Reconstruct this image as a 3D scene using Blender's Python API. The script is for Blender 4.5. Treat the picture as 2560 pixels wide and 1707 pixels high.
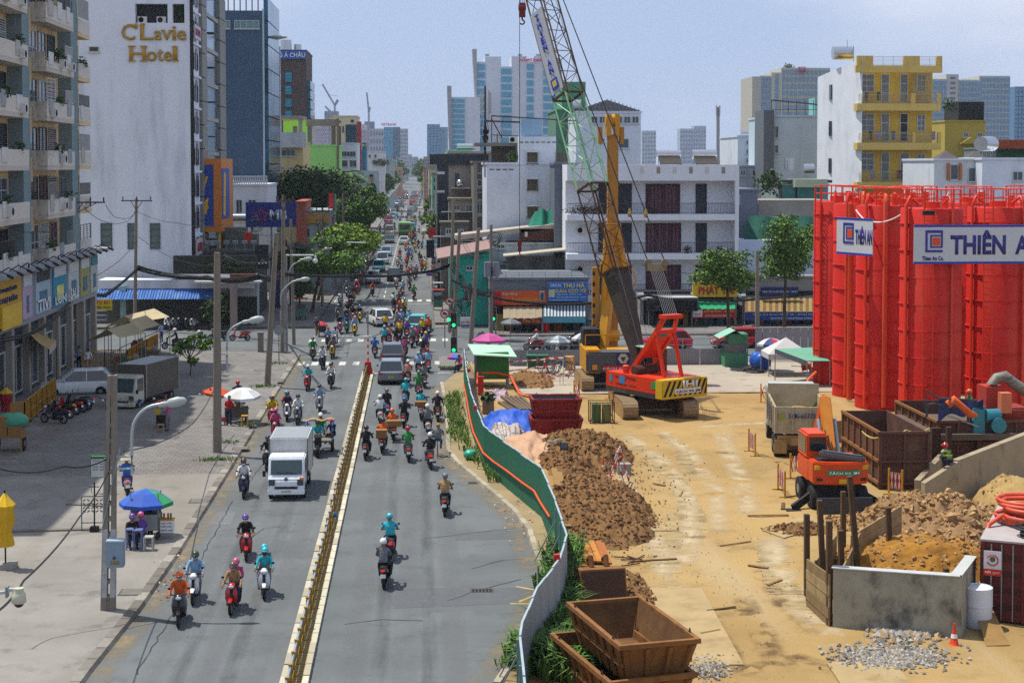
import bpy,bmesh,math,random
from math import pi,sin,cos,tan,radians as R,hypot,atan2,sqrt
from mathutils import Vector as V,Matrix,noise as NZ
sc=bpy.context.scene
for o in list(bpy.data.objects):bpy.data.objects.remove(o)
COL=sc.collection
CH,FP,PX,PY=14.0,4000.,1280.,585.
PIT=R(2.5);YAW=math.atan(.059*cos(PIT))
cam=bpy.data.objects.new('camera',bpy.data.cameras.new('camera'));COL.objects.link(cam)
cam.location=(0,0,CH);cam.rotation_euler=(pi/2-PIT,0,-YAW)
cam.data.sensor_width=36;cam.data.lens=FP/2560*36;cam.data.shift_y=-(853.5-PY)/2560
cam.data.clip_start=.5;cam.data.clip_end=9000
sc.camera=cam
SUN=V((-2.6,1.45,7.4)).normalized()
wd=bpy.data.worlds.new('World');sc.world=wd;wd.use_nodes=True
nt=wd.node_tree;nt.nodes.clear()
def N(nt,t,**k):
 n=nt.nodes.new(t)
 for a,b in k.items():setattr(n,a,b)
 return n
sky=N(nt,'ShaderNodeTexSky',sky_type='NISHITA',sun_disc=False)
sky.sun_elevation=math.asin(SUN.z);sky.sun_rotation=atan2(SUN.x,SUN.y)
sky.air_density=1.0;sky.dust_density=.4;sky.ozone_density=3.0;sky.altitude=10
tc=N(nt,'ShaderNodeTexCoord');mp=N(nt,'ShaderNodeMapping');mp.inputs['Scale'].default_value=(1,1,2.6)
nz=N(nt,'ShaderNodeTexNoise');nz.inputs['Scale'].default_value=2.1;nz.inputs['Detail'].default_value=7;nz.inputs['Roughness'].default_value=.52
rmp=N(nt,'ShaderNodeMapRange',interpolation_type='SMOOTHSTEP');rmp.inputs[1].default_value=.4;rmp.inputs[2].default_value=.66
cl=N(nt,'ShaderNodeMix',data_type='RGBA');cl.inputs[6].default_value=(2.3,2.9,4.2,1);cl.inputs[7].default_value=(3.9,4.15,4.95,1)
mx=N(nt,'ShaderNodeMix',data_type='RGBA');mx.inputs[0].default_value=.96
bg=N(nt,'ShaderNodeBackground');bg.inputs[1].default_value=.132
wo=N(nt,'ShaderNodeOutputWorld')
for a,b in((tc.outputs['Generated'],mp.inputs[0]),(mp.outputs[0],nz.inputs[0]),(nz.outputs[0],rmp.inputs[0]),(rmp.outputs[0],cl.inputs[0]),(cl.outputs[2],mx.inputs[7]),
 (sky.outputs[0],mx.inputs[6]),(mx.outputs[2],bg.inputs[0]),(bg.outputs[0],wo.inputs[0])):nt.links.new(a,b)
sl=bpy.data.lights.new('sun','SUN');sl.energy=3.8;sl.angle=R(.55);sl.color=(1,.95,.86)
so=bpy.data.objects.new('sun',sl);COL.objects.link(so);so.rotation_euler=(-SUN).to_track_quat('-Z','Y').to_euler();so.location=SUN*300
vs=sc.view_settings;vs.view_transform='Standard';vs.look='None';vs.gamma=1;vs.use_curve_mapping=False;vs.exposure=.52
sc.render.film_transparent=False;sc.cycles.use_denoising=False
sc.cycles.max_bounces=6;sc.cycles.diffuse_bounces=3;sc.cycles.glossy_bounces=3;sc.cycles.transparent_max_bounces=8;sc.cycles.volume_bounces=0
FW=V((sin(YAW)*cos(PIT),cos(YAW)*cos(PIT),-sin(PIT)));RT=V((cos(YAW),-sin(YAW),0));UP=V((sin(YAW)*sin(PIT),cos(YAW)*sin(PIT),cos(PIT)))
def ray(x,y):return FW+RT*((x-PX)/FP)+UP*(-(y-PY)/FP)
def G(x,y,z=0.):
 d=ray(x,y);p=V((0,0,CH))+d*((z-CH)/d.z);return p
def P(x,y,Y):
 d=ray(x,y);return V((0,0,CH))+d*(Y/d.y)
def rect(x0,y0,x1,y1,Y):
 a=P(x0,(y0+y1)/2,Y);b=P(x1,(y0+y1)/2,Y);c=P((x0+x1)/2,y0,Y);d=P((x0+x1)/2,y1,Y)
 return a.x,b.x,d.z,c.z
rnd=random.Random(7)
U=rnd.uniform
class B:
 def __init__(s):s.v=[];s.f=[];s.m=[];s.T=None
 def add(s,vs,fs,m=0):
  n=len(s.v);T=s.T
  s.v+=[tuple(T@V(p))if T else tuple(p)for p in vs]
  s.f+=[tuple(i+n for i in f)for f in fs];s.m+=[m]*len(fs);return s
 def box(s,x0,x1,y0,y1,z0,z1,m=0):
  return s.add([(x,y,z)for z in(z0,z1)for y in(y0,y1)for x in(x0,x1)],[(0,2,3,1),(4,5,7,6),(0,1,5,4),(2,6,7,3),(0,4,6,2),(1,3,7,5)],m)
 def cb(s,c,d,m=0,rz=0,rx=0,ry=0):
  Q=Matrix.Translation(V(c))@Matrix.Rotation(rz,4,'Z')@Matrix.Rotation(rx,4,'X')@Matrix.Rotation(ry,4,'Y')
  k=[V((x,y,z))for z in(-.5,.5)for y in(-.5,.5)for x in(-.5,.5)]
  return s.add([Q@V((p.x*d[0],p.y*d[1],p.z*d[2]))for p in k],[(0,2,3,1),(4,5,7,6),(0,1,5,4),(2,6,7,3),(0,4,6,2),(1,3,7,5)],m)
 def bar(s,a,b,w,h=None,m=0):
  a=V(a);b=V(b);h=h or w;d=b-a;q=d.to_track_quat('Y','Z').to_matrix().to_4x4()
  Q=Matrix.Translation((a+b)/2)@q;L=d.length
  return s.add([Q@V((x*w/2,y*L/2,z*h/2))for z in(-1,1)for y in(-1,1)for x in(-1,1)],[(0,2,3,1),(4,5,7,6),(0,1,5,4),(2,6,7,3),(0,4,6,2),(1,3,7,5)],m)
 def ring(s,c,q,r,n):
  return[c+q@V((cos(2*pi*i/n)*r,sin(2*pi*i/n)*r,0))for i in range(n)]
 def loft(s,rings,m=0,cap=True,wrap=True):
  n=len(rings[0]);vs=[p for r in rings for p in r];fs=[]
  for j in range(len(rings)-1):
   for i in range(n if wrap else n-1):
    k=(i+1)%n;fs.append((j*n+i,j*n+k,(j+1)*n+k,(j+1)*n+i))
  if cap:fs+=[tuple(range(n-1,-1,-1)),tuple((len(rings)-1)*n+i for i in range(n))]
  return s.add(vs,fs,m)
 def cyl(s,a,b,r,r2=None,n=10,m=0,cap=True):
  a=V(a);b=V(b);q=(b-a).to_track_quat('Z','Y')
  return s.loft([s.ring(a,q,r,n),s.ring(b,q,r if r2 is None else r2,n)],m,cap)
 def tube(s,pts,r,n=6,m=0,cap=True,close=False):
  pts=[V(p)for p in pts];k=len(pts);rs=[]
  for i,p in enumerate(pts):
   d=(pts[(i+1)%k]-pts[i-1])if close else(pts[min(i+1,k-1)]-pts[max(i-1,0)])
   q=d.to_track_quat('Z','Y' if abs(d.normalized().y)<.95 else 'X')
   rs.append(s.ring(p,q,r[i]if isinstance(r,(list,tuple))else r,n))
  if close:rs.append(rs[0]);cap=False
  return s.loft(rs,m,cap)
 def prism(s,pts,ax,a,b,m=0):
  mk={'x':lambda p,t:(t,p[0],p[1]),'y':lambda p,t:(p[0],t,p[1]),'z':lambda p,t:(p[0],p[1],t)}[ax]
  return s.loft([[V(mk(p,a))for p in pts],[V(mk(p,b))for p in pts]],m)
 def ball(s,c,r,nu=10,nv=7,m=0,z0=-1.,z1=1.):
  r=(r,r,r)if not isinstance(r,(tuple,list))else r;rs=[]
  a0=math.asin(z0);a1=math.asin(z1)
  for j in range(nv+1):
   t=a0+(a1-a0)*j/nv;k=max(cos(t),.002)
   rs.append([V((c[0]+r[0]*k*cos(2*pi*i/nu),c[1]+r[1]*k*sin(2*pi*i/nu),c[2]+r[2]*sin(t)))for i in range(nu)])
  return s.loft(rs,m)
 def lathe(s,prof,c=(0,0,0),n=14,m=0,cap=True):
  return s.loft([[V((c[0]+r*cos(2*pi*i/n),c[1]+r*sin(2*pi*i/n),c[2]+z))for i in range(n)]for r,z in prof],m,cap)
 def quad(s,a,b,c,d,m=0):return s.add([a,b,c,d],[(0,1,2,3)],m)
 def sheet(s,fn,nu,nv,m=0):
  return s.add([fn(i/nu,j/nv)for j in range(nv+1)for i in range(nu+1)],[(j*(nu+1)+i,j*(nu+1)+i+1,(j+1)*(nu+1)+i+1,(j+1)*(nu+1)+i)for j in range(nv)for i in range(nu)],m)
 def mesh(s,name,mats,sm=None,bev=0):
  me=bpy.data.meshes.new(name);me.from_pydata(s.v,[],s.f)
  for k in(mats if isinstance(mats,(list,tuple))else[mats]):me.materials.append(k)
  me.polygons.foreach_set('material_index',s.m)
  bm=bmesh.new();bm.from_mesh(me)
  if bev:bmesh.ops.bevel(bm,geom=[e for e in bm.edges if len(e.link_faces)==2 and e.calc_face_angle(0)>.6],offset=bev,segments=2,affect='EDGES',clamp_overlap=True)
  bmesh.ops.recalc_face_normals(bm,faces=bm.faces);bm.to_mesh(me);bm.free()
  if sm:
   me.polygons.foreach_set('use_smooth',[True]*len(me.polygons));me.set_sharp_from_angle(angle=R(sm))
  me.update();return me
 def build(s,name,mats,par=None,sm=None,bev=0,w=True,loc=None):
  """one mesh object; par: parent, coordinates given in the world when w; loc: own origin"""
  o=bpy.data.objects.new(name,None if False else s.mesh(name,mats,sm,bev));COL.objects.link(o)
  if par:o.parent=par
  if par and w:o.data.transform(wm(par).inverted())
  elif loc:o.data.transform(Matrix.Translation(-V(loc)));o.location=loc
  return o
def wm(o):
 m=Matrix.LocRotScale(o.location,o.rotation_euler,o.scale)
 return wm(o.parent)@m if o.parent else m
def tag(o,label,cat,group=None,kind=None):
 if label:o['label']=label
 if cat:o['category']=cat
 if group:o['group']=group
 if kind:o['kind']=kind
 return o
def T(name,label,cat,loc=(0,0,0),rz=0,group=None):
 o=bpy.data.objects.new(name,None);COL.objects.link(o);o.empty_display_size=.2
 o.location=loc;o.rotation_euler=(0,0,rz);return tag(o,label,cat,group)
def S(o,kind='structure'):o['kind']=kind;return o
def cp(o,par=None):
 c=o.copy();COL.objects.link(c);c.parent=par
 for ch in o.children:cp(ch,c)
 return c
UB={}
def ub(name,mt,par,x0,x1,y0,y1,z0,z1):
 """a box piece that shares one unit mesh per material"""
 k=(mt.name)
 if k not in UB:UB[k]=B().box(-.5,.5,-.5,.5,-.5,.5).mesh('piece',mt)
 o=bpy.data.objects.new(name,UB[k]);COL.objects.link(o)
 c=V(((x0+x1)/2,(y0+y1)/2,(z0+z1)/2));s=(abs(x1-x0),abs(y1-y0),abs(z1-z0))
 o.parent=par
 if par:o.matrix_local=wm(par).inverted()@Matrix.LocRotScale(c,None,V(s))
 else:o.location=c;o.scale=s
 return o
def put(o,me,par,Q):
 c=bpy.data.objects.new(o,me);COL.objects.link(c);c.parent=par;c.matrix_local=(wm(par).inverted()@Q)if par else Q;return c
def lin(h):return tuple((lambda c:c/12.92 if c<=.04045 else((c+.055)/1.055)**2.4)(int(h[i:i+2],16)/255)for i in(0,2,4))+(1,)
MT={}
def M(h,rough=.65,metal=0,var=.14,sc_=2.5,bump=0,bs=30,dirt=0,dc='4a4034',ds=.8,st=1.,em=0,spec=.4,coat=0,trans=0):
 """procedural paint: colour with uneven tone, stains (drawn out downwards when st < 1) and fine relief"""
 key=(h,rough,metal,var,sc_,bump,bs,dirt,dc,ds,st,em,spec,coat,trans)
 if key in MT:return MT[key]
 m=bpy.data.materials.new('paint_%d'%len(MT));m.use_nodes=True;nt=m.node_tree;b=nt.nodes['Principled BSDF'];L=nt.links.new
 b.inputs['Roughness'].default_value=rough;b.inputs['Metallic'].default_value=metal;b.inputs['Specular IOR Level'].default_value=spec
 if coat:b.inputs['Coat Weight'].default_value=coat;b.inputs['Coat Roughness'].default_value=.08
 if trans:b.inputs['Transmission Weight'].default_value=trans
 col=lin(h);b.inputs['Base Color'].default_value=col
 if em:b.inputs['Emission Color'].default_value=col;b.inputs['Emission Strength'].default_value=em
 if var or dirt or bump:tc=N(nt,'ShaderNodeTexCoord')
 cur=None
 if var:
  n=N(nt,'ShaderNodeTexNoise');n.inputs['Scale'].default_value=sc_;n.inputs['Detail'].default_value=6;n.inputs['Roughness'].default_value=.62
  r=N(nt,'ShaderNodeMapRange');r.inputs[1].default_value=.25;r.inputs[2].default_value=.75;r.inputs[3].default_value=1-var;r.inputs[4].default_value=1+var
  x=N(nt,'ShaderNodeMix',data_type='RGBA',blend_type='MULTIPLY');x.inputs[0].default_value=1;x.inputs[6].default_value=col
  L(tc.outputs['Object'],n.inputs[0]);L(n.outputs[0],r.inputs[0]);L(r.outputs[0],x.inputs[7]);cur=x.outputs[2]
 if dirt:
  q=N(nt,'ShaderNodeMapping');q.inputs['Scale'].default_value=(1,1,st)
  n=N(nt,'ShaderNodeTexNoise');n.inputs['Scale'].default_value=ds;n.inputs['Detail'].default_value=8;n.inputs['Roughness'].default_value=.68
  r=N(nt,'ShaderNodeMapRange',interpolation_type='SMOOTHSTEP');r.inputs[1].default_value=.48;r.inputs[2].default_value=.72;r.inputs[4].default_value=dirt
  x=N(nt,'ShaderNodeMix',data_type='RGBA');x.inputs[6].default_value=col;x.inputs[7].default_value=lin(dc)
  L(tc.outputs['Object'],q.inputs[0]);L(q.outputs[0],n.inputs[0]);L(n.outputs[0],r.inputs[0]);L(r.outputs[0],x.inputs[0])
  if cur:L(cur,x.inputs[6])
  cur=x.outputs[2]
 if cur:L(cur,b.inputs['Base Color'])
 if bump:
  n=N(nt,'ShaderNodeTexNoise');n.inputs['Scale'].default_value=bs;n.inputs['Detail'].default_value=5
  u=N(nt,'ShaderNodeBump');u.inputs['Strength'].default_value=min(bump,1);u.inputs['Distance'].default_value=.05
  L(tc.outputs['Object'],n.inputs[0]);L(n.outputs[0],u.inputs['Height']);L(u.outputs[0],b.inputs['Normal'])
 MT[key]=m;return m
def wall(h,d=.45,dc='55504a',ds=.5,st=.25,var=.09):return M(h,.85,0,var,.6,.12,14,d,dc,ds,st)
def metal(h,rough=.45,d=.25,dc='4a3424'):return M(h,rough,.55,.12,3,0,30,d,dc,2.2,.5)
def paint(h,rough=.35,d=.12):return M(h,rough,0,.06,3,0,30,d,'4a4238',2.5,.6,0,.5,.25)
def cloth(h):return M(h,.9,0,.32,7,.5,14)
GLASS=M('16222b',.08,0,.25,.7,0,30,0,'4a4034',.8,1,0,.9)
BLUEGLASS=M('1f5f7d',.12,.1,.25,.35,0,30,0,'4a4034',.8,1,0,.9)
DARK=M('141416',.7);RUBBER=M('18181a',.85,0,.2,8);CHROME=M('b9bcc0',.25,.9,.05);STEEL=metal('8d9296');SKIN=M('8f5f45',.6,0,.05)
WHITE=M('d8d8d4',.6,0,.05,2,0,30,.2,'8a8478',1.5,.3);CONC=M('8f8b83',.9,0,.16,1.2,.25,25,.45,'5b564e',.9,.4)
POLE=M('7d7468',.9,0,.14,2,.2,20,.35,'5a5046',1.5,.3)
WIRE=M('101012',.6,0,0)
RED=M('b3150f',.45,0,.08);YEL=M('d9a514',.5,0,.1,3,0,30,.2,'6a4a20',3)
def txt(par,s,x0,x1,z0,z1,y,mt,off=.02,th=.01,name='lettering',Q=None,shear=0,fit=True):
 """raised letters filling the box x0..x1, z0..z1 in the plane y (facing -y), then moved by Q; world coordinates when Q is None"""
 cu=bpy.data.curves.new(name,'FONT');cu.body=s;cu.resolution_u=2;cu.offset=off;cu.extrude=0;cu.shear=shear;cu.align_x='CENTER'
 t=bpy.data.objects.new('t',cu);me=bpy.data.meshes.new_from_object(t);bpy.data.objects.remove(t);bpy.data.curves.remove(cu)
 xs=[v.co.x for v in me.vertices];ys=[v.co.y for v in me.vertices]
 if not xs:return None
 a,b,c,d=min(xs),max(xs),min(ys),max(ys);sx=(x1-x0)/(b-a);sz=(z1-z0)/(d-c)
 if not fit:sx=min(sx,sz*1.1)
 xc=(x0+x1)/2;hw=(b-a)/2*sx
 for v in me.vertices:v.co=V((xc-hw+(v.co.x-a)*sx,y,z0+(v.co.y-c)*sz))
 bm=bmesh.new();bm.from_mesh(me)
 if th:
  r=bmesh.ops.extrude_face_region(bm,geom=bm.faces[:]);bmesh.ops.translate(bm,vec=(0,-th,0),verts=[g for g in r['geom']if isinstance(g,bmesh.types.BMVert)])
 bmesh.ops.recalc_face_normals(bm,faces=bm.faces)
 if Q:bm.transform(Q)
 bm.to_mesh(me);bm.free();me.materials.clear();me.materials.append(mt);me.polygons.foreach_set('material_index',[0]*len(me.polygons))
 o=bpy.data.objects.new(name,me);COL.objects.link(o);o.parent=par
 if par and Q is None:me.transform(wm(par).inverted())
 return o
# ================================================================ ground, roads, pavements
def ground_mat(h1,h2,h3,s1,s2,bump,rough=.95,brick=None,spots=0,h4=None):
 m=bpy.data.materials.new('ground_surface');m.use_nodes=True;nt=m.node_tree;b=nt.nodes['Principled BSDF'];L=nt.links.new
 b.inputs['Roughness'].default_value=rough;b.inputs['Specular IOR Level'].default_value=.25
 tc=N(nt,'ShaderNodeTexCoord');cur=None
 def nz(s,d=6,ro=.6,st=(1,1,1)):
  q=N(nt,'ShaderNodeMapping');q.inputs['Scale'].default_value=st
  n=N(nt,'ShaderNodeTexNoise');n.inputs['Scale'].default_value=s;n.inputs['Detail'].default_value=d;n.inputs['Roughness'].default_value=ro
  L(tc.outputs['Object'],q.inputs[0]);L(q.outputs[0],n.inputs[0]);return n.outputs[0]
 def ramp(i,a,c,lo=0,hi=1):
  r=N(nt,'ShaderNodeMapRange',interpolation_type='SMOOTHSTEP');r.inputs[1].default_value=a;r.inputs[2].default_value=c;r.inputs[3].default_value=lo;r.inputs[4].default_value=hi
  L(i,r.inputs[0]);return r.outputs[0]
 def mix(f,a,c,bt='MIX'):
  x=N(nt,'ShaderNodeMix',data_type='RGBA',blend_type=bt);
  for s,v in((0,f),(6,a),(7,c)):
   if isinstance(v,(int,float)):x.inputs[s].default_value=v
   elif isinstance(v,str):x.inputs[s].default_value=lin(v)
   else:L(v,x.inputs[s])
  return x.outputs[2]
 cur=mix(ramp(nz(s1),.32,.68),h1,h2)
 cur=mix(ramp(nz(s2,8,.7),.5,.74,0,.8),cur,h3)
 if h4:cur=mix(ramp(nz(.22,5,.6,(1,.12,1)),.52,.7,0,.6),cur,h4)
 fine=nz(s2*60 if s2<1 else 40,3,.8)
 cur=mix(1.,cur,ramp(fine,.2,.8,.72,1.28),'MULTIPLY')
 hgt=fine
 if brick:
  k=N(nt,'ShaderNodeTexBrick');k.inputs['Scale'].default_value=1;k.inputs['Mortar Size'].default_value=brick[2];k.inputs['Brick Width'].default_value=brick[0];k.inputs['Row Height'].default_value=brick[1]
  k.inputs['Color1'].default_value=(1,1,1,1);k.inputs['Color2'].default_value=(.82,.82,.82,1);k.inputs['Mortar'].default_value=(.55,.55,.53,1);k.offset=brick[3]if len(brick)>3 else.5
  L(tc.outputs['Object'],k.inputs[0]);cur=mix(1.,cur,k.outputs[0],'MULTIPLY')
 L(cur,b.inputs['Base Color'])
 u=N(nt,'ShaderNodeBump');u.inputs['Strength'].default_value=bump;u.inputs['Distance'].default_value=.03;L(hgt,u.inputs['Height']);L(u.outputs[0],b.inputs['Normal'])
 return m
ASPH=ground_mat('5a5e5f','666a6b','505354',.22,.9,.3,h4='6b6d6e')
PLAZA=ground_mat('7c7872','8a867f','605d58',.3,.8,.3,h4='787064')
PAVER=ground_mat('74716e','807d79','5e5b58',.25,.9,.35,brick=(.4,.4,.018),h4='6d625c')
SAND=ground_mat('a68a58','92774a','745e3c',.12,.55,.7,h4='a89673')
EARTH=ground_mat('765634','8a6840','523c26',1.2,2.4,1.)
CITY=ground_mat('6e6a64','7a756d','5c5852',.05,.3,.2)
S(B().quad((-6000,-1500,-.08),(6000,-1500,-.08),(6000,7500,-.08),(-6000,7500,-.08)).build('ground',CITY))
rb=B()
for x0,x1,y0,y1 in((-9.6,7,30,116),(-75,75,116,137),(-8.8,1.4,137,1700)):rb.quad((x0,y0,0),(x1,y0,0),(x1,y1,0),(x0,y1,0))
road=S(rb.build('road',ASPH))
PATCH=M('56595b',.9,0,.12,3,.3,60)
PATCH2=M('66686a',.9,0,.14,3,.3,60)
for i,(pts,mt)in enumerate((([(960,1470),(1350,1468),(1352,1505),(985,1520)],PATCH),([(543,1280),(590,1280),(575,1312),(520,1312)],PATCH2),([(1130,1330),(1330,1325),(1330,1345),(1140,1350)],PATCH),([(640,1010),(700,1012),(690,1040),(625,1036)],PATCH))):
 q=[G(*p,.004)for p in pts];S(B().add(q,[(0,1,2,3)]).build('asphalt_patch',mt,road))
WP=M('b9b8b0',.8,0,.2,5,0,30,.5,'6a6a66',4)
YP=M('b99a3c',.8,0,.2,5,0,30,.4,'6a6a66',4)
def strip(x0,x1,y0,y1,mt=WP,z=.004,name='painted_line'):return S(B().quad((x0,y0,z),(x1,y0,z),(x1,y1,z),(x0,y1,z)).build(name,mt,road))
for yy,xs in((111.6,[-8.2+.96*i for i in range(13)]),(126.4,[-8.4+.96*i for i in range(12)]),(163,[-8.3+.94*i for i in range(11)])):
 for x in xs:
  if abs(x+3.3)>.7:strip(x-.23,x+.23,yy,yy+1.9 if yy<150 else yy+2.6,name='crossing_stripe')
strip(-2.95,2.2,107,107.2);strip(-8.5,-3.8,130.4,130.7);strip(-3.0,1.2,160.3,160.6)
for i in range(60):strip(-3.62,-3.48,168+i*6,168+i*6+3,name='centre_dash')
for a,b in(((1298,1503),(1352,1480)),((1275,1508),(1350,1508)),((1290,1465),(1356,1477))):
 p,q=G(*a,.005),G(*b,.005);d=(q-p).normalized().cross(V((0,0,1)))*.05
 S(B().quad(p-d,q-d,q+d,p+d).build('yellow_mark',YP,road))
for px,py,w in((1205,1476,.75),(1187,1207,.6),(1143,947,.6)):
 g=G(px,py);t=T('drain_grate',{1476:'slotted iron drain grate in the open asphalt of the right lane',1207:'small iron drain grate by the kerb beside the green fence',947:'short drain grate next to the kerb near the green hut'}[py],'drain',(g.x,g.y,0),0,'drain grates')
 B().box(-w/2,w/2,-.22,.22,.003,.012).build('frame',M('3d3a36',.8),t,w=False)
 for i in range(6):B().box(-w/2+.06+i*w/6.6,-w/2+.06+i*w/6.6+w*.07,-.17,.17,.012,.02).build('slot',M('0c0c0c',.9),t,w=False)
med=S(B().box(-3.46,-3.14,36,107.4,.0,.07).build('median_strip',ground_mat('8d7a4e','9a8658','6b5c3c',.8,2.,.4)))
pv=B()
for i in range(330):pv.box(-3.45,-3.15,38+i*.21,38+i*.21+.17,.07,.083+.006*rnd.random())
S(pv.build('paver_rows',M('8a7648',.9,0,.25,4,.2,30,.4,'4e442e',2),med),'stuff')
KB=[B().box(-.14,.14,0,.96,0,.12+.01*i).mesh('kerb_block',M(c,.85,0,.12,2,.15,30,.4,'6b6152',1.6))for i,c in enumerate(('a8a290','b5ae9b','9a937f'))]
KB2=[B().box(-.085,.085,0,.96,0,.12+.01*i).mesh('kerb_block',M(c,.85,0,.12,2,.15,30,.4,'6b6152',1.6))for i,c in enumerate(('b5af98','bfb9a4','a39b84'))]
for i in range(70):
 y=37.2+i
 put('kerb_block',rnd.choice(KB),med,Matrix.Translation((-3.6,y,0)))
 put('kerb_block',rnd.choice(KB2),med,Matrix.Translation((-3.055,y,0)))
fr=T('median_railing','long yellow and steel railing along the road median','railing',(-3.4,75,.07))
YR=M('94701c',.45,0,.12,3,0,30,.35,'5a3e16',3,.4);BLU=M('9fb4c4',.3,.5,.1,3);DKP=M('4f4638',.8,0,.3,2)
pm=B().box(-.045,.045,-.04,.04,0,.66).box(-.06,.06,-.05,.05,.66,.69).box(-.12,.12,-.1,.1,0,.04).mesh('post',YR)
rm=B().cyl((0,.05,.6),(0,1.05,.6),.035,n=6).mesh('rail',BLU)
bmm=B().box(-.03,.03,.06,1.04,.12,.2).box(-.028,.028,.06,1.04,.42,.46).mesh('lower_rail',YR)
brm=B()
for i in range(7):brm.box(-.012,.012,.1+i*.14,.125+i*.14,.2,.58)
brm=brm.mesh('bars',DKP)
for i in range(61):
 Q=Matrix.Translation((-3.4+U(-.02,.02),40+i*1.1,.07))@Matrix.Rotation(U(-.02,.02),4,'Y')
 put('post',pm,fr,Q)
 if i<60:put('rail',rm,fr,Q);put('lower_rail',bmm,fr,Q);put('bar_panel',brm,fr,Q)
S(B().add([(x,y,.13)for x,y in((-9.35,30),(-9.3,44),(-9.05,50),(-8.9,58),(-8.9,72),(-45,72),(-45,30))],[tuple(range(7))]).build('pavement_plaza',PLAZA))
pv_l=S(B().add([(x,y,.134)for x,y in((-8.9,72),(-8.9,117),(-12,119.5),(-45,119.5),(-45,72))],[tuple(range(5))]).build('pavement_left',PAVER))
KM=[B().prism([(0,0),(.36,0),(.30,.145),(0,.15)],'y',0,.97).mesh('kerb_slab',M(c,.9,0,.2,2,.3,25,.5,'565047',1.4))for c in('827d74','736e66','8e887d','655f57')]
def kline(pts,par,meshes,flip=False,z=0,skip=0):
 """kerb blocks laid end to end along a path"""
 pts=[V((p[0],p[1],z))for p in pts]
 for a,b in zip(pts,pts[1:]):
  d=b-a;n=max(1,round(d.length));ang=atan2(d.y,d.x)-pi/2
  for i in range(n):
   if rnd.random()<skip:continue
   Q=Matrix.Translation(a+d*(i/n)+V((0,0,U(-.008,.008))))@Matrix.Rotation(ang+U(-.012,.012),4,'Z')@Matrix.Diagonal((-1 if flip else 1,d.length/n,1,1))
   put(meshes[0].name.split('.')[0],rnd.choice(meshes),par,Q)
LK=[(-9.45,38),(-9.35,44),(-9.05,50),(-8.9,58),(-8.9,72),(-8.9,117)]
kline(LK,pv_l,KM,skip=.03)
kline([(-8.9,117),(-10,118.8),(-12,119.6),(-40,119.6)],pv_l,KM)
for n,(a,b),hh in(('concrete_step',((30,1337),(265,1331)),.12),('concrete_step',((168,1268),(270,1273)),.1)):
 p,q=G(*a),G(*b);S(B().bar(p+V((0,0,.13)),q+V((0,0,.13)),.3,hh).build(n,M('6d675d',.9,0,.25,2,.4,20,.5,'4a443c',1.5)))
RK=[G(*p)for p in((1108,960),(1118,1010),(1124,1070),(1126,1130),(1150,1160),(1210,1210),(1290,1278),(1332,1332),(1347,1385),(1372,1440))]
FE=[G(*p)for p in((1163,905),(1168,990),(1180,1110),(1230,1200),(1300,1268),(1380,1350),(1406,1420))]
vg=S(B().add([(p.x,p.y,.1)for p in RK]+[(p.x+.5,p.y,.1)for p in reversed(FE)],[tuple(range(len(RK)+len(FE)))]).build('verge',ground_mat('8a7a5a','9a8866','5e5238',.5,2,.6)))
KR=[B().prism([(0,0),(-.22,0),(-.2,.16),(0,.16)],'y',0,.98).mesh('kerb_stone',M(c,.9,0,.15,2,.25,25,.35,'6a5f4c',1.4))for c in('9a927f','a39a86','8d8573')]
kline(RK,vg,KR,flip=True)
RK2=[G(*p)for p in((1380,1470),(1372,1520),(1335,1590),(1296,1650),(1250,1720))]
kline(RK2[1:],vg,KR,flip=True,skip=.2)
vg2=S(B().add([(p.x,p.y,.08)for p in RK2]+[(p.x+3,p.y,.08)for p in reversed(RK2)],[tuple(range(len(RK2)*2))]).build('verge',ground_mat('857452','92805a','5e5238',.6,2.5,.6)))
for n,x0,x1,y0,y1 in(('pavement',-40,-8.9,137.5,150),('pavement',-17,-8.9,150,900),('pavement',1.5,6,140,900),('pavement',6,75,129.5,140),('pavement',1.5,3.2,108.5,115.5)):
 S(B().box(x0,x1,y0,y1,-.02,.13).build(n,PAVER))
def site_h(x,y):return.06+.05*NZ.noise(V((x*.18,y*.18,0)))+.03*NZ.noise(V((x*.6,y*.6,3)))+.02*NZ.noise(V((x*1.7,y*1.7,5)))
def fence_x(y):
 pts=sorted([(p.y,p.x)for p in FE]+[(p.y,p.x)for p in(G(1398,1400),G(1330,1520),G(1305,1640),G(1290,1720))])
 if y<=pts[0][0]:return pts[0][1]
 for a,b in zip(pts,pts[1:]):
  if a[0]<=y<=b[0]:return a[1]+(b[1]-a[1])*(y-a[0])/max(b[0]-a[0],1e-6)
 return pts[-1][1]
def sfn(u,v):
 y=34+v*77;x0=fence_x(y)+.3;x=x0+(60-x0)*u**1.5;return(x,y,max(site_h(x,y),.02)+.02)
site=S(B().sheet(sfn,110,160).build('site_ground',SAND,sm=60))
S(B().quad((6,96,.128),(60,96,.128),(60,110.5,.128),(6,110.5,.128)).build('site_slab',ground_mat('a59c8b','94897a','7a6f5e',.15,.7,.3)))
TRK=M('a8946c',.95,0,.15,2)
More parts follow.
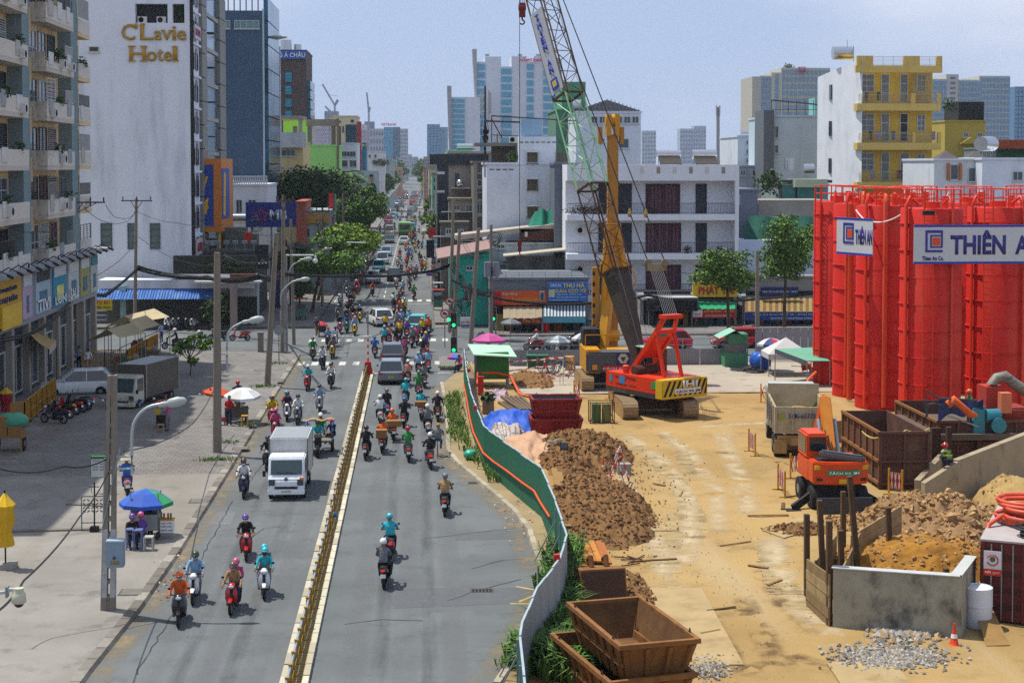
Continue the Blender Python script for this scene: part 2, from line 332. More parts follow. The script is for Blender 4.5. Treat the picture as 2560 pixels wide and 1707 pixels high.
for pts,w,name in(([(1560,1100),(1640,1160),(1700,1215),(1735,1290),(1745,1340)],.5,'tyre_track'),([(1660,1090),(1700,1130),(1730,1200)],.4,'tyre_track'),([(1690,1290),(1670,1350),(1672,1440)],.5,'tyre_track'),([(1920,1350),(1935,1430),(1975,1500),(2040,1570)],.6,'tyre_track'),([(1630,1370),(1655,1430),(1690,1480)],.35,'tyre_track')):
 b=B();P_=[G(*p)for p in pts]
 for a,c in zip(P_,P_[1:]):
  d=c-a;L_=d.length;d.normalize();s=d.cross(V((0,0,1)))
  for i in range(int(L_/.16)):
   o=a+d*(i*.16)+s*U(-.03,.03);z=max(site_h(o.x,o.y),.02)+.026;ww=w*U(.7,1)
   b.quad(*[V((q.x,q.y,z))for q in(o-s*ww,o+s*ww,o+s*ww+d*.075,o-s*ww+d*.075)])
 S(b.build(name,TRK,site),'stuff')
for pts,lab in(([(1618,1470),(1753,1470),(1860,1662),(1700,1662)],'large dusty steel road plate lying across the wheel tracks'),([(2066,1656),(2230,1652),(2290,1722),(2110,1722)],'steel plate at the bottom edge below the gravel'),([(1905,1325),(2010,1290),(2110,1300),(1960,1345)],'thin sheet lying in the mud by the wooden posts')):
 q=[G(*p,.1)for p in pts];b=B();b.prism([(p.x,p.y)for p in q],'z',.09,.125)
 tag(b.build('steel_plate',M('a08a60',.8,.1,.18,1,.2,30,.6,'7a5c36',.8)),lab,'plate','steel plates on the site')
def loose(h,s1,lo,hi,amt,st=(1,1,1)):
 m=bpy.data.materials.new('loose_dust');m.use_nodes=True;nt=m.node_tree;b=nt.nodes['Principled BSDF'];b.inputs['Base Color'].default_value=lin(h);b.inputs['Roughness'].default_value=.95;L=nt.links.new
 tc=N(nt,'ShaderNodeTexCoord');q=N(nt,'ShaderNodeMapping');q.inputs['Scale'].default_value=st;n=N(nt,'ShaderNodeTexNoise');n.inputs['Scale'].default_value=s1;n.inputs['Detail'].default_value=9;n.inputs['Roughness'].default_value=.7;r=N(nt,'ShaderNodeMapRange',interpolation_type='SMOOTHSTEP');r.inputs[1].default_value=lo;r.inputs[2].default_value=hi;r.inputs[4].default_value=amt
 a=N(nt,'ShaderNodeAttribute');a.attribute_name='edge';x=N(nt,'ShaderNodeMath',operation='MULTIPLY');L(tc.outputs['Object'],q.inputs[0]);L(q.outputs[0],n.inputs[0]);L(n.outputs[0],r.inputs[0]);L(r.outputs[0],x.inputs[0]);L(a.outputs['Fac'],x.inputs[1]);L(x.outputs[0],b.inputs['Alpha']);return m
def ribbon(name,pts,w0,w1,mt,par,z=.006):
 """a strip along pts reaching w0 to its left and w1 to its right, fading at its edges"""
 P_=[V((p[0],p[1],0))for p in pts];Q=[]
 for a,b in zip(P_,P_[1:]):
  n=max(1,int((b-a).length/1.5));Q+=[a.lerp(b,i/n)for i in range(n)]
 Q.append(P_[-1]);b=B();k=4
 for i in range(len(Q)):
  d=(Q[min(i+1,len(Q)-1)]-Q[max(i-1,0)]).normalized();s=V((-d.y,d.x,0))
  for j in range(k+1):u=j/k;o=Q[i]+s*(w0*(1-u)-w1*u);b.v.append((o.x,o.y,z(o.x,o.y)if callable(z)else z))
 b.f=[(i*(k+1)+j,i*(k+1)+j+1,(i+1)*(k+1)+j+1,(i+1)*(k+1)+j)for i in range(len(Q)-1)for j in range(k)];b.m=[0]*len(b.f);o=b.build(name,mt,par);at_=o.data.attributes.new('edge','FLOAT','POINT');nq=len(Q)
 at_.data.foreach_set('value',[(0,.7,1,.7,0)[j]*(0 if i in(0,nq-1)else 1)for i in range(nq)for j in range(k+1)]);return S(o,'stuff')
DUST=loose('8a7a5e',1.1,.38,.66,.85);WORN=loose('707375',.8,.3,.7,.5,(1,.15,1));OILY=loose('3c3e42',.9,.35,.7,.38,(1,.12,1));PALE=loose('bfae8c',.9,.3,.62,.8);DAMP=loose('5c4526',.8,.42,.66,.85)
ribbon('kerb_dust',[(x+.3,y)for x,y in LK],.3,.75,DUST,road);ribbon('kerb_dust',[(p.x-.1,p.y)for p in reversed(RK)],.9,.2,DUST,road,.007);ribbon('kerb_dust',[(p.x-.3,p.y)for p in reversed(RK2)],.8,.3,DUST,road,.007)
for x in(-4.6,-5.9,-7.3,-1.9,-.4,1.0):ribbon('worn_path',[(x,38),(x+.15,70),(x-.1,105),(x,118)],.42,.42,WORN,road,.0052+.0002*x)
for x in(-5.2,-6.6,-1.1,.3):ribbon('oil_streak',[(x,40),(x,75),(x+.1,110)],.28,.28,OILY,road,.0072+.0002*x)
for x,y in((-8.5,140),(-3.4,140)):ribbon('oil_streak',[(x+2.4,120),(x+2.4,320)],.9,.9,OILY,road,.0068)
CRK=M('33353a',.95)
def crack(pts,w=.018):
 p=[G(*q,.0095)for q in pts];b=B();o=[]
 for a,c in zip(p,p[1:]):
  n=max(2,int((c-a).length/.5));o+=[a.lerp(c,i/n)+V((U(-.05,.05),U(-.05,.05),0))for i in range(n)]
 for a,c in zip(o,o[1:]):s=(c-a).normalized().cross(V((0,0,1)))*w*U(.5,1.3);b.quad(a-s,c-s,c+s,a+s)
 S(b.build('crack',CRK,road),'stuff')
for c in([(582,1252),(530,1345),(440,1520),(330,1700)],[(1060,1345),(1130,1338),(1230,1325),(1335,1318)],[(1120,1500),(1210,1470),(1330,1440)],[(860,1560),(960,1548),(1100,1552)],[(620,1350),(660,1320),(740,1312)],[(1180,1420),(1260,1400),(1340,1395)],[(690,1120),(640,1180),(600,1240)]):crack(c)
sz=lambda x,y:max(site_h(x,y),.02)+.027
for p,w,m in(([(1560,1085),(1650,1150),(1715,1240),(1730,1330),(1700,1440)],.55,PALE),([(1650,1070),(1720,1130),(1790,1230),(1800,1340)],.5,PALE),([(1930,1340),(1950,1440),(2020,1540),(2120,1640)],.7,PALE),([(1500,1090),(1560,1200),(1660,1400),(1640,1480)],.5,PALE),([(1800,1080),(1850,1200),(1880,1300)],.6,PALE),([(1890,1420),(1960,1520),(2060,1600)],.4,DAMP),([(1840,1480),(1900,1580),(1960,1690)],.5,DAMP),([(1640,1340),(1730,1350),(1880,1330)],.3,DAMP),([(1700,1440),(1900,1455)],.25,DAMP),([(1750,1500),(1800,1590),(1860,1690)],.35,DAMP),([(1800,1700),(2000,1650),(2150,1690)],.5,DAMP),([(1740,1130),(1900,1140),(2000,1180)],.3,DAMP),([(2100,1050),(1900,1060),(1700,1075)],.5,PALE)):ribbon('wheel_rut',[G(*q)[:2]for q in p],w,w,m,site,sz)
# ================================================================ buildings: helpers
def QF(Y):return Matrix.Translation((0,Y,0))
def QX(X):return Matrix.Translation((X,0,0))@Matrix.Rotation(pi/2,4,'Z')
def QM(X):return Matrix.Translation((X,0,0))@Matrix.Rotation(-pi/2,4,'Z')
WC={}
FRM=M('b8bcbc',.5,0,.06);FRD=M('3a3a3c',.5);SLAT=M('8d8f8c',.6,0,.15,4);PANE2=M('39454d',.12,0,.3,.8,0,30,0,'4a4034',.8,1,0,.8);CURT=M('5b3a3e',.8,0,.35,6)
def win(par,Q,x0,x1,z0,z1,fm=None,pm=None,nx=2,nz=1,fw=.07,d=.09,sill=True,slats=False):
 fm=fm or FRM;pm=pm or PANE2;w=round(x1-x0,1);h=round(z1-z0,1);k=(w,h,fm.name,pm.name,nx,nz,sill,slats,fw)
 if w<.1 or h<.1:return
 if k not in WC:
  b=B().box(0,w,-d,0,0,fw).box(0,w,-d,0,h-fw,h).box(0,fw,-d,0,fw,h-fw).box(w-fw,w,-d,0,fw,h-fw)
  for i in range(1,nx):x=w*i/nx;b.box(x-fw*.4,x+fw*.4,-d*.8,0,fw,h-fw)
  for i in range(1,nz):z=h*i/nz;b.box(fw,w-fw,-d*.7,0,z-fw*.4,z+fw*.4)
  if slats:
   for i in range(int(h/.14)):b.box(fw,w-fw,-d*.75,-.02,.1+i*.14,.16+i*.14)
  if sill:b.box(-.08,w+.08,-d-.1,0,-.08,-.002)
  WC[k]=(b.mesh('window',fm),B().box(fw*.5,w-fw*.5,-.03,.02,fw*.5,h-fw*.5).mesh('pane',pm))
 o=put('window',WC[k][0],par,Q@Matrix.Translation((x0,0,z0)));put('pane',WC[k][1],o,Q@Matrix.Translation((x0,0,z0)));return o
def winp(par,x0,y0,x1,y1,Y,**k):
 a,b,c,d=rect(x0,y0,x1,y1,Y);return win(par,QF(Y),a,b,c,d,**k)
def house(name,label,x0,yt,x1,Y,depth,mt,group=None,yb=None,wins=(),par=.0,cat='building',pm=None,fm=None,roofmt=None,gap=0,side=(),nx=2,nz=1):
 """a block whose face towards the camera stands at distance Y between photo columns x0 and x1 with its top at row yt"""
 a,b,c,d=rect(x0,yt,x1,yb or yt+200,Y)
 t=T(name,label,cat,((a+b)/2,Y+depth/2,0),0,group)
 B().box(a+gap,b-gap,Y,Y+depth,0,d).build('wall',mt,t)
 r=B().box(a-.1,b+.1,Y-.12,Y+depth+.1,d+.003,d+.22)
 if par:r.box(a,b,Y-.02,Y+.2,d+.22,d+par).box(a,a+.2,Y+.2,Y+depth,d+.22,d+par).box(b-.2,b,Y+.2,Y+depth,d+.22,d+par)
 r.build('roof',roofmt or mt,t)
 for q in wins:winp(t,*q[:4],Y,nx=q[4]if len(q)>4 else nx,nz=q[5]if len(q)>5 else nz,pm=pm,fm=fm)
 for z0,z1,n,w in side:
  for i in range(n):
   y=Y+depth*(i+.5)/n;win(t,QX(b)if b<-3 else QM(a),(y-w/2)if b<-3 else-(y+w/2),(y+w/2)if b<-3 else-(y-w/2),z0,z1)
 t['x0']=a;t['x1']=b;t['zt']=d
 return t
def grid(par,x0,y0,x1,y1,nx,nz,Y,mt,fx=.7,fz=.6,d=.15,name='window'):
 a,b,c,e=rect(x0,y0,x1,y1,Y);dx=(b-a)/nx;dz=(e-c)/nz
 for j in range(nz):
  for i in range(nx):
   ub(name,mt,par,a+dx*(i+.5-fx/2),a+dx*(i+.5+fx/2),Y-d,Y+.1,c+dz*(j+.5-fz/2),c+dz*(j+.5+fz/2))
def railing(par,Q,x0,x1,z0,h=.95,step=.14,mt=None,bars='v',r=.014,name='railing'):
 b=B();b.box(x0,x1,-.025,.025,z0+h-.05,z0+h);b.box(x0,x1,-.02,.02,z0+.08,z0+.12)
 if bars=='v':
  for i in range(int((x1-x0)/step)+1):b.box(x0+i*step-r,x0+i*step+r,-r,r,z0+.12,z0+h-.05)
 else:
  for i in range(1,6):b.box(x0,x1,-r,r,z0+.1+i*(h-.15)/6-r,z0+.1+i*(h-.15)/6+r)
  for i in range(int((x1-x0)/1.1)+2):x=min(x0+i*1.1,x1);b.box(x-.02,x+.02,-.02,.02,z0,z0+h)
 for v in range(len(b.v)):b.v[v]=tuple(Q@V(b.v[v]))
 return b.build(name,mt or FRD,par)
ACM=(M('c9c8c2',.5,0,.06,2,0,30,.2,'7a7466',3),M('2c2d2f',.6))
def aircon(par,Q,x,z,name='air_conditioner'):
 o=B().box(x-.4,x+.4,-.32,0,z,z+.56).mesh('ac',ACM[0]);o=put(name,o,par,Q)
 k=B();
 for r in(.22,.15,.07):k.lathe([(r,0),(r,.012),(r-.02,.012),(r-.02,0)],n=14)
 k.lathe([(.24,0),(.24,-.01)],n=14)
 me=k.mesh('fan',ACM[1]);put('fan',me,o,Q@Matrix.Translation((x-.1,-.325,z+.28))@Matrix.Rotation(pi/2,4,'X'));return o
LEAFM=[M(c,.8,0,.3,5)for c in('2c4318','3a5420','243a16','4a6426','35491d')]
def leaves(b,c,r,n,s,m=0,flat=.8,seed=None):
 """n leaf blades spread through an ellipsoid r about c, denser towards its skin"""
 q=random.Random(seed or rnd.random())
 for _ in range(n):
  d=V((q.gauss(0,1),q.gauss(0,1),q.gauss(0,1))).normalized();k=q.random()**.45
  p=V((c[0]+d.x*r[0]*k,c[1]+d.y*r[1]*k,c[2]+d.z*r[2]*k));a=V((q.gauss(0,1),q.gauss(0,1),q.gauss(0,.6))).normalized();e=a.cross(d+V((q.gauss(0,.6),q.gauss(0,.6),q.gauss(0,.6))))
  if e.length<.01:continue
  e.normalize();L_=s*q.uniform(.7,1.4);w=L_*.34
  b.add([p,p+a*L_*.5+e*w,p+a*L_+V((0,0,-L_*.2)),p+a*L_*.5-e*w],[(0,1,2,3)],m+q.randrange(3))
def bush(par,c,r,n=60,s=.22,name='foliage',mats=None):
 b=B();leaves(b,c,r,n,s);return b.build(name,mats or LEAFM[:3],par)
# ================================================================ left side
AX=-24.5;Q=QX(AX)
CREAM=wall('d4bd92',.6,'6a5b46',.7,.3);LIGHT=wall('bdb8ac',.7,'4a4640',.8,.3);TEAL=M('6b8488',.8,0,.2,.9,.1,10,.5,'857c80',.4,.25);OCH=wall('a58b3f',.5,'6a5b46',.7)
ap=T('apartment_block','stained beige apartment block with teal pillars and cluttered balconies','building',(AX-9,94,0))
B().box(AX-18,AX,66,118,0,30).build('wall',CREAM,ap)
for y0,y1,x1 in((97.6,99.4,.9),(111.2,113.2,.9),(85,86.6,.9)):ub('pillar',TEAL,ap,AX,AX+x1,y0,y1,7.6,30.4)
for k in range(-1,7):
 z=10.8+3.1*k
 for y0,y1,mt,out in((87,97.4,LIGHT,1.3),(102.4,110.4,LIGHT,1.25),(113.6,117.6,CREAM,.9)):
  bay=ub('balcony',mt,ap,AX,AX+out,y0,y1,z-.28,z)
  q=QX(AX+out-.06);ub('parapet',wall('cac5ba',.7,'4d463c',.8,.3),bay,AX+out-.12,AX+out,y0,y1,z+.002,z+.95 if rnd.random()<.7 else z+.4)
  ub('side_wall',mt,bay,AX,AX+out-.12,y0,y0+.1,z+.002,z+.95)
  n=3 if y1-y0>5 else 1
  for i in range(n):
   ya=y0+(y1-y0)*i/n+.3;yb=y0+(y1-y0)*(i+1)/n-.3
   r_=rnd.random()
   win(ap,Q,ya,yb,z+.15 if r_<.4 else z+.9,z+2.45,nx=2,nz=2,slats=r_>.55,fm=rnd.choice((FRM,SLAT,FRD)),pm=rnd.choice((GLASS,PANE2,CURT)))
   if rnd.random()<.55:
    pz=z+.2;ub('cage_panel',M(rnd.choice(('c4c6c4','8f9599','a9a79f')),.6,.2,.1),bay,AX+out+.002,AX+out+.05,ya+.2,ya+.2+U(.9,1.5),pz,pz+U(.8,1.1))
   if rnd.random()<.5:railing(bay,QX(AX+out-.03),ya-.1,yb+.1,z+.96,U(.6,1.5),.16,rnd.choice((FRM,FRD,SLAT)),'h' if rnd.random()<.5 else 'v')
   if rnd.random()<.45:bush(bay,(AX+out-.1,(ya+yb)/2,z+1.1),(.35,.7,.4),70,.2,'potted_plant')
   if rnd.random()<.45:aircon(bay,QX(AX+out),(ya+yb)/2,z+U(-.1,.25))
 win(ap,Q,99.8,102.1,z+.8,z+2.5,nx=2,nz=1,slats=True,fm=SLAT,pm=GLASS);ub('panel',wall('b8a27c',.4),ap,AX+.02,AX+.35,99.5,102.3,z-1,z+.55)
 ub('panel',wall('b8a27c',.4),ap,AX+.02,AX+.3,113.3,115.4,z-.9,z+.5)
pod=B();pod.box(AX,-23.5,84,118.5,4.4,7.7);pod.cyl((-25.2,118.5,4.4),(-25.2,118.5,7.7),1.7,n=24);pod.box(AX+.2,-22.6,84,119.6,7.7,7.9)
pod.build('podium_fascia',wall('8d9096',.5),ap)
B().box(AX,-23.9,84,118.5,0,4.4).build('shop_front',M('3c4244',.6,0,.4,.5),ap)
for i in range(9):ub('column',wall('a39b8c'),ap,-23.9,-23.5,86+i*4,86.5+i*4,.13,4.4)
for i in range(8):win(ap,QX(-23.89),86.8+i*4,89.6+i*4,.4,3.2,nx=2,pm=rnd.choice((GLASS,PANE2)),sill=False)
posters=((90.2,96.0,'c49c1c','sign'),(96.3,98.6,'b49fb8',''),(99.6,103.4,'9fb9c4','TIVI'),(104.3,108.0,'1f8aa5','LỚN'),(108.8,112.0,'b6c2c4','SALE'),(112.6,115.6,'9c9a5c',''),(116.1,118.6,'aab0ac',''))
for y0,y1,c,s in posters:
 po=ub('poster',M(c,.6,0,.12,1.2),ap,-23.5,-23.42,y0,y1,4.75,7.45);q=QX(-23.41)
 if s=='sign':
  for s2,za,zb,cc in(('SIÊU THỊ ĐIỆN MÁY',6.7,7.0,'24276b'),('CHỢ LỚN',6.05,6.5,'24276b')):txt(po,s2,y0+.6,y1-1.2,za,zb,0,M(cc,.5),.02,.06,Q=wm(po).inverted()@q)
  ub('panel',M('e0b62c',.5),ap,-23.4,-23.3,91.2,95.6,4.6,5.95)
 else:
  ub('panel',M({'9fb9c4':'33383b','aab0ac':'3d7f8d'}.get(c,'c9d0d0'),.6),ap,-23.41,-23.38,y0+.15,y1-.15,6.7,7.35)
  ub('panel',M('4a6f86' if c!='1f8aa5' else 'd8d27a',.6,0,.5,2),ap,-23.41,-23.38,y0+.9,y1-.9,5.1,6.1)
  if s:txt(po,s,y0+.2,y1-.3,4.9,5.6,0,M('dfe4e4',.6),.02,.02,Q=wm(po).inverted()@QX(-23.36))
for i in range(14):
 y=88+i*2.2;b=B();b.tube([(-23.4,y,7.8),(-22.7,y,8.25),(-22.2,y,8.0)],.035,5);b.cb((-22.05,y,7.9),(.35,.28,.12),0,0,0,.5)
 b.build('spotlight',DARK,ap)
aw=T('shop_awning','small tan canvas awning sloping out from a ground-floor shop on the left','awning',(-23,99,0))
p=[P(68,828,97),P(122,872,95),P(141,850,101),P(100,828,104)]
B().sheet(lambda u,v:tuple((p[0]*(1-v)+p[3]*v)*(1-u)+(p[1]*(1-v)+p[2]*v)*u+V((0,0,-.12*sin(u*pi)))),6,6).build('canvas',M('9c8450',.9,0,.15),aw)
b=B();b.cyl((p[1].x,p[1].y,.13),p[1],.03,n=5);b.cyl((p[2].x,p[2].y,.13),p[2],.03,n=5);b.build('post',DARK,aw)
B().quad(p[1],p[2],p[2]-V((0,0,.4)),p[1]-V((0,0,.4))).build('valance',M('a9a294',.9),aw)
HY=143.
WH=M('d6dce6',.85,0,.04,.5,.1,16,.6,'9aa2ae',.35,.14)
a,b_,c,d=rect(197,10,477,700,HY)
ht=T('hotel','tall white hotel with gold letters on its blank wall','hotel',((a+b_)/2,HY+3,0))
o1=rect(338,10,419,58,HY);o2=rect(431,10,461,58,HY)
w=B();w.box(a,b_,HY+.9,HY+5.6,0,33);w.box(a,b_,HY,HY+.9,0,o1[2]);w.box(a,o1[0],HY,HY+.9,o1[2],o1[3]);w.box(o1[1],o2[0],HY,HY+.9,o1[2],o1[3]);w.box(o2[1],b_,HY,HY+.9,o1[2],o1[3]);w.box(a,b_,HY,HY+.9,o1[3],33)
w.build('wall',WH,ht)
ub('opening',M('22262a',.9),ht,o1[0],o1[1],HY+.8,HY+.88,o1[2],o1[3]);ub('opening',M('2c3226',.9),ht,o2[0],o2[1],HY+.8,HY+.88,o2[2],o2[3])
aircon(ht,QF(HY+.6),o1[0]+.55,o1[2]+.02);aircon(ht,QF(HY+.6),o1[1]-.6,o1[2]+.02);bush(ht,(o2[1]-.3,HY+.5,o2[2]+.9),(.25,.25,.8),60,.25,'plant')
winp(ht,222,117,248,131,HY,nx=1,pm=GLASS)
for x0,x1 in((252,281),(319,343),(375,400)):winp(ht,x0,558,x1,623,HY,nx=1,nz=4,pm=M('55696c',.3,0,.3,.9),fm=M('4d5a58',.6),sill=False)
GOLD=M('a8801c',.35,.3,.1,3)
def word(par,s,x0,x1,z0,z1,y,mt,gaps):
 """separate raised letters, each a part; gaps: (letter, left, right, bottom, top) as fractions of the word box"""
 for ch,l,r,b0,t0 in gaps:
  o=txt(par,ch,x0+(x1-x0)*l,x0+(x1-x0)*r,z0+(z1-z0)*b0,z0+(z1-z0)*t0,y,mt,.012,.12,'letter')
LET={'C':(0,.21,-.02,1),"'":(.205,.25,.68,1.02),'L':(.29,.49,0,.97),'a':(.505,.62,-.01,.6),'v':(.62,.775,0,.6),'i':(.785,.84,0,.88),'e':(.855,1,-.01,.62)}
x0,x1,z0,z1=rect(304,61,466,101,HY);word(ht,'',x0,x1,z0,z1,HY-.03,GOLD,[(k,)+v for k,v in LET.items()])
x0h,x1h,z0h,z1h=rect(324,116,444,154,HY);LH=[('H',0,.34,0,1),('o',.355,.57,-.01,.65),('t',.585,.70,0,.82),('e',.715,.885,-.01,.65),('l',.905,1,0,1)]
word(ht,'',x0h,x1h,z0h,z1h,HY-.03,GOLD,LH)
sf=B()
for X0,X1,Z0,Z1,lst in((x0,x1,z0,z1,(('L',.29,.36,1),('L',.29,.36,.94),('v',.61,.67,.6),('v',.73,.785,.6),('i',.78,.845,.03),('i',.78,.83,.58))),(x0h,x1h,z0h,z1h,(('H',-.03,.13,.02),('H',-.03,.13,.98),('H',.22,.37,.02),('H',.22,.37,.98),('l',.895,1.02,.03),('l',.89,.96,.98)))):
 for _,l,r,zz in lst:z=Z0+(Z1-Z0)*zz;sf.box(X0+(X1-X0)*l,X0+(X1-X0)*r,HY-.152,HY-.03,z-.045,z+.045)
sf.build('letter_serifs',GOLD,ht)
q=QX(b_)
for k in range(11):
 z=2+k*2.85
 if z>30:break
 ub('band',WH,ht,b_,b_+.25,HY+.1,HY+5.5,z-.2,z)
 for y in(HY+.7,HY+3.1):
  win(ht,q,y,y+1.5,z+.5,z+2.0,nx=1,nz=1,pm=GLASS,fm=FRD,sill=False)
  B().prism([(y+.75+.78*cos(t*pi/8),z+2.0+.5*sin(t*pi/8))for t in range(9)],'x',b_+.003,b_+.06).build('arch',M('4a5358',.4),ht)
ub('street_edge',DARK,ht,b_+.002,b_+.3,HY-.03,HY+.05,4,33)
for py0,py1 in((60,95),(600,640)):
 z1=P(487,py0,HY).z;z0_=P(487,py1,HY).z;sg=ub('hotel_sign',M('c4b8bc',.5),ht,b_+.26,b_+.4,HY+.6,HY+4.2,z0_,z1);txt(sg,'HOTEL',HY+.8,HY+4,z0_+.3,z1-.3,0,M('9c1646',.5),.03,.03,Q=wm(sg).inverted()@QX(b_+.41))
gy=137.6
gr=T('motorbike_garage','low open garage with a blue tin awning below the hotel','garage',(-24,gy+2,0))
a,b2,c,d=rect(245,700,545,722,gy)
B().box(a,b2,gy+3.6,gy+4.2,0,d).build('back_wall',wall('5f6560',.5),gr)
B().box(a,b2+3,gy+.2,gy+3.6,d-.75,d).build('fascia',wall('cfd4da',.4),gr)
z0=P(400,745,gy).z;z1=P(400,722,gy).z;bl=B()
bl.sheet(lambda u,v:(a+(b2-a)*u,gy-1.2+1.4*v,z0+(z1-z0)*v+.03*sin(u*260)),260,1);bl.build('tin_awning',M('1f5699',.45,.2,.12,2,0,30,.3,'7a8896',1),gr)
ub('column',M('8fb4bb',.7),gr,P(301,780,gy).x,P(315,780,gy).x,gy-.1,gy+.3,.13,d-.5)
for x in(a,(a+b2)/2+2,b2):ub('post',DARK,gr,x-.06,x+.06,gy-1.1,gy-.98,.13,z0)
sg=rect(222,748,281,775,gy-1.4);s_=ub('sign_board',M('b5a01c',.6,0,.12),gr,sg[0],sg[1],gy-1.5,gy-1.42,sg[2],sg[3]);
for i,tx in enumerate(('AUTO ĐO','Thuận Kim')):txt(s_,tx,sg[0]+.15,sg[1]-.15,sg[3]-.42-i*.42,sg[3]-.12-i*.42,gy-1.51,M('a02020',.5)if not i else M('245a2a',.5),.02,.01)
for y in range(6):ub('shutter_slat',M('5a5e62',.6,.2),gr,a-2.6,a+.9,gy+.1,gy+.16,.4+y*.4,.7+y*.4)
pb=rect(433,640,640,684,gy+.5)
pl=ub('planter_box',M('2c2f2c',.8),gr,pb[0],pb[1],gy+.5,gy+1.6,pb[2],pb[3]);bush(pl,((pb[0]+pb[1])/2+1,gy+.35,pb[2]+.75),(2.8,.35,.6),420,.22,'foliage')
ub('ledge',WHITE,gr,pb[0]-.2,pb[1],gy+.1,gy+1.7,pb[2]-.3,pb[2]-.02)
lw=rect(520,700,640,820,gy);ub('corner_wall',wall('9fa6ae',.5),gr,lw[0],lw[1],gy+1,gy+3,0,lw[3])
ub('entrance',M('2a2c2a',.9),gr,P(548,800,gy).x,P(640,800,gy).x,gy+.9,gy+.99,.13,2.6)
ub('flat_canopy',M('c2c4c0',.6),gr,P(490,700,gy).x,P(655,700,gy).x,gy-1,gy+1.2,P(560,706,gy).z,P(560,701,gy).z)
gt=rect(575,700,592,832,gy-2);ub('gate_post',M('8a7f78',.9,0,.2,1,.2,20,.5,'5a4038',1.2),gr,gt[0],gt[1],gy-2,gy-1.5,.13,gt[3]);ub('gate_lintel',M('6a4a3c',.9,0,.3),gr,gt[0],gt[0]+2.2,gy-2,gy-1.6,gt[3]+.003,gt[3]+.5)
gb=T('grey_office','narrow grey office with a tall teal glass bay beside the hotel','building',(-25,158,0));X=-20.2
B().box(-34,X,149,167.5,0,36).build('wall',wall('6a6a66',.4),gb)
for y0,y1 in((149.2,152.6),(162.5,167.3)):
 for k in range(16):ub('stone_panel',wall('8a8a86',.4),gb,X,X+.45,y0,y1,k*2.2+.05,k*2.2+2.15)
for k in range(10):
 z=2+k*3.3;ub('glass_panel',BLUEGLASS if k%3 else PANE2,gb,X,X+.15,152.9,162.2,z,z+2.9);ub('transom',M('9a9a96',.6),gb,X,X+.3,152.7,162.4,z+2.92,z+3.28)
 ub('open_vent',DARK,gb,X+.15,X+.75,155,157,z+1.4,z+1.48)
sy=150.;sb=T('corner_sign','blue and orange corner sign box with yellow lettering under the grey office','sign',(-18.5,sy+2,0));OR=M('c9741c',.5,0,.1)
a,b3,c,d=rect(498,397,553,580,sy);e=P(582,490,sy+7).x
B().add([(a,sy,c),(b3,sy,c),(e,sy+4,c),(e,sy+7,c),(a,sy+7,c),(a,sy,d),(b3,sy,d),(e,sy+4,d),(e,sy+7,d),(a,sy+7,d)],[(0,1,6,5),(1,2,7,6),(2,3,8,7),(3,4,9,8),(4,0,5,9),(5,6,7,8,9),(4,3,2,1,0)]).build('frame',OR,sb)
bp=rect(500,412,534,565,sy);pn=ub('panel',M('1a3f8c',.5,0,.1),sb,bp[0],bp[1],sy-.06,sy+.02,bp[2],bp[3])
txt(pn,'y',bp[0]+.1,bp[1]-.5,bp[2]+3.1,bp[2]+4.6,sy-.065,YEL,.03,.05);txt(pn,'4',bp[0]+.05,bp[1]-.45,bp[2]+1.1,bp[2]+2.6,sy-.065,YEL,.03,.05,shear=.2)
dv=V((e-b3,4,0));ln=dv.length;QQ=Matrix.Translation((b3,sy,0))@Matrix.Rotation(atan2(dv.y,dv.x),4,'Z')
o=B();o.T=QQ;o.box(.2,ln-.1,-.06,.02,c+1.2,d-.9);o.build('panel',M('1f4f9c',.5,0,.12),sb)
o=B();o.T=QQ;o.prism([(.6,c+1.6),(1.5,c+1.4),(1.9,d-1.5),(1.0,d-1.2)],'y',-.1,-.065);o.build('pencil_art',YEL,sb)
for x,z in((a+.4,c),(b3-.2,c)):ub('post',YEL,sb,x-.1,x+.1,sy+.2,sy+.4,.13,z-.002)
tr=house('terrace_block','dark low block with a roof terrace and small floodlights',488,632,645,147,9,M('4a4d4a',.8,0,.2,.6),yb=760)
for i in range(6):
 x=P(520+i*23,620,146.9).x;l=B();l.box(x-.02,x+.02,146.9,146.94,tr['zt']+.22,tr['zt']+.8);l.cb((x,146.85,tr['zt']+.95),(.5,.1,.32),0,0,.35);l.build('floodlight',M('9aa4aa',.4,.3),tr)
railing(tr,QF(146.95),tr['x0'],tr['x1'],tr['zt']+.2,.6,.9)
for px0,px1,hh in((560,640,.9),(545,610,1.5)):ub('roof_unit',M('565a52',.8,0,.2),tr,P(px0,600,150).x,P(px1,600,150).x,150+hh,152+hh,tr['zt']+.22,tr['zt']+hh+.6)
ub('red_banner',RED,tr,P(611,590,149).x,P(630,590,149).x,149,149.1,P(620,606,149).z,P(620,580,149).z)
wb=house('white_house','white house with a rooftop balustrade under the dark blue tower',583,465,668,176,12,wall('cdd3da',.3),yb=600,wins=((620,500,640,545),(590,500,606,545)))
b=B();z=wb['zt']+.2;b.box(wb['x0'],wb['x1'],175.8,176,z+.75,z+.9)
for i in range(19):b.lathe([(.05,0),(.1,.25),(.05,.5),(.06,.75)],(wb['x0']+.1+i*(wb['x1']-wb['x0'])/18.6,175.9,z),6)
b.build('balustrade',wall('cdd3da',.3),wb)
b=B();b.cyl((wb['x1']-3.4,172,8.2),(wb['x1']-1.6,172,8.2),.55,n=14);b.build('water_tank',CHROME,wb,sm=40)
ty=190.;tw=T('dark_blue_tower','dark blue-grey tower with a glass street face and roof billboard frame','tower',(-26,ty+8,0))
a,b4,c,d=rect(540,27,660,560,ty)
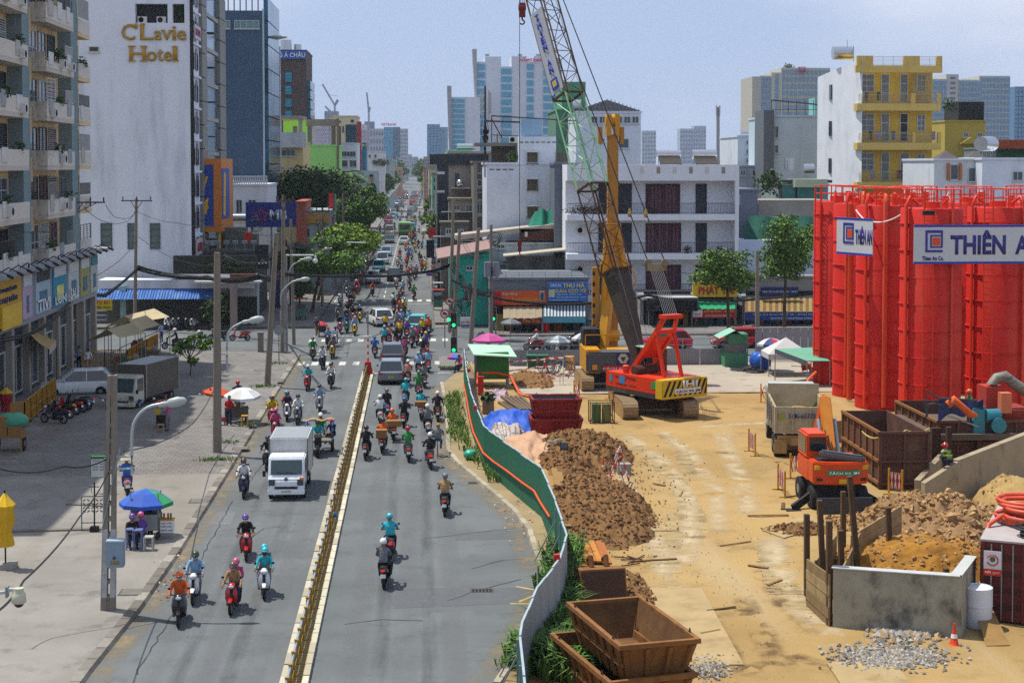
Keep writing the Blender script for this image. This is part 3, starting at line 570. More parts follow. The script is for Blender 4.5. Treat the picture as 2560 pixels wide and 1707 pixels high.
B().box(a,b4,ty,ty+16,0,d).build('wall',M('3e566e',.8,0,.12,.5,.1,20,.25,'2a3a4c',.3,.2),tw)
for k in range(12):
 z=k*2.8
 for y in range(4):ub('glass_panel',BLUEGLASS if(k+y)%4 else M('16465f',.1,.1,.2,.4),tw,b4+.02,b4+.5,ty+.5+y*3.9,ty+4.3+y*3.9,z+.05,z+2.72)
ub('corner_strip',M('a9b4b8',.6),tw,b4-.12,b4+.1,ty-.06,ty-.003,4,d+.2);ub('white_edge',M('b4b8bc',.6),tw,b4,b4+.55,ty+16,ty+16.8,0,d-3)
for x0,x1 in((556,576),(586,648)):winp(tw,x0,52,x1,73,ty,nx=4 if x0>560 else 2,pm=M('6d8a8c',.3,0,.2))
fr_=B()
for i in range(9):
 x=a+(b4-a)*i/8;fr_.bar((x,ty+1,d),(x,ty+1,d+3),.12);fr_.bar((x,ty+1,d+2.6),(x+1.6,ty+1,d+1.4),.08)
fr_.bar((a,ty+1,d+1.4),(b4,ty+1,d+1.4),.1);fr_.bar((a,ty+1,d+2.7),(b4+1,ty+1,d+2.7),.2);fr_.build('roof_frame',FRD,tw)
for i in range(7):ub('floodlight',M('a9b1b6',.4),tw,a+3+i*1.9,a+3.6+i*1.9,ty-.8,ty-.5,d+2.3,d+2.6)
b=B();b.lathe([(.02,-.25),(1.2,0),(1.25,.1),(.3,.3)],(b4+1.4,ty+2,d-3),16);b.build('roof_dish',M('9aa09e',.5),tw)
by=166.;bb=T('billboard','blue roadside billboard with a red star and white letters MB','billboard',(-14,by,0))
a,b5,c,d=rect(614,506,741,568,by)
B().box(a,b5,by,by+.25,c,d).build('board',M('1a2f7d',.5,0,.08),bb)
pts=[]
for i in range(10):r_=(1. if i%2==0 else.48);t=pi/2+i*pi/5;pts.append((cos(t)*r_,sin(t)*r_))
st=B();cx,cz=P(653,538,by).x,P(653,538,by).z
for s_,m in((.85,0),(.6,1)):st.prism([(cx+x*s_,cz+z*s_)for x,z in pts],'y',by-.02-.03*(m+1),by-.015,m)
st.build('star',[M('c21f3c',.5),M('1a2f7d',.5)],bb);x_=rect(674,524,718,550,by);txt(bb,'MB',x_[0],x_[1],x_[2],x_[3],by-.02,M('b9c0cc',.5),.04,.04)
for x in(a+.6,(a+b5)/2,b5-.6):ub('post',STEEL,bb,x-.1,x+.1,by+.3,by+.5,.13,d-.3)
rb_=house('red_roofed_shop','low shop with an orange-red fascia beside the blue billboard',741,508,762,172,10,wall('a0503c',.3),yb=600)
ys=house('yellow_sign_shop','low white shop with a wide mustard sign board behind the wires',748,530,826,176,8,wall('8f9ea0',.4),yb=660,wins=((755,570,775,595),(790,570,815,595)))
x_=rect(765,533,822,558,175.9);ub('sign_board',M('b08420',.6,0,.15),ys,x_[0],x_[1],175.7,175.9,x_[2],x_[3])
for k,(px0,py0,px1,py1,Y,c,lab)in enumerate(((822,484,837,527,180,'c2141c','tall narrow red banner sign over the left pavement'),(823,541,834,556,179,'b81428','small red square sign below the tall red banner'),(862,482,882,513,230,'b0121c','red square sign hanging beyond the tall red banner'),(897,487,905,530,260,'c49c14','narrow yellow vertical sign far up the left pavement'),(916,462,925,495,300,'b5166c','pink vertical sign below the portrait billboard'),(638,612,671,672,141,'17181c','black vertical sign with small white icons near the planter'),(672,675,700,770,150,'182c5c','dark blue sheet sign behind the leaning pole'))):
 a,b6,c_,d=rect(px0,py0,px1,py1,Y);t=T('sign_banner',lab,'sign',((a+b6)/2,Y,0),0,'hanging shop signs')
 B().box(a,b6,Y,Y+.18,c_,d).build('board',M(c,.5,0,.08),t);ub('pole',STEEL,t,b6+.02,b6+.14,Y+.03,Y+.15,.1,d)
 if k==0:ub('edge',M('245a3a',.5),t,b6-.18,b6-.01,Y-.03,Y-.005,c_,d)
 if k==5:
  for i in range(3):ub('icon',M('c9ccd0',.5),t,a+.25+i*.3,a+.43+i*.3,Y-.03,Y-.005,c_+.42,c_+.6)
# ================================================================ buildings further up the left side
h=house('brown_tower','brown office tower with a blue roof sign reading G Á CHÂU',690,128,766,285,16,M('4a3d3a',.8,0,.15,.4,.1,12),yb=330)
a,b,c,d=rect(690,128,766,148,284.8);s_=ub('roof_sign',M('1d4fa8',.5,0,.05),h,a,b,284.5,284.9,c,d);txt(s_,'G Á CHÂU',a+.5,b-.2,c+.25,d-.15,284.45,M('c8d0dc',.5),.02,.08)
for y0,y1 in((181,206),(214,237),(246,268),(277,299)):winp(h,712,y0,731,y1,285,nx=1,nz=3,pm=M('1d84a3',.2,0,.3,.8),fm=FRD)
for y0 in(186,194,214,230):winp(h,694,y0,703,y0+4,285,nx=1,sill=False)
for k in range(7):ub('glass_panel',BLUEGLASS,h,b+.02,b+.6,286,298,P(770,205+k*24,290).z-1.5,P(770,184+k*24,290).z-1.5)
tk=B();tk.cyl((b-4,290,d+.3),(b-4,290,d+2.3),1,n=12);tk.cyl((b-2,291,d+.3),(b-2,291,d+1.6),.7,n=12);tk.build('water_tank',CHROME,h,sm=40)
h=house('cream_house','cream house with a white parapet beside the lime green one',690,358,757,212,14,wall('d0b882',.35),yb=440,wins=((704,373,739,391,3,1),(694,418,712,424,1,1),(722,418,740,424,1,1)))
ub('parapet',wall('c8cace',.4),h,h['x0'],h['x1']+.5,211,211.8,h['zt']-.6,h['zt']+1.4);ub('terrace_roof',wall('9d9690',.5),h,h['x0'],h['x1'],212.5,220,h['zt']+3.2,h['zt']+3.6)
for x in(h['x0']+.2,h['x1']-.6):ub('pillar',wall('9d9690',.4),h,x,x+.5,212.6,213.2,h['zt']+.2,h['zt']+3.2)
h=house('lime_house','lime green house wall with an open concrete roof frame',765,366,842,232,16,M('93cf74',.85,0,.07,.5,.1,14,.2,'7ab05e',.4,.3),yb=440)
for x in(h['x0']+.2,h['x0']+4.4,h['x1']-6.3,h['x1']-.8):ub('roof_post',wall('77706a',.4),h,x,x+.6,232.5,233.2,h['zt']+.2,h['zt']+2.9)
ub('roof_beam',wall('8a8474',.4),h,h['x0'],h['x1'],232.4,233.3,h['zt']+2.9,h['zt']+3.9);ub('corner_pipe',M('7a6a58',.8),h,h['x1'],h['x1']+.35,231.9,232.3,4,h['zt']+4)
house('lime_stair_tower','bright lime stair tower rising behind the cream house',708,301,765,252,8,M('a4d84a',.85,0,.07),yb=360)
h=house('cream_glass_block','cream block with one big dark glass bay and a red edge',826,292,893,322,14,wall('c4b898',.4,'5c5c54',.4),yb=420,wins=((864,312,892,357,4,4),(838,302,852,306,2),(856,316,860,330,1),(877,300,884,305,1)),pm=M('123a52',.15,0,.2),fm=M('1c3a48',.4))
ub('red_edge',M('8c1c24',.5),h,h['x1'],h['x1']+.8,321.8,324,8,h['zt']-1)
h=house('white_terrace_house','white house with a shaded glazed terrace above a teal floor',842,360,893,300,14,wall('cdd2d8',.35),yb=440,wins=((852,379,890,392,5),(848,400,870,418,1),(874,400,891,418,2)),pm=M('3a3c38',.3,0,.4))
house('teal_blue_house','narrow teal and blue house with a palm on its roof',899,367,914,342,12,M('1c6a86',.7,0,.3,.25),yb=430)
h=house('white_plant_house','white house with roof plants above the portrait billboard',914,382,962,420,16,wall('c4c8ca',.4),yb=440,wins=((921,386,928,395,1),(935,386,942,395,1)))
bush(h,(h['x0']+4,419.5,h['zt']-2.5),(2.5,.8,.8),120,.6,'roof_plants')
house('green_box_house','grey house with a green tinted box front far up the left row',945,405,985,470,14,wall('8fa09c',.4),yb=440,wins=((946,408,961,424,1),(967,406,975,413,1)),pm=M('1f6a50',.4))
for k,(x0,yt,x1,Y,c)in enumerate(((925,400,953,520,'a0a3a6'),(960,395,975,610,'8c98a4'),(968,410,982,700,'a69c92'),(985,421,1006,640,'b08a78'),(978,400,992,850,'98a2ad'),(990,395,1003,1000,'9aa0a8'),(1000,412,1014,1150,'a3a6a6'),(1010,420,1022,1300,'9aa2aa'))):
 h=house('row_house','pale small house far up the left row, %s from the portrait billboard'%('first','second','third','fourth','fifth','sixth','seventh','eighth')[k],x0,yt,x1,Y,14,wall(c,.4),group='far houses on the left row',yb=450)
 grid(h,x0+2,yt+4,x1-2,yt+30,2,3,Y,PANE2,.5,.5)
by=288.;a,b,c,d=rect(886,427,948,500,by);h=T('portrait_billboard','pale billboard with a suited figure and arms crossed','billboard',((a+b)/2,by,0))
B().box(a,b,by,by+.6,c,d).build('board',M('96a0a6',.7,0,.06,.3),h)
f=rect(915,433,942,500,by);w=f[1]-f[0];x=(f[0]+f[1])/2;z=f[2];H_=f[3]-f[2]
B().prism([(x-w*.42,z),(x-w*.48,z+H_*.4),(x-w*.36,z+H_*.56),(x-w*.12,z+H_*.64),(x+w*.12,z+H_*.64),(x+w*.36,z+H_*.56),(x+w*.48,z+H_*.4),(x+w*.42,z)],'y',by-.15,by-.01).build('suit_print',M('14161f',.7),h)
B().prism([(x+w*.17*cos(i*pi/6),z+H_*.76+H_*.13*sin(i*pi/6))for i in range(12)],'y',by-.2,by-.02).build('face_print',M('8d6a52',.7),h)
B().prism([(x+w*.2*cos(i*pi/6),z+H_*.86+H_*.1*sin(i*pi/6))for i in range(7)],'y',by-.25,by-.205).build('hair_print',M('1c130e',.7),h)
txt(h,'LUÔN VỮNG',a+1,a+4.4,d-4.5,d-3.4,by-.05,M('50585c',.6),.0,.03);ub('frame_post',STEEL,h,a+1,a+1.5,by+.7,by+1.2,0,c)
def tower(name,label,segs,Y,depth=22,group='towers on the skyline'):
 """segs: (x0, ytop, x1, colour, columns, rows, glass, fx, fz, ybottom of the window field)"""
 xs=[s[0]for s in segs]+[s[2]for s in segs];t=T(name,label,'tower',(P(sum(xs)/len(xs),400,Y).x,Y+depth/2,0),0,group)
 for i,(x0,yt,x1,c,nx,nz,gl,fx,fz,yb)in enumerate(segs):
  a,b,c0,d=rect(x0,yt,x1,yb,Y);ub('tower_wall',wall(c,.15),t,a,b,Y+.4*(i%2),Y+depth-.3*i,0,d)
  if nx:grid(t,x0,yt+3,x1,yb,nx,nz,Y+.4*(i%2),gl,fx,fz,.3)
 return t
LB=M('3f8aa8',.15,.1,.25,.05);FB=M('5d86a6',.25,0,.2,.05);FD=M('4a5f78',.4,0,.2,.1)
t=tower('banded_tower','tall white twin tower with blue window bands and red roof lettering',((1190,155,1213,'bcc6d2',1,12,LB,1,.7,400),(1213,142,1253,'c4cad4',0,0,0,0,0,400),(1253,167,1279,'b8c6d0',1,12,LB,1,.72,400),(1279,141,1317,'c4cad4',0,0,0,0,0,400),(1317,155,1334,'b8c6d0',1,12,LB,1,.7,400),(1334,141,1358,'c4cad4',0,0,0,0,0,400),(1358,150,1404,'b8c6d0',1,12,LB,1,.7,400)),760)
a,b,c,d=rect(1181,123,1192,235,758);B().prism([(a,d),(b,d),(b,c-4),(b-.6,c-4)],'y',758,768).build('fin',M('8d8f92',.7),t)
a,b,c,d=rect(1298,144,1353,155,758);txt(t,'viettel',a,b,c,d,757,M('b01f52',.5),.03,.4)
for x in(1218,1300,1345):ub('roof_tank',STEEL,t,P(x,138,765).x-1,P(x,138,765).x+1,764,766,P(x,141,765).z,P(x,136,765).z)
t=tower('banded_tower','lower white tower with blue window bands left of the tall twin',((1125,243,1162,'bcc6d2',1,12,LB,1,.7,400),(1162,243,1200,'c4cad4',0,0,0,0,0,400)),740)
a,b,c,d=rect(1118,215,1129,400,738);B().prism([(a,d),(b,d),(b,c),(b-1,c)],'y',738,748).build('fin',M('8d8f92',.7),t)
tower('blue_glass_tower','blue glass tower beside a narrow grey one, right of the far street',((1068,311,1100,'5f86a6',4,12,FB,.85,.85,400),(1096,318,1120,'7f95a5',1,8,LB,.4,.6,400)),1000)
for k,(x0,yt,x1,y2)in enumerate(((783,305,822,278),(897,311,925,304))):
 Y=1300;t=tower('unfinished_tower',('unfinished pinkish tower under a luffing crane, left of the cream block','unfinished grey tower under a thin crane, behind the palm roof')[k],((x0,yt,x1,'8d86a0',8,12,M('b0a9ba',.8),.5,.5,420),(x0+28 if not k else x0+14,y2,x1+22 if not k else x1+10,'6d7f95',4,4,FD,.6,.5,330)),Y)
 a,b,c,d=rect(x0+4,yt+2,x0+20,yt+14,Y-3);s_=ub('banner',M('b4b8bf',.6),t,a,b,Y-3,Y-2,c,d);txt(s_,'V',a+2,b-2,c+1,d-1,Y-3.1,M('a03048',.6),.02,.1)
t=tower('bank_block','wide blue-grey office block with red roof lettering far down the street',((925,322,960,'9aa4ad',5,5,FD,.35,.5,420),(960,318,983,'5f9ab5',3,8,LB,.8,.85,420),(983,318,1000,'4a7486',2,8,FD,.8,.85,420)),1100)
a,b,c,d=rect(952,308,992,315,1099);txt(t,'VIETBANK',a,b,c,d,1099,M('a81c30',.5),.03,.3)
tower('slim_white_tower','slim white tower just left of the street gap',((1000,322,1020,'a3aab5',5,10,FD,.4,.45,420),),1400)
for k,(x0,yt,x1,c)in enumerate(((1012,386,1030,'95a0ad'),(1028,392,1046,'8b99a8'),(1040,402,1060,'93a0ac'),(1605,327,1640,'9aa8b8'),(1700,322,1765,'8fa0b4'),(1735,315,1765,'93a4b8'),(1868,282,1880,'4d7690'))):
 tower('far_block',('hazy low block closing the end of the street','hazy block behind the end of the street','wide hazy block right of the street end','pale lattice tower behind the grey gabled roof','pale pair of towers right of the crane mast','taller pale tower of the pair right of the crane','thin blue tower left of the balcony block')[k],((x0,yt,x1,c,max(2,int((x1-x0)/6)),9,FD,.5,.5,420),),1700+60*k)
def rowtower(name,label,x0,yt,x1,Y,nx,nz,c='a9ada9'):
 t=tower(name,label,((x0,yt,x1,c,nx,nz,FB,.62,.72,400),),Y);return t
t=tower('pale_block','cream high-rise with blue window columns behind the grey house, shrubs on its roof',((1880,192,1902,'a9a597',0,0,0,0,0,400),(1900,190,1930,'a5a597',4,14,FB,.7,.75,400),(1928,182,1955,'b0ac9c',1,14,FB,.3,.8,400),(1953,170,2075,'b0ac9c',12,13,FB,.6,.72,400)),620)
bush(t,(P(1979,165,620).x,625,P(1979,166,620).z),(2.2,2,1.4),220,.7,'roof_tree');a,b,c,d=rect(1996,168,2014,181,619);s_=ub('roof_sign',M('8a2c4a',.6),t,a,b,618,619.3,c,d);txt(s_,'CITI',a+.2,b-.2,c+.9,d-.2,617.9,M('c9b0b8',.6),.02,.1)
t=tower('pale_block','cream high-rise with blue window columns right of the yellow apartments',((2330,198,2366,'a9ada9',5,15,FB,.65,.75,400),(2366,186,2397,'b0b0aa',1,8,FD,.4,.35,290),(2397,200,2450,'a9ada9',7,14,FB,.65,.75,400),(2448,190,2525,'b0b0a6',9,14,FB,.65,.75,400)),640)
tower('blue_tower_edge','dark blue glass tower cut by the right edge of the picture',((2536,217,2580,'4f7496',5,18,FB,.8,.8,420),),700)
def tower_crane(label,mast,tip,tail,Y):
 m0,m1=P(mast[0],mast[1],Y),P(mast[0],mast[2],Y);t=T('tower_crane',label,'crane',(m0.x,Y,0),0,'tower cranes on the skyline');b=B()
 b.bar(V((m0.x,Y,0)),m1,1.6);b.build('mast',M('8a8f98',.7),t);b=B();b.bar(m1,P(*tip,Y),.9,1.4);b.build('jib',M('7d838c',.7),t);b=B();b.bar(m1,P(*tail,Y),1.2,2);b.build('counter_jib',M('6d737c',.7),t)
 b=B();b.bar(P(*tail,Y)+V((0,0,3)),P((mast[0]+tip[0])/2,(mast[2]+tip[1])/2,Y),.2);b.build('tie',DARK,t)
tower_crane('luffing tower crane leaning left over the pinkish tower',(837,330,264),(806,211),(845,250),1310)
tower_crane('thin upright tower crane over the grey unfinished tower',(922,320,280),(917,232),(924,268),1310)
tower_crane('small crane stub behind the luffing tower crane',(823,330,277),(813,266),(826,280),1320)
# ================================================================ right side of the street
RW=wall('cdd4de',.3,'8a9098',.4)
h=house('dark_glass_house','beige house with dark glass bands at the street corner, solar tank on its roof',1121,384,1228,172,16,wall('a39a92',.35),yb=600,wins=((1138,434,1147,466,1,2),(1192,440,1203,465,1,2)),pm=M('1c5470',.15),fm=FRD)
x0,x1,z=h['x0'],h['x1'],h['zt']
ub('glass_band',M('14202b',.12,0,.2),h,x0-2.0,x1-.3,171.7,172.02,P(1150,412,172).z,z-.1);ub('glass_tower',M('152736',.12,0,.2),h,x0-1.2,x0,171.9,186,.2,z-.05)
ub('band',WHITE,h,x0-1.22,x0-.4,171.88,171.9,P(1110,436,172).z,P(1110,429,172).z);ub('band',WHITE,h,x0-1.22,x0-.4,171.88,171.9,P(1110,482,172).z,P(1110,476,172).z)
b=B();b.cyl((x1-3.6,175,z+.75),(x1-1.6,175,z+.75),.35,n=12);b.build('solar_tank',CHROME,h,sm=40);ub('roof_sheet',M('6fae8f',.6),h,x0,x1-2,173,184,z+.23,z+.42)
by0=P(1160,470,171).z;ub('balcony',wall('9a9a98'),h,x0+.3,x0+2.3,170.2,172,by0-.1,by0+.05);b=B();b.ball((x0+1.2,171,by0+.5),(.42,.5,.42),12,8);b.build('round_tank',CHROME,h,sm=60);bush(h,(x0+.5,171,by0-1.4),(.5,.4,.5),90,.25,'plants')
h2=house('concrete_frame_house','narrow raw concrete house with stained open floors',1184,408,1217,163,10,wall('6e6a62',.6,'3c3a34',.9),yb=600,wins=((1193,448,1206,466,1),(1192,508,1206,535,2),(1192,480,1206,500,1)),pm=M('4c4a40',.6,0,.4))
for x in(h2['x0'],h2['x1']-.35):ub('column',CONC,h2,x,x+.35,162.7,163.05,0,h2['zt'])
for py in(434,470,503,540,572):ub('floor_beam',CONC,h2,h2['x0']+.36,h2['x1']-.36,162.75,163.05,P(1200,py,163).z-.1,P(1200,py,163).z+.12)
ww=house('white_side_wall_house','tall plain white house wall with three barred windows in a column',1217,412,1390,152,12,RW,yb=700)
B().box(P(1297,400,152).x,P(1390,400,152).x,151.99,163,ww['zt']-.5,P(1340,342,152).z).build('upper_wall',RW,ww)
BARW=M('544e42',.7,0,.4,2)
for y0,y1 in((381,408),(448,475),(516,543)):o=winp(ww,1318,y0,1345,y1,151.98,nx=3,nz=4,pm=BARW,fm=M('6b6456',.7));q=rect(1316,y0-3,1347,y0,151.9);ub('hood',WHITE,ww,q[0],q[1],151.5,151.97,q[2],q[3])
winp(ww,1395-5,381,1420,404,151.98,nx=3,nz=4,pm=BARW,fm=M('6b6456',.7))
for i in range(9):q=rect(1299+i*13.6,355,1308+i*13.6,357,151.97);ub('vent_slot',DARK,ww,q[0],q[1],151.95,151.985,q[2],q[3])
for i in range(4):q=rect(1224+i*16,423,1236+i*16,425,151.97);ub('vent_slot',DARK,ww,q[0],q[1],151.95,151.995,q[2],q[3])
q=rect(1303,298,1355,342,153);ub('roof_cabin',M('7d9db5',.6,0,.08),ww,q[0],q[1],153,157,q[2],q[3])
q=rect(1228,366,1290,405,158);ub('stair_wall',wall('8d8880'),ww,q[0],q[1],158,158.3,ww['zt'],q[3]);ub('roof_slab',wall('77736a'),ww,P(1185,360,156).x,P(1297,360,156).x,154,159,P(1240,366,156).z,P(1240,358,156).z)
b=B()
for k in range(11):a=k*.5;b.bar((P(1243,400,155).x,155,ww['zt']+.4+k*.22),(P(1243,400,155).x+.6*cos(a),155+.6*sin(a),ww['zt']+.4+k*.22),.16,.04)
b.cyl((P(1243,400,155).x,155,ww['zt']),(P(1243,400,155).x,155,ww['zt']+3),.05,n=6);b.build('spiral_stair',M('6e4c34',.8),ww);bush(ww,(P(1283,398,153).x,153,ww['zt']+.8),(.8,.5,.5),120,.25,'roof_plants')
aircon(ww,QF(154.2),P(1283,355,154.2).x,P(1283,357,154.2).z)
b=B();xa=P(1217,300,155).x;xb=P(1305,300,155).x;xc=P(1455,300,155).x
for(x0_,y0_),(x1_,y1_),wd in(((1228,290),(1445,303),.12),((1213,303),(1300,306),.16),((1228,296),(1255,345),.1),((1229,290),(1229,356),.08),((1229,338),(1297,340),.07)):b.bar(P(x0_,y0_,155),P(x1_,y1_,155),wd)
b.build('roof_truss',M('4a3026',.7),ww)
an=T('cell_antenna','rooftop mobile antenna mast bundled with black cables','antenna',(P(1213,350,160).x,160,ww['zt']))
b=B();b.cyl(P(1213,408,160),P(1213,215,160),.1,n=8);b.build('mast',M('3a3a3c',.6),an)
for px,y0,y1 in((1204,230,290),(1222,226,300),(1226,232,285)):
 q=rect(px-2.4,y0,px+2.4,y1,159.7);ub('panel_antenna',M('a9aca4',.6),an,q[0],q[1],159.4,159.7,q[2],q[3])
for y in(325,340):q=rect(1207,y,1221,y+10,159.7);ub('radio_box',DARK,an,q[0],q[1],159.5,159.9,q[2],q[3])
rj=rnd;b=B()
for k in range(9):x=1211+U(-5,7);b.tube([P(x+U(-4,4),300,159.6),P(x+U(-5,5),330,159.5),P(x+U(-8,8),350,159.6),P(1213+U(-3,3),365,159.8),P(1213,405,159.8)],.035,4)
b.build('cable_bundle',WIRE,an)
dk=house('grey_shaft','blue-grey flat wall strip with a rain pipe between the white houses',1386,413,1440,146,5,wall('5f6874',.2),yb=700)
b=B();x=P(1418,600,145.8).x;b.cyl((x,145.8,1),(x,145.8,P(1418,425,145.8).z),.12,n=8);b.cyl((x-.25,145.8,4),(x-.25,145.8,P(1410,430,145.8).z),.05,n=6);b.build('rain_pipe',wall('a09c88'),dk);q=rect(1410,424,1420,436,145.7);ub('hopper',M('b08a60',.7),dk,q[0],q[1],145.4,145.9,q[2],q[3])
gh=house('green_roof_house','dull green house block behind the lattice boom',1390,278,1475,190,12,M('55806a',.85,0,.1,.5,.1,14,.3,'4a6a58',.5),yb=420)
ub('upper_block',M('4f8a6a',.85,0,.1),gh,P(1405,240,192).x,P(1464,240,192).x,192,200,gh['zt']-.2,P(1430,205,192).z)
b=B();b.cyl(P(1430,265,189),P(1452,265,189),.75,n=14);b.build('water_tank',CHROME,gh,sm=40)
sh=house('gabled_block','grey-white block with a low corrugated gable and a strip of windows',1440,283,1602,180,16,RW,yb=420,wins=tuple((1477+i*20.5,292,1495+i*20.5,309,2)for i in range(6))+((1548,346,1573,371,1),(1500,347,1512,357,1)),pm=M('3f525c',.2,0,.3))
a,c=sh['x0'],sh['x1'];z=sh['zt'];m_=P(1515,250,180).z
g=B();g.prism([(a-.2,z+.2),(c+.1,z+.2),((a+c)/2-.2,m_)],'y',179.9,196);g.build('gable',M('6a6c70',.7,.2,.15,1.5),sh)
for i in range(16):ub('roof_rib',M('7a7c80',.6,.2),sh,a+.3+i*(c-a)/16.4,a+.4+i*(c-a)/16.4,179.8,179.9,z+.2,z+.3+(m_-z)*.9*(1-abs(i-7.4)/8.4))
my=141.;mh=T('balcony_house','white modern three-storey house with iron balconies and purple curtains','house',(19,my+5,0));WM=M('d8dce2',.85,0,.05,.6,.1,14,.2,'a4aab2',.4,.3)
a,b,c,d=rect(1418,412,1848,452,my);zf=[d]
B().box(a,b,my+1.6,my+12,0,c).build('wall',WM,mh);B().box(a,b,my,my+12,c,d).build('parapet',WM,mh)
for i in range(6):q=rect(1601+i*40.6,418,1610+i*40.6,434,my);ub('vent',M('8d897c' if i%2 else 'c4c4ba',.8),mh,q[0],q[1],my-.02,my+.05,q[2],q[3])
ub('corner_fin',WM,mh,b-.35,b,my-.02,my+1.6,3,c)
for k,py in enumerate((536,634,738)):
 q=rect(1418,py,1848,py+15,my);sl_=B().box(a,b-.36,my-.05,my+1.6,q[2],q[3]).build('balcony_slab',WM,mh);railing(sl_,QF(my),a+.05,b-.4,q[3],1.0,.135,M('3c2426',.5))
 for x0_,x1_,n in((1614,1701,4),(1739,1766,1),(1496,1580,3)):
  r_=rect(x0_,py-75,x1_,py-1,my+1.6);win(mh,QF(my+1.6),r_[0],r_[1],r_[2],r_[3],fm=M('23242c',.5),pm=M('4a2c38',.7,0,.45,3)if x0_==1614 else M('24303c',.6,0,.4,3),nx=n,sill=False)
  if x0_==1614:
   for i in range(9):
    if i%4!=(k*2)%4:ub('curtain',M('6a4452',.8,0,.2,5),mh,r_[0]+.2+i*.32,r_[0]+.4+i*.32,my+1.545,my+1.56,r_[2]+.15,r_[3]-.15)
 for i in range(3):x=U(a+1,b-1.5);bush(mh,(x,my+.3,q[3]+.35),(.35,.25,.35),50,.18,'potted_plant')
 aircon(mh,QF(my+1.6),P(1452,py+25,my+1.6).x,q[2]-1.2)
bush(mh,(P(1460,520,my).x,my+.4,P(1460,525,my).z),(1.8,.3,.5),260,.2,'balcony_plants')
for px,w_ in((1671,.5),(1760,.75)):
 x=P(px,400,my+3).x;s_=B();s_.cyl((x-1.1,my+3,d+.95),(x+1.1,my+3,d+.95),.36 if px<1700 else.42,n=12);s_.build('solar_tank',CHROME,mh,sm=40);b2=B()
 for sx in(-.9,.9):b2.bar((x+sx,my+3,d),(x+sx,my+3,d+.7),.05);b2.bar((x+sx,my+1.6,d),(x+sx,my+3,d+.8),.05)
 b2.build('tank_frame',STEEL,mh);b2=B();b2.cb((x,my+2.2,d+.45),(2,1.7,.06),0,0,.5);b2.build('solar_panel',M('3a3428',.3),mh)
def awning(label,x0,y0,x1,y1,Y,out,c,stripes=None,val=None,vtxt=()):
 t=T('shop_awning',label,'awning',(P((x0+x1)/2,y1,Y).x,Y,0),0,'shop awnings');a=P(x0,y0,Y);b=P(x1,y0,Y);e=P(x0,y1,Y-out);f=P(x1,y1,Y-out);zt,zb=a.z,e.z
 n=26 if stripes else 12
 bb=B()
 for i in range(n):
  u0,u1=i/n,(i+1)/n;A=a.lerp(b,u0);Bq=a.lerp(b,u1);E_=e.lerp(f,u0);F_=e.lerp(f,u1);k=.035*(i%2)
  bb.quad(A+V((0,0,k)),Bq+V((0,0,k)),F_+V((0,0,k)),E_+V((0,0,k)),(i%2)if stripes else 0)
 bb.build('canvas',[M(c,.8,0,.14),M(stripes or c,.8,0,.14)],t)
 if val:
  hv=.75 if len(vtxt)>1 else.5;v=B().box(e.x,f.x,Y-out-.03,Y-out,e.z-hv,e.z-.03).build('valance',M(val,.7,0,.1),t)
  for s_,u0,u1,z0,z1,cc in vtxt:txt(v,s_,e.x+(f.x-e.x)*u0,e.x+(f.x-e.x)*u1,e.z-hv+hv*z0,e.z-hv+hv*z1,Y-out-.035,M(cc,.6),.01,.01)
 pp=B();
 for p in(e,f):pp.cyl((p.x,p.y+.05,.13),(p.x,p.y+.05,p.z),.035,n=6)
 pp.build('post',STEEL,t);return t
def shop(name,label,x0,yt,x1,Y,depth,mt,dark=True,yb=850):
 t=house(name,label,x0,yt,x1,Y,depth,mt,yb=yb,cat='shop')
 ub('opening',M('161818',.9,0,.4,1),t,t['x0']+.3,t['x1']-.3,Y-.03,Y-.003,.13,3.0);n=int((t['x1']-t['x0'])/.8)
 for i in range(n):
  c=rnd.choice(('7a2c2c','2c5a6a','8a7a3c','3a3c44','6a6a70','2f4a34','8c4a2c'));x=t['x0']+.5+i*.8
  ub('goods',M(c,.8,0,.3,4),t,x,x+U(.3,.7),Y-.4,Y-.04,.13,U(.6,1.6))
 return t
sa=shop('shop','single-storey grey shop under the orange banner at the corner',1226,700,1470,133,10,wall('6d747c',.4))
q=rect(1236,727,1368,762,132.8);s_=ub('banner',M('c2521c',.6,0,.12,.6),sa,q[0],q[1],132.7,132.95,q[2],q[3]);txt(s_,'Shop Hồng',q[0]+.6,q[0]+1.9,q[3]-.38,q[3]-.08,132.69,M('d8c8b8',.6),.01,.01);txt(s_,'Trung Nguyên',q[0]+1.4,q[1]-.7,q[2]+.2,q[2]+.65,132.69,M('d0a020',.6),.0,.01,shear=.3);ub('red_end',RED,sa,q[0]-.02,q[0]+.6,132.65,132.68,q[2],q[3]-.1)
q=rect(1349,728,1361,752,132.6);ub('picture',M('b8bcb8',.6),sa,q[0],q[1],132.6,132.66,q[2],q[3]);
for k in(0,1):ub('jeans_print',M('1d2c4a',.7),sa,q[0]+.07+k*.15,q[0]+.18+k*.15,132.57,132.595,q[2]+.05,q[3]-.1)
q=rect(1370,706,1467,753,132.4);s_=ub('sign_board',M('1464b4',.5,0,.06),sa,q[0],q[1],132.3,132.5,q[2],q[3]);L_=q[1]-q[0];H_=q[3]-q[2]
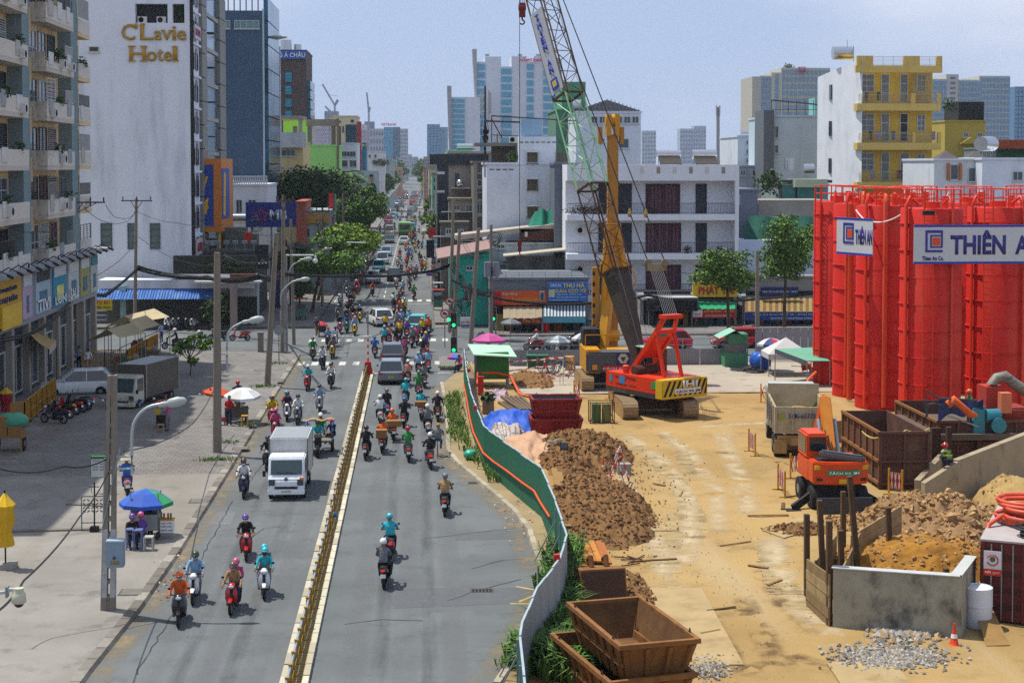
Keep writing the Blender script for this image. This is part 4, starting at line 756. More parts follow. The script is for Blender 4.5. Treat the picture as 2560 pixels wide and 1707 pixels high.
for tx,u0,u1,z0,z1,cc in(('DECAL',.06,.35,.78,.93,'ccd6e0'),('THU HÀ',.38,.94,.73,1.0,'e0c420'),('DÁN KEO XE',.19,.98,.46,.70,'e0c420'),('ĐIỆN THOẠI  LAPTOP  IPAD',.22,.86,.32,.41,'ccd6e0'),('BÁN PHỤ KIỆN TRANG TRÍ XE MÁY',.22,.98,.17,.27,'ccd6e0'),('12 TRƯỜNG SƠN P.15 Q.10',.03,.75,.03,.12,'ccd6e0')):txt(s_,tx,q[0]+L_*u0,q[0]+L_*u1,q[2]+H_*z0,q[2]+H_*z1,132.29,M(cc,.5),.02,.01)
ub('picture',M('b0b890',.6,0,.5,5),s_,q[0]+.05,q[0]+.55,132.27,132.295,q[2]+.35,q[2]+1.0)
awning('beige canvas awning with a dark red valance beside the striped one',1258,766,1355,796,132.9,2.2,'8d8068',None,'6a1c20',(('Giày Dép',.5,.95,.15,.85,'b8862c'),))
awning('blue and white striped awning with a pale turquoise valance',1357,764,1463,792,132.9,2.0,'39505e','a9b4ba','4f97a4')
th=house('teal_house','turquoise two-storey corner house with a lean-to tin roof',1127,642,1224,139,10,M('34b09a',.85,0,.08,.5,.1,14,.3,'2a6a5c',.5,.3),yb=840,wins=((1165,664,1181,676,2),(1160,722,1182,752,2),(1150,780,1166,815,2)))
g=B();a=P(1095,640,137);g.add([(th['x0']-1.2,137.5,th['zt']-.1),(th['x1']+.3,137.5,th['zt']+.8),(th['x1']+.3,147,th['zt']+1.2),(th['x0']-1.2,147,th['zt']+.3)],[(0,1,2,3)]);g.add([(th['x0']-1.2,137.5,th['zt']-.2),(th['x1']+.3,137.5,th['zt']+.7),(th['x1']+.3,137.5,th['zt']+.85),(th['x0']-1.2,137.5,th['zt']-.05)],[(0,1,2,3)]);g.build('tin_roof',M('8a6e68',.7,.1,.15,2),th)
q=rect(1180,640,1207,645,138.9);ub('red_vent',M('7a3024',.8),th,q[0],q[1],138.9,139,q[2],q[3])
lw=house('lean_to_house','old white house with a long sloping roof behind the turquoise one',1150,612,1386,147,4,wall('b8c2c6',.6,'4f5450',.7),yb=700,wins=((1241,603,1263,622,2,2),(1254,651,1270,660,1)))
g=B();g.prism([(P(1220,590,147).x-3,P(1200,600,147).z),(P(1386,560,147).x,P(1386,572,147).z),(P(1386,560,147).x,P(1386,560,147).z),(P(1220,590,147).x-3,P(1200,588,147).z)],'y',146.6,151);g.build('sloping_roof',wall('a39c92',.4),lw)
q=rect(1300,572,1384,600,146.8);ub('brown_panel',M('46241e',.8,0,.15),lw,q[0],q[1],146.6,146.9,q[2],q[3]);q=rect(1312,580,1319,592,146.5);ub('vent_tile',M('b8b8b0',.7),lw,q[0],q[1],146.5,146.58,q[2],q[3])
w_=rect(1266,640,1388,694,144);ub('stained_wall',wall('7d7d76',.9,'2f302c',.9,.5),lw,w_[0],w_[1],144,144.3,w_[2],w_[3])
g=B();g.add([P(1258,640,142.5),P(1415,624,142.5),P(1415,618,146),P(1258,634,146),P(1258,643,142.5),P(1415,628,142.5)],[(0,1,2,3),(4,5,1,0)]);g.build('pale_awning',M('a8a08e',.8,0,.1),lw)
q=rect(1387,645,1412,692,143.5);ub('dark_window',M('2c3020',.3,0,.5,2),lw,q[0],q[1],143.4,143.7,q[2],q[3])
nt_=B();nt_.sheet(lambda u,v:tuple(P(1318+(1384-1318)*u,575-(50 if u>.3 else 50*u/.3)*v,147+1.5*v)+V((0,.3*sin(u*9),.15*sin(u*14)))),16,6);nt_.build('green_net',M('12705c',.9,0,.3,2),lw)
q=rect(1232,692,1470,700,133);railing(sa,QF(133.1),q[0],q[1],sa['zt']+.2,.5,1.3,M('8f9494',.5),'h')
sb2=shop('shop','shoe shop with dark goods hanging under a faded pink awning',1600,742,1735,137,6,wall('8a8a88',.4))
ub('roof_lip',M('a4a8ac',.7),sb2,sb2['x0'],sb2['x1'],135,137,sb2['zt']-.1,sb2['zt']+.1)
for i in range(14):ub('hanging_goods',M(rnd.choice(('1a1c22','24242a','101014','2c2220')),.8),sb2,sb2['x0']+.3+i*.31,sb2['x0']+.55+i*.31,134.6,134.9,1.5,2.6)
awning('faded pink awning over the dark shoe shop',1622,758,1731,778,136.9,1.8,'7d5454')
sc3=shop('shop','small white office with a yellow sign under the green awning',1730,742,1842,137,6,wall('9a9a90',.3))
q=rect(1731,705,1842,742,136.6);s_=ub('sign_board',M('c9a41c',.5,0,.1),sc3,q[0],q[1],136.4,136.7,q[2],q[3]);txt(s_,'PHÁT TÀI',q[0]+.5,q[1]-.3,q[2]+.25,q[3]-.25,136.39,M('a81c28',.5),.03,.02)
for px in(1738,1758):winp(sc3,px,790,px+14,832,136.9,nx=2,nz=2)
t=awning('bright green awning with a red lettered banner',1730,752,1838,773,136.9,1.6,'0f8a5c',None,'a81c1c',(('ĐẠI LÝ VÉ MÁY BAY - XE KHÁCH',.28,.97,.58,.88,'d8b848'),('GIAO HÀNG NHANH 24/7',.3,.9,.12,.42,'d0c8c0')))
q=rect(1733,775,1756,792,135.2);s_=ub('white_notice',WHITE,t,q[0],q[1],135.2,135.24,q[2],q[3]);txt(s_,'24/7',q[0]+.1,q[1]-.1,q[2]+.1,q[2]+.3,135.19,M('a81c48',.5),.01,.01)
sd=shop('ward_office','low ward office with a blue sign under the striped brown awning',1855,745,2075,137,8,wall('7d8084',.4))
up=rect(1848,600,2075,740,143);ub('upper_wall',wall('b8c6d8',.3),sd,up[0],up[1],143,150,0,up[3]);q=rect(1876,690,2075,745,140);ub('roof_wall',wall('85837c',.6),sd,q[0],q[1],140,142,2,q[3])
q=rect(1901,717,1995,741,136.6);s_=ub('sign_board',M('16265c',.5,0,.06),sd,q[0],q[1],136.4,136.6,q[2],q[3]);txt(s_,'TRỤ SỞ KHU PHỐ 35 - KHU',q[0]+.1,q[1]-.1,q[2]+.3,q[2]+.6,136.39,M('c4ccd8',.5),.01,.01)
awning('long brown striped awning with a navy lettered valance',1862,745,2060,780,136.9,2.,'6e4a30','8a7a3c','1d3a7a',(('TRỤ SỞ KHU PHỐ 35 - KHU PHỐ 36',.1,.98,.58,.86,'c4ccd8'),('ĐƯỜNG TRƯỜNG SƠN',.32,.84,.15,.42,'c4ccd8')))
h=house('grey_low_house','blue-grey flat house with a green shade net right of the balcony house',1850,478,1894,147,10,wall('6a7280',.2),yb=640)
nt_=B();nt_.sheet(lambda u,v:tuple(P(1870+170*u-12*v,541+62*v,146-2*v)+V((0,.15*sin(u*20),.08*sin(u*11)))),20,6);nt_.build('shade_net',M('0f4a3c',.9,0,.3,2),h)
q=rect(1893,500,2070,541,150);ub('long_roof',wall('8d887f',.5),h,q[0],q[1],149.5,156,q[2],q[3])
h=house('rooftop_shed_house','house with turquoise sheet sheds and a steel tank stand on its roof',1946,465,2070,158,8,wall('7d8a8a',.5),yb=560)
for x0_,x1_ in((1956,1986),(1992,2050)):q=rect(x0_,468,x1_,503,157.8);ub('sheet_panel',M('3f7d78',.7,.1,.2,2),h,q[0],q[1],157.6,157.95,q[2],q[3])
q=rect(1948,430,2068,452,160);ub('lean_roof',M('4a4846',.7,.1,.2,1),h,q[0],q[1],158,163,q[2]-.2,q[2]+.1);q=rect(1982,448,2062,468,157.5);ub('green_roof',M('9aa690',.7),h,q[0],q[1],156.5,160,q[2],q[3])
b=B();b.cyl(P(1972,425,158),P(1972,395,158),.52,n=14);b.build('water_tank',CHROME,h,sm=40);b=B();b.cyl(P(2008,422,162),P(2034,422,162),.5,n=12);b.build('water_tank',CHROME,h,sm=40);bush(h,P(1922,455,157),(1.6,1,1.3),260,.4,'roof_tree')
h=house('plain_grey_house','tall plain grey-blue house with two small side windows',1933,293,2072,186,14,wall('b4c4ce',.25),yb=480,wins=((1936,315,1946,345,1),(1936,363,1946,384,1)))
q=rect(1909,276,1935,480,185);ub('concrete_fin',wall('5f666c',.4),h,q[0],q[1],185,190,0,q[3]);b=B()
for i in range(7):x=h['x0']+i*1.0;b.bar((x,187,h['zt']),(x,187,h['zt']+2),.07)
b.bar((h['x0'],187,h['zt']+2),(h['x0']+6.5,187,h['zt']+1.4),.15);b.bar((h['x0'],187,h['zt']+.9),(h['x0']+6.5,187,h['zt']+.9),.06);b.build('roof_frame',FRD,h);q=rect(2037,245,2068,266,190);ub('green_box',M('6a9e96',.8),h,q[0],q[1],190,193,h['zt'],q[3])
h=house('small_white_block','small white house block with a steel tank on the roof, left of the grey fin',1844,343,1910,205,12,wall('c4ccd4',.3),yb=480,wins=((1865,351,1870,361,1),(1879,352,1883,357,1),(1865,374,1870,385,1),(1879,373,1883,378,1),(1865,396,1870,407,1)))
b=B();b.cyl(P(1853,335,207),P(1872,335,207),.5,n=12);b.build('water_tank',CHROME,h,sm=40)
house('low_white_roofs','low white house with thin roof posts beside the balcony house parapet',1800,418,1912,190,14,wall('9ca4ac',.4),yb=500,wins=((1850,425,1865,440,2),(1880,425,1900,440,2)))
hm=T('phone_mast','slender white telecom mast with antennas on the right skyline','mast',(P(1795,400,320).x,320,0));b=B();b.cyl(P(1795,400,320),P(1795,268,320),.35,n=8);b.bar(V((P(1795,400,320).x,320,0)),P(1795,400,320),.7);b.build('pole',M('8d9094',.6),hm)
for dx in(-4,4):q=rect(1795+dx-1.5,264,1795+dx+1.5,290,319.6);ub('panel_antenna',M('a9aca8',.6),hm,q[0],q[1],319.4,319.8,q[2],q[3])
yy=166.;ya=T('yellow_apartments','four-storey yellow apartment house with iron balconies and white window frames','house',(46,yy+6,0));YW=M('c4a23a',.85,0,.08,.5,.1,14,.35,'8a5c1c',.5,.25);YD=M('c4a85c',.85,0,.08,.5,.1,14,.3,'8a5c1c',.6,.2)
a,b,c,d=rect(2145,182,2330,480,yy+1.4);a0=P(2072,300,yy+6).x
B().box(a,b,yy+1.4,yy+11,0,d).build('wall',YW,ya)
B().add([(a,yy-.1,0),(a,yy-.1,d+1.5),(a0,yy+11,d),(a0,yy+11,0)],[(0,1,2,3)]).build('white_side_wall',wall('d4d8dc',.25),ya)
for y0 in(212,303,396):
 p0=P(2090,y0,yy+7);ub('side_window',GLASS,ya,a0+(a-a0)*.3-.1,a0+(a-a0)*.3+.25,yy+7.2,yy+7.9,p0.z-1.6,p0.z)
q=rect(2140,144,2356,182,yy);B().box(q[0],q[1],yy,yy+.5,q[2],q[2]+.75).build('roof_band',YD,ya)
for x0_,x1_ in((2143,2183),(2260,2300),(2342,2356)):r_=rect(x0_,142,x1_,162,yy);ub('parapet_block',YD,ya,r_[0],r_[1],yy+.02,yy+.48,q[2]+.752,q[2]+1.75)
for x0_,x1_ in((2183,2260),(2300,2342)):r_=rect(x0_,142,x1_,162,yy);railing(ya,QF(yy+.2),r_[0],r_[1],q[2]+.75,.95,.3,FRM,'h')
for k,py in enumerate((259,357,455)):
 q=rect(2143,py,2352,py+18,yy);sl_=B().box(q[0],q[1],yy,yy+1.4,q[2],q[3]).build('balcony_slab',YD,ya);r_=rect(2148,py,2284,py+10,yy);railing(sl_,QF(yy+.1),r_[0],r_[1],q[3],.95,.5,M('9c9478',.5,.3),'h');r2=rect(2292,py,2350,py+10,yy);railing(sl_,QF(yy+.1),r2[0],r2[1],q[3],.95,.5,M('9c9478',.5,.3),'h')
 for px in(2281,2345):w_=rect(px,py-30,px+8,py,yy);ub('pier',YD,sl_,w_[0],w_[1],yy-.02,yy+.3,q[3],q[3]+1.1)
 for x0_,x1_,hh,n,dk_ in((2148,2186,72,2,0),(2202,2224,72,1,0),(2249,2271,72,1,k==1),(2292,2312,70,2,0)):
  w_=rect(x0_,py-hh,x1_,py-2 if n==1 else py-28,yy+1.4);win(ya,QF(yy+1.4),w_[0],w_[1],w_[2],w_[3],nx=n,nz=3,pm=M('2a2420',.6)if dk_ else M('6d6f6a',.3,0,.35,2),sill=False)
 for i in range(4):x=U(q[0]+.4,q[1]-.6);ub('laundry',cloth(rnd.choice(('8a4a4a','4a5a7a','a8a49a','3a3a3c','8a7a9a'))),sl_,x,x+.4,yy+.5,yy+.55,q[3]+.3,q[3]+1.2)
q=rect(2284,180,2326,258,yy+.3);g=B()
for i in range(13):x=q[0]+i*(q[1]-q[0])/12;g.box(x-.025,x+.025,yy+.2,yy+.25,q[2],q[3])
for i in range(9):z=q[2]+i*(q[3]-q[2])/8;g.box(q[0],q[1],yy+.19,yy+.26,z-.02,z+.02)
g.build('security_cage',M('857f6c',.6),ya)
tk=B();tk.cyl(P(2082,133,yy+6),P(2130,133,yy+6),.72,n=16);tk.build('water_tank',CHROME,ya,sm=40);b=B();p=P(2134,160,yy+5);b.cyl(p,P(2134,115,yy+5),.04,n=5);p=P(2118,120,yy+5);b.cyl(p,P(2118,100,yy+5),.03,n=5);b.build('aerial',STEEL,ya)
h=house('white_roof_house','white house with small pyramid roofs and a steel tank at the right edge',2455,400,2600,150,10,wall('ccd4de',.25),yb=500,wins=((2531,428,2556,452,2),))
h3=house('porch_house','pale house with an orange-framed porch next to the yellow apartments',2335,402,2456,152,10,wall('c6ccd0',.3),yb=500,wins=((2375,412,2395,450,1),(2420,420,2440,455,1)))
for px in(2368,2398):q=rect(px,408,px+6,450,151.8);ub('orange_post',M('a8642c',.7),h3,q[0],q[1],151.7,151.95,q[2],q[3])
for px,Y in((2363,155),(2436,158)):
 p=P(px,400,Y);g=B();w=1.2;g.add([(p.x-w,Y-w,p.z),(p.x+w,Y-w,p.z),(p.x+w,Y+w,p.z),(p.x-w,Y+w,p.z),(p.x,Y,p.z+.95)],[(0,1,4),(1,2,4),(2,3,4),(3,0,4),(3,2,1,0)]);g.build('pyramid_roof',M('4f4a4c',.8,0,.2),h3)
b=B();b.cyl(P(2452,360,153),P(2480,360,155),.72,n=16);b.build('water_tank',CHROME,h3,sm=40);b=B()
for px in(2456,2466,2476):b.bar(P(px,400,154),P(px,373,154),.05);b.bar(P(px,400,154),P(px+8,373,154),.04)
b.build('tank_stand',STEEL,h3)
h=house('yellow_gable_house','narrow yellow house with a small gable and a black roof net',2362,305,2462,215,12,M('a8943c',.85,0,.08,.5,.1,14,.3,'6a5a28',.5),yb=420,wins=((2408,331,2420,344,2),(2443,331,2455,344,2),(2410,370,2425,385,2)))
q=rect(2368,255,2460,298,216);ub('roof_net',M('1a1c1e',.9,0,.3),h,q[0]+1.6,q[1],216,222,h['zt']+.22,q[3]);g=B();p0,p1,p2=P(2398,360,214.5),P(2452,360,214.5),P(2425,343,214.5);g.prism([(p0.x,p0.z),(p1.x,p1.z),(p2.x,p2.z)],'y',214,215);g.build('gable',M('a8943c',.85),h);bush(h,P(2375,262,214),(1,1,1),120,.35,'roof_plant')
h=house('orange_tile_house','house with an orange tiled roof and a green net at the right edge',2490,372,2600,200,12,wall('6a7a70',.4),yb=440);q=rect(2488,350,2600,362,199);ub('tile_roof',M('8a3c14',.8,0,.2,3),h,q[0],q[1],198,206,q[2]-.5,q[3]);q=rect(2495,362,2600,398,199.5);ub('green_net',M('1c4a34',.9,0,.3),h,q[0],q[1],199.4,199.7,q[2],q[3])
for k,(x0,yt,x1,Y,c,lab)in enumerate(((1092,447,1140,215,'8f8a80','stained small house with a plant balcony, first up the right row'),(1080,436,1112,262,'6aa090','pale green small house, second up the right row'),(1072,422,1104,320,'b5ac86','cream house with blue shutters, third up the right row'),(1060,420,1100,400,'a8765c','orange-roofed house under the bare billboard frame'),(1058,440,1080,500,'9ca39a','grey small house, fifth up the right row'),(1052,448,1070,640,'98a09a','low hazy house, sixth up the right row'))):
 h=house('row_house',lab,x0,yt,x1,Y,16,wall(c,.5),yb=520,group='houses on the right row');grid(h,x0+3,yt+4,x1-3,yt+44,2,2,Y,rnd.choice((PANE2,GLASS,M('1d4a86',.5))),.6,.5)
 ub('roof_edge',M(rnd.choice(('b0562c','7a7470','a0a4a6')),.7),h,h['x0']-.3,h['x1'],Y-.6,Y+1,h['zt']+.23,h['zt']+.5);ub('canopy',M(rnd.choice(('2c6a8a','8a8478','8a2c2c','4a5a54')),.7),h,h['x0']-1.6,h['x0']+3,Y-.1,Y+12,2.9,3.05)
fb=T('empty_billboard','bare steel billboard frame on the right row roofs','billboard',(P(1082,420,396).x,396,0));g=B()
for i in range(5):g.bar(P(1060+i*11,421,396),P(1060+i*11,392,396),.12)
for i in range(4):g.bar(P(1060,392+i*9,396),P(1105,392+i*9,396),.12)
g.build('frame',M('7d7476',.7),fb);q=rect(1060,393,1105,420,397);ub('backing',M('9a9ba3',.8,0,.1,.2),fb,q[0],q[1],396.6,397,q[2],q[3]);ub('leg',STEEL,fb,q[0]+.5,q[0]+.8,396.5,396.8,0,q[2])
for px0,py0,px1,py1,Y,c,tx,lab in((1068,523,1084,550,235,'c0bcc4',('CẦM','ĐỒ'),'white pawnshop sign with red letters over the right pavement'),(1092,558,1100,605,190,'d01c24',(),'tall round-topped red sign post on the right pavement'),(1071,570,1091,595,205,'a8201c',(),'red board sign beside the round-topped red post'),(1066,600,1086,645,178,'1a2430',(),'tall black sign panel on the right pavement'),(1066,677,1082,690,158,'5a1c8a',('SIM',),'small purple lit sign at the right kerb')):
 a,b,c_,d=rect(px0,py0,px1,py1,Y);t=T('sign_banner',lab,'sign',((a+b)/2,Y,0),0,'hanging shop signs');o=B();o.box(a,b,Y,Y+.2,c_,d)
 if py0==558:o.cyl(((a+b)/2,Y,d),((a+b)/2,Y+.2,d),(b-a)/2,n=16)
 o.build('board',M(c,.5,0,.08),t);ub('pole',STEEL,t,b-.12,b,Y+.22,Y+.34,.1,d)
 for i,s_ in enumerate(tx):txt(t,s_,a+.1,b-.1,d-(i+.85)*(d-c_)/(len(tx)+.6),d-(i+.15)*(d-c_)/(len(tx)+.6),Y-.01,M('a81c2c' if len(tx)>1 else 'd8c8e8',.5),.02,.02)
for k,(px,py,Y,n)in enumerate(((1130,500,168,1),(1110,560,162,1))):
 a,b,c_,d=rect(px-25,py,px+35,py+48,Y);t=house('street_annex',('low cluttered roof annex with cream walls under the beige house','small shed annex with a tin canopy beside the leaning poles')[k],px-8,py,px+62,Y,4,wall('8f8878' if not k else '5a5650',.6),yb=py+100,wins=((px+4,py+12,px+20,py+26),(px+34,py+12,px+50,py+30)))
 ub('canopy',M('7d8288',.6,.2),t,t['x0']-.8,t['x1'],Y-1.4,Y,t['zt']-1.3,t['zt']-1.2)
ORD=('first','second','third','fourth','fifth','sixth','seventh','eighth','ninth','tenth','eleventh','twelfth')
# ================================================================ trees and plants
BARK=M('4e4236',.95,0,.25,3,.4,20)
GB=[M(c,.75,0,.3,3)for c in('4c6c1a','648624','385416')];GD=[M(c,.75,0,.3,3)for c in('2a4515','3b5a1e','1f3510')];GY=[M(c,.75,0,.3,3)for c in('80921f','5e7f1c','446414')];GM=[M(c,.75,0,.3,3)for c in('3a5c1a','547a24','2b4814')]
def tree(name,label,base,cz,r,n,leaf,mats,clumps=26,tr=.16,cx=0,cy=0,group=None,seed=1,low=-.5):
 r=tuple(k*1.22 for k in r);q=random.Random(seed);t=T(name,label,'tree',(base[0],base[1],.1),0,group);x,y=base[0]+cx,base[1]+cy;cen=[]
 while len(cen)<clumps:
  d=V((q.uniform(-1,1),q.uniform(-1,1),q.uniform(low,1)))
  if.3<d.length<1:cen.append(V((x+d.x*r[0]*.82,y+d.y*r[1]*.82,cz+d.z*r[2]*.8)))
 b=B();k=cz-r[2]*.6;fork=V((base[0]+cx*.5,base[1]+cy*.5,max(1.6,k)));b.tube([(base[0],base[1],0),(base[0]+cx*.2,base[1]+cy*.2,fork.z*.5),fork],[tr*1.3,tr,tr*.8],8)
 for c in cen[::2]:m_=fork.lerp(c,.55)+V((0,0,-.12*r[2]));b.tube([fork,m_,c],[tr*.55,tr*.3,tr*.1],5)
 b.build('trunk',BARK,t,sm=50)
 b=B();per=n//clumps
 for c in cen:s_=q.uniform(.26,.42);leaves(b,c,(r[0]*s_,r[1]*s_,r[2]*s_*.8),per,leaf,0,seed=q.random()+1)
 b.build('crown',mats,t);return t
def at(px,py):g=G(px,py);return(g.x,g.y)
tree('street_tree','large dark spreading tree behind the blue billboard',(-15.5,205),10.2,(5.6,4.5,2.9),9000,.42,GD,40,.35,2.2,group='street trees',seed=3,low=-.4)
tree('street_tree','bright green tree leaning over the left pavement, nearest the junction',(-9.9,150),5.2,(2.9,3.6,2.0),7400,.27,GB,30,.14,1.5,group='street trees',seed=4)
tree('street_tree','yellow-green tree just behind the nearest left pavement tree',(-10.2,163),6.2,(2.6,3.6,1.8),5200,.32,GY,24,.14,3.2,group='street trees',seed=5)
tree('street_tree','dense dark green tree, third along the left pavement',(-10.4,186),7.4,(2.6,3.4,2.6),5600,.34,GM,28,.15,2.8,group='street trees',seed=6)
tree('street_tree','round bright tree top, fourth along the left pavement',(-9.8,210),8.3,(2.7,3.4,2.4),5200,.36,GB,28,.15,2.9,group='street trees',seed=7)
tree('street_tree','low dark tree hanging over the left kerb by the thin trunks',(-10.6,144),3.2,(1.2,1.5,1.5),2600,.24,GD,18,.1,group='street trees',seed=8,low=-.9)
tree('street_tree','small dark leafy tree behind the leaning pole on the left',(-12.5,158),4.6,(2,2.4,1.7),2600,.3,GD,20,.12,group='street trees',seed=9)
tree('street_tree','round green tree on the right pavement beside the pawnshop sign',(3.1,224),5.6,(1.8,2.6,1.9),3200,.36,GB,22,.13,-.6,group='street trees',seed=10)
for k,(x,Y,z,r)in enumerate(((-10,330,7,2.6),(-10,430,8,3),(-10.4,560,9,3.6),(-10.8,720,10,4.5),(3.4,300,5.4,2.2),(3.6,520,8,3.4),(3.8,700,10,4.2),(4.2,900,11,5.5),(-11.5,950,11,5.5))):
 tree('street_tree','hazy tree far up the %s pavement, %s beyond the nearer trees'%('left' if x<0 else 'right',('first','second','third','fourth','first','second','third','fourth','fifth')[k]),(x,Y),z,(r,r*1.6,r),1500,.55+Y/900,GM,16,.2,group='far street trees',seed=20+k)
def palm(label,p,hgt,sc_=1,n=14,seed=0):
 q=random.Random(seed);t=T('palm_tree',label,'palm',p,0,'palms');b=B();x,y,z=p;b.tube([(x,y,z),(x+.1,y,z+hgt*.5),(x,y,z+hgt)],[.16*sc_,.12*sc_,.1*sc_],7);b.build('trunk',BARK,t,sm=50);b=B()
 for i in range(n):
  a=i*2.4;L_=2.2*sc_*q.uniform(.8,1.1);up=q.uniform(.1,.8);pts=[V((x+cos(a)*L_*s,y+sin(a)*L_*s,z+hgt+L_*(up*s-.9*s*s)))for s in(0,.3,.6,1)];sd=V((-sin(a),cos(a),0))
  for j in range(9):
   s=.12+j*.095;k=min(2,int(s*3));c=pts[k].lerp(pts[k+1],s*3-k if s*3-k<1 else 1);w=.55*sc_*(1-abs(s-.45))
   for g in(-1,1):b.add([c,c+sd*g*w*.5+V((0,0,.06)),c+sd*g*w+V((cos(a),sin(a),-.5))*.35*sc_,c+V((cos(a),sin(a),0))*.12*sc_],[(0,1,2,3)],q.randrange(3))
 b.build('crown',GM,t)
p=P(870,445,262);palm('palm between the lime house and the portrait billboard',(p.x,262,0),p.z+.6,1.7,seed=1);p=P(902,372,338);palm('small palm on the roof of the teal and blue house',(p.x,338,P(902,380,338).z),1.6,.9,10,2)
p=P(886,455,270);palm('low palm leaning right beside the taller street palm',(p.x,270,0),p.z+.3,1.6,12,3)
x,y=at(476,944);t=T('plaza_tree','small frangipani tree with sparse leaf tufts on the paved plaza','tree',(x,y,.13));b=B();b.tube([(x,y,.13),(x+.05,y,.9),(x-.1,y,1.5)],[.07,.06,.05],7);tips=[]
for dx,dy,z in((-.6,.1,2.2),(.1,-.3,2.6),(.9,0,2.1),(1.4,.2,2.35),(-.2,.4,2.0),(.5,.5,2.7),(-.7,-.3,1.8),(.2,.1,1.1)):b.tube([(x-.05,y,1.2),(x+dx*.5,y+dy*.5,(1.2+z)/2-.1),(x+dx,y+dy,z)],[.04,.03,.02],5);tips.append((x+dx,y+dy,z))
b.build('trunk',BARK,t,sm=50);b=B()
for c in tips:leaves(b,c,(.42,.35,.2),46,.3,seed=c[0]+9)
b.build('crown',GB,t)
for k,(px,py,z,r,n,lab)in enumerate(((1822,838,5.2,(2.4,2.,2.0),5200,'feathery green tree in front of the balcony house'),(1960,832,6.8,(2.5,2.2,3.0),6800,'tall feathery green tree beside the red silos'))):
 x,y=at(px,py);tree('site_tree',lab,(x,y),z,r,n,.24,GB,30,.14,-.3 if not k else.2,group='trees behind the site',seed=31+k,low=-.6)
for k,(px,py,Y,r,n)in enumerate(((535,770,136,(1.1,.6,1.2),420),(556,790,136.3,(1.0,.6,.8),300),(568,738,137,(.7,.5,.5),160))):
 p=P(px,py,Y);t=T('climbing_plant',('tall climbing plant by the garage corner','low leafy bush under the climbing plant at the gate','small tuft over the gate roof')[k],'plant',(p.x,Y,.1),0,'plants at the garage');bush(t,p,r,n,.24);b=B();b.cyl((p.x,Y,.1),p,.05,n=5);b.build('stem',BARK,t)
def grass(name,pts,n,h,w,spread,mats,label,seed,z=.1):
 q=random.Random(seed);b=B();P_=[V(p)for p in pts];seg=[(a,c,(c-a).length)for a,c in zip(P_,P_[1:])];tot=sum(s[2]for s in seg)
 for _ in range(n):
  u=q.random()*tot
  for a,c,L_ in seg:
   if u<=L_:break
   u-=L_
  o=a.lerp(c,min(u/L_,1))+V((q.gauss(0,spread),q.gauss(0,spread),0));o.z=z
  for _ in range(5):
   a_=q.uniform(0,2*pi);hh=h*q.uniform(.5,1.2);d=V((cos(a_),sin(a_),0));s_=V((-sin(a_),cos(a_),0))*w;m_=o+d*hh*.25+V((0,0,hh*.75));e=o+d*hh*.75+V((0,0,hh*q.uniform(.55,1)))
   b.add([o-s_,o+s_,m_+s_*.8,m_-s_*.8,e],[(0,1,2,3),(3,2,4)],q.randrange(3))
 return tag(b.build(name,mats),label,'grass',kind='stuff')
GR=[M(c,.75,0,.3,4)for c in('4a6a1a','3a5a14','66801f')]
gv=lambda*p:[G(*q)for q in p]
grass('grass',gv((1136,990),(1148,1060),(1160,1120),(1200,1165),(1260,1220)),300,.42,.02,.2,GR,'tall grass growing along the outer foot of the green fence',1)
grass('grass',gv((1122,1000),(1130,1060),(1133,1110)),130,.35,.02,.16,GR,'grass clumps on the verge beside the right kerb',2)
grass('grass',gv((1262,1682),(1290,1640),(1315,1600)),160,.25,.015,.12,GR,'grass on the near verge below the end of the green fence',3)
grass('grass',gv((1310,1700),(1370,1640),(1400,1530),(1395,1440),(1420,1380)),400,.85,.035,.3,GM,'long-leaved lilies behind the grey side of the fence',4)
grass('grass',gv((1330,1660),(1420,1690),(1470,1720)),340,.9,.035,.35,GM,'long-leaved plants below the rusty skips',5)
for k,(px,py,n,lab)in enumerate(((535,1157,90,'flat grass patch beside the tall concrete pole'),(690,914,60,'grass tuft at the kerb near the junction'),(655,972,90,'grass around the foot of the leaning pole'),(622,1070,50,'grass tuft by the white umbrella stall'),(1125,925,110,'weeds on the corner island under the small umbrella'),(565,1112,40,'thin grass near the kerb slabs'))):
 g=G(px,py);grass('grass',[g+V((-.5,0,0)),g+V((.6,0,0))],n,.16,.012,.25,GR,lab,40+k,.135)
# ================================================================ poles, wires, lamps
def conc_pole(label,base,top,r0=.17,r1=.11,arm=None,extra=None):
 g=G(*base);e=P(top[0],top[1],g.y);t=T('utility_pole',label,'pole',(g.x,g.y,0),0,'concrete utility poles');b=B();b.cyl((g.x,g.y,0),e,r0,r1,12);b.build('shaft',POLE,t,sm=40)
 if arm:
  a0,a1,ay=arm;p0,p1=P(a0,ay,g.y),P(a1,ay,g.y);b=B();b.bar(p0-V((0,.15,0)),p1-V((0,.15,0)),.1);m_=(p0+p1)/2;b.bar(m_+V((-.5,-.15,0)),e-V((0,.12,1.0)),.05);b.bar(m_+V((.5,-.15,0)),e-V((0,.12,1.0)),.05);b.build('crossarm',M('4a4440',.8),t)
  for u in(.05,.5,.95):q=p0.lerp(p1,u);b=B();b.lathe([(.03,0),(.06,.08),(.04,.12),(.07,.2),(.03,.32)],(q.x,q.y-.15,q.z+.05),8);b.build('insulator',M('4a3a34',.4),t)
 return t,g,e
pA=conc_pole('concrete pole with a high crossarm in front of the apartment block',(192,912),(188,498),arm=(190,264,506))
pB=conc_pole('concrete pole with a crossarm against the white hotel wall',(337,826),(341,496),arm=(304,381,502))
pC=conc_pole('tall plain concrete pole on the plaza beside the curved lamp',(543,1137),(543,631),.22,.15)
pE=conc_pole('leaning brown pole at the near left junction corner',(668,968),(691,582),.2,.15)
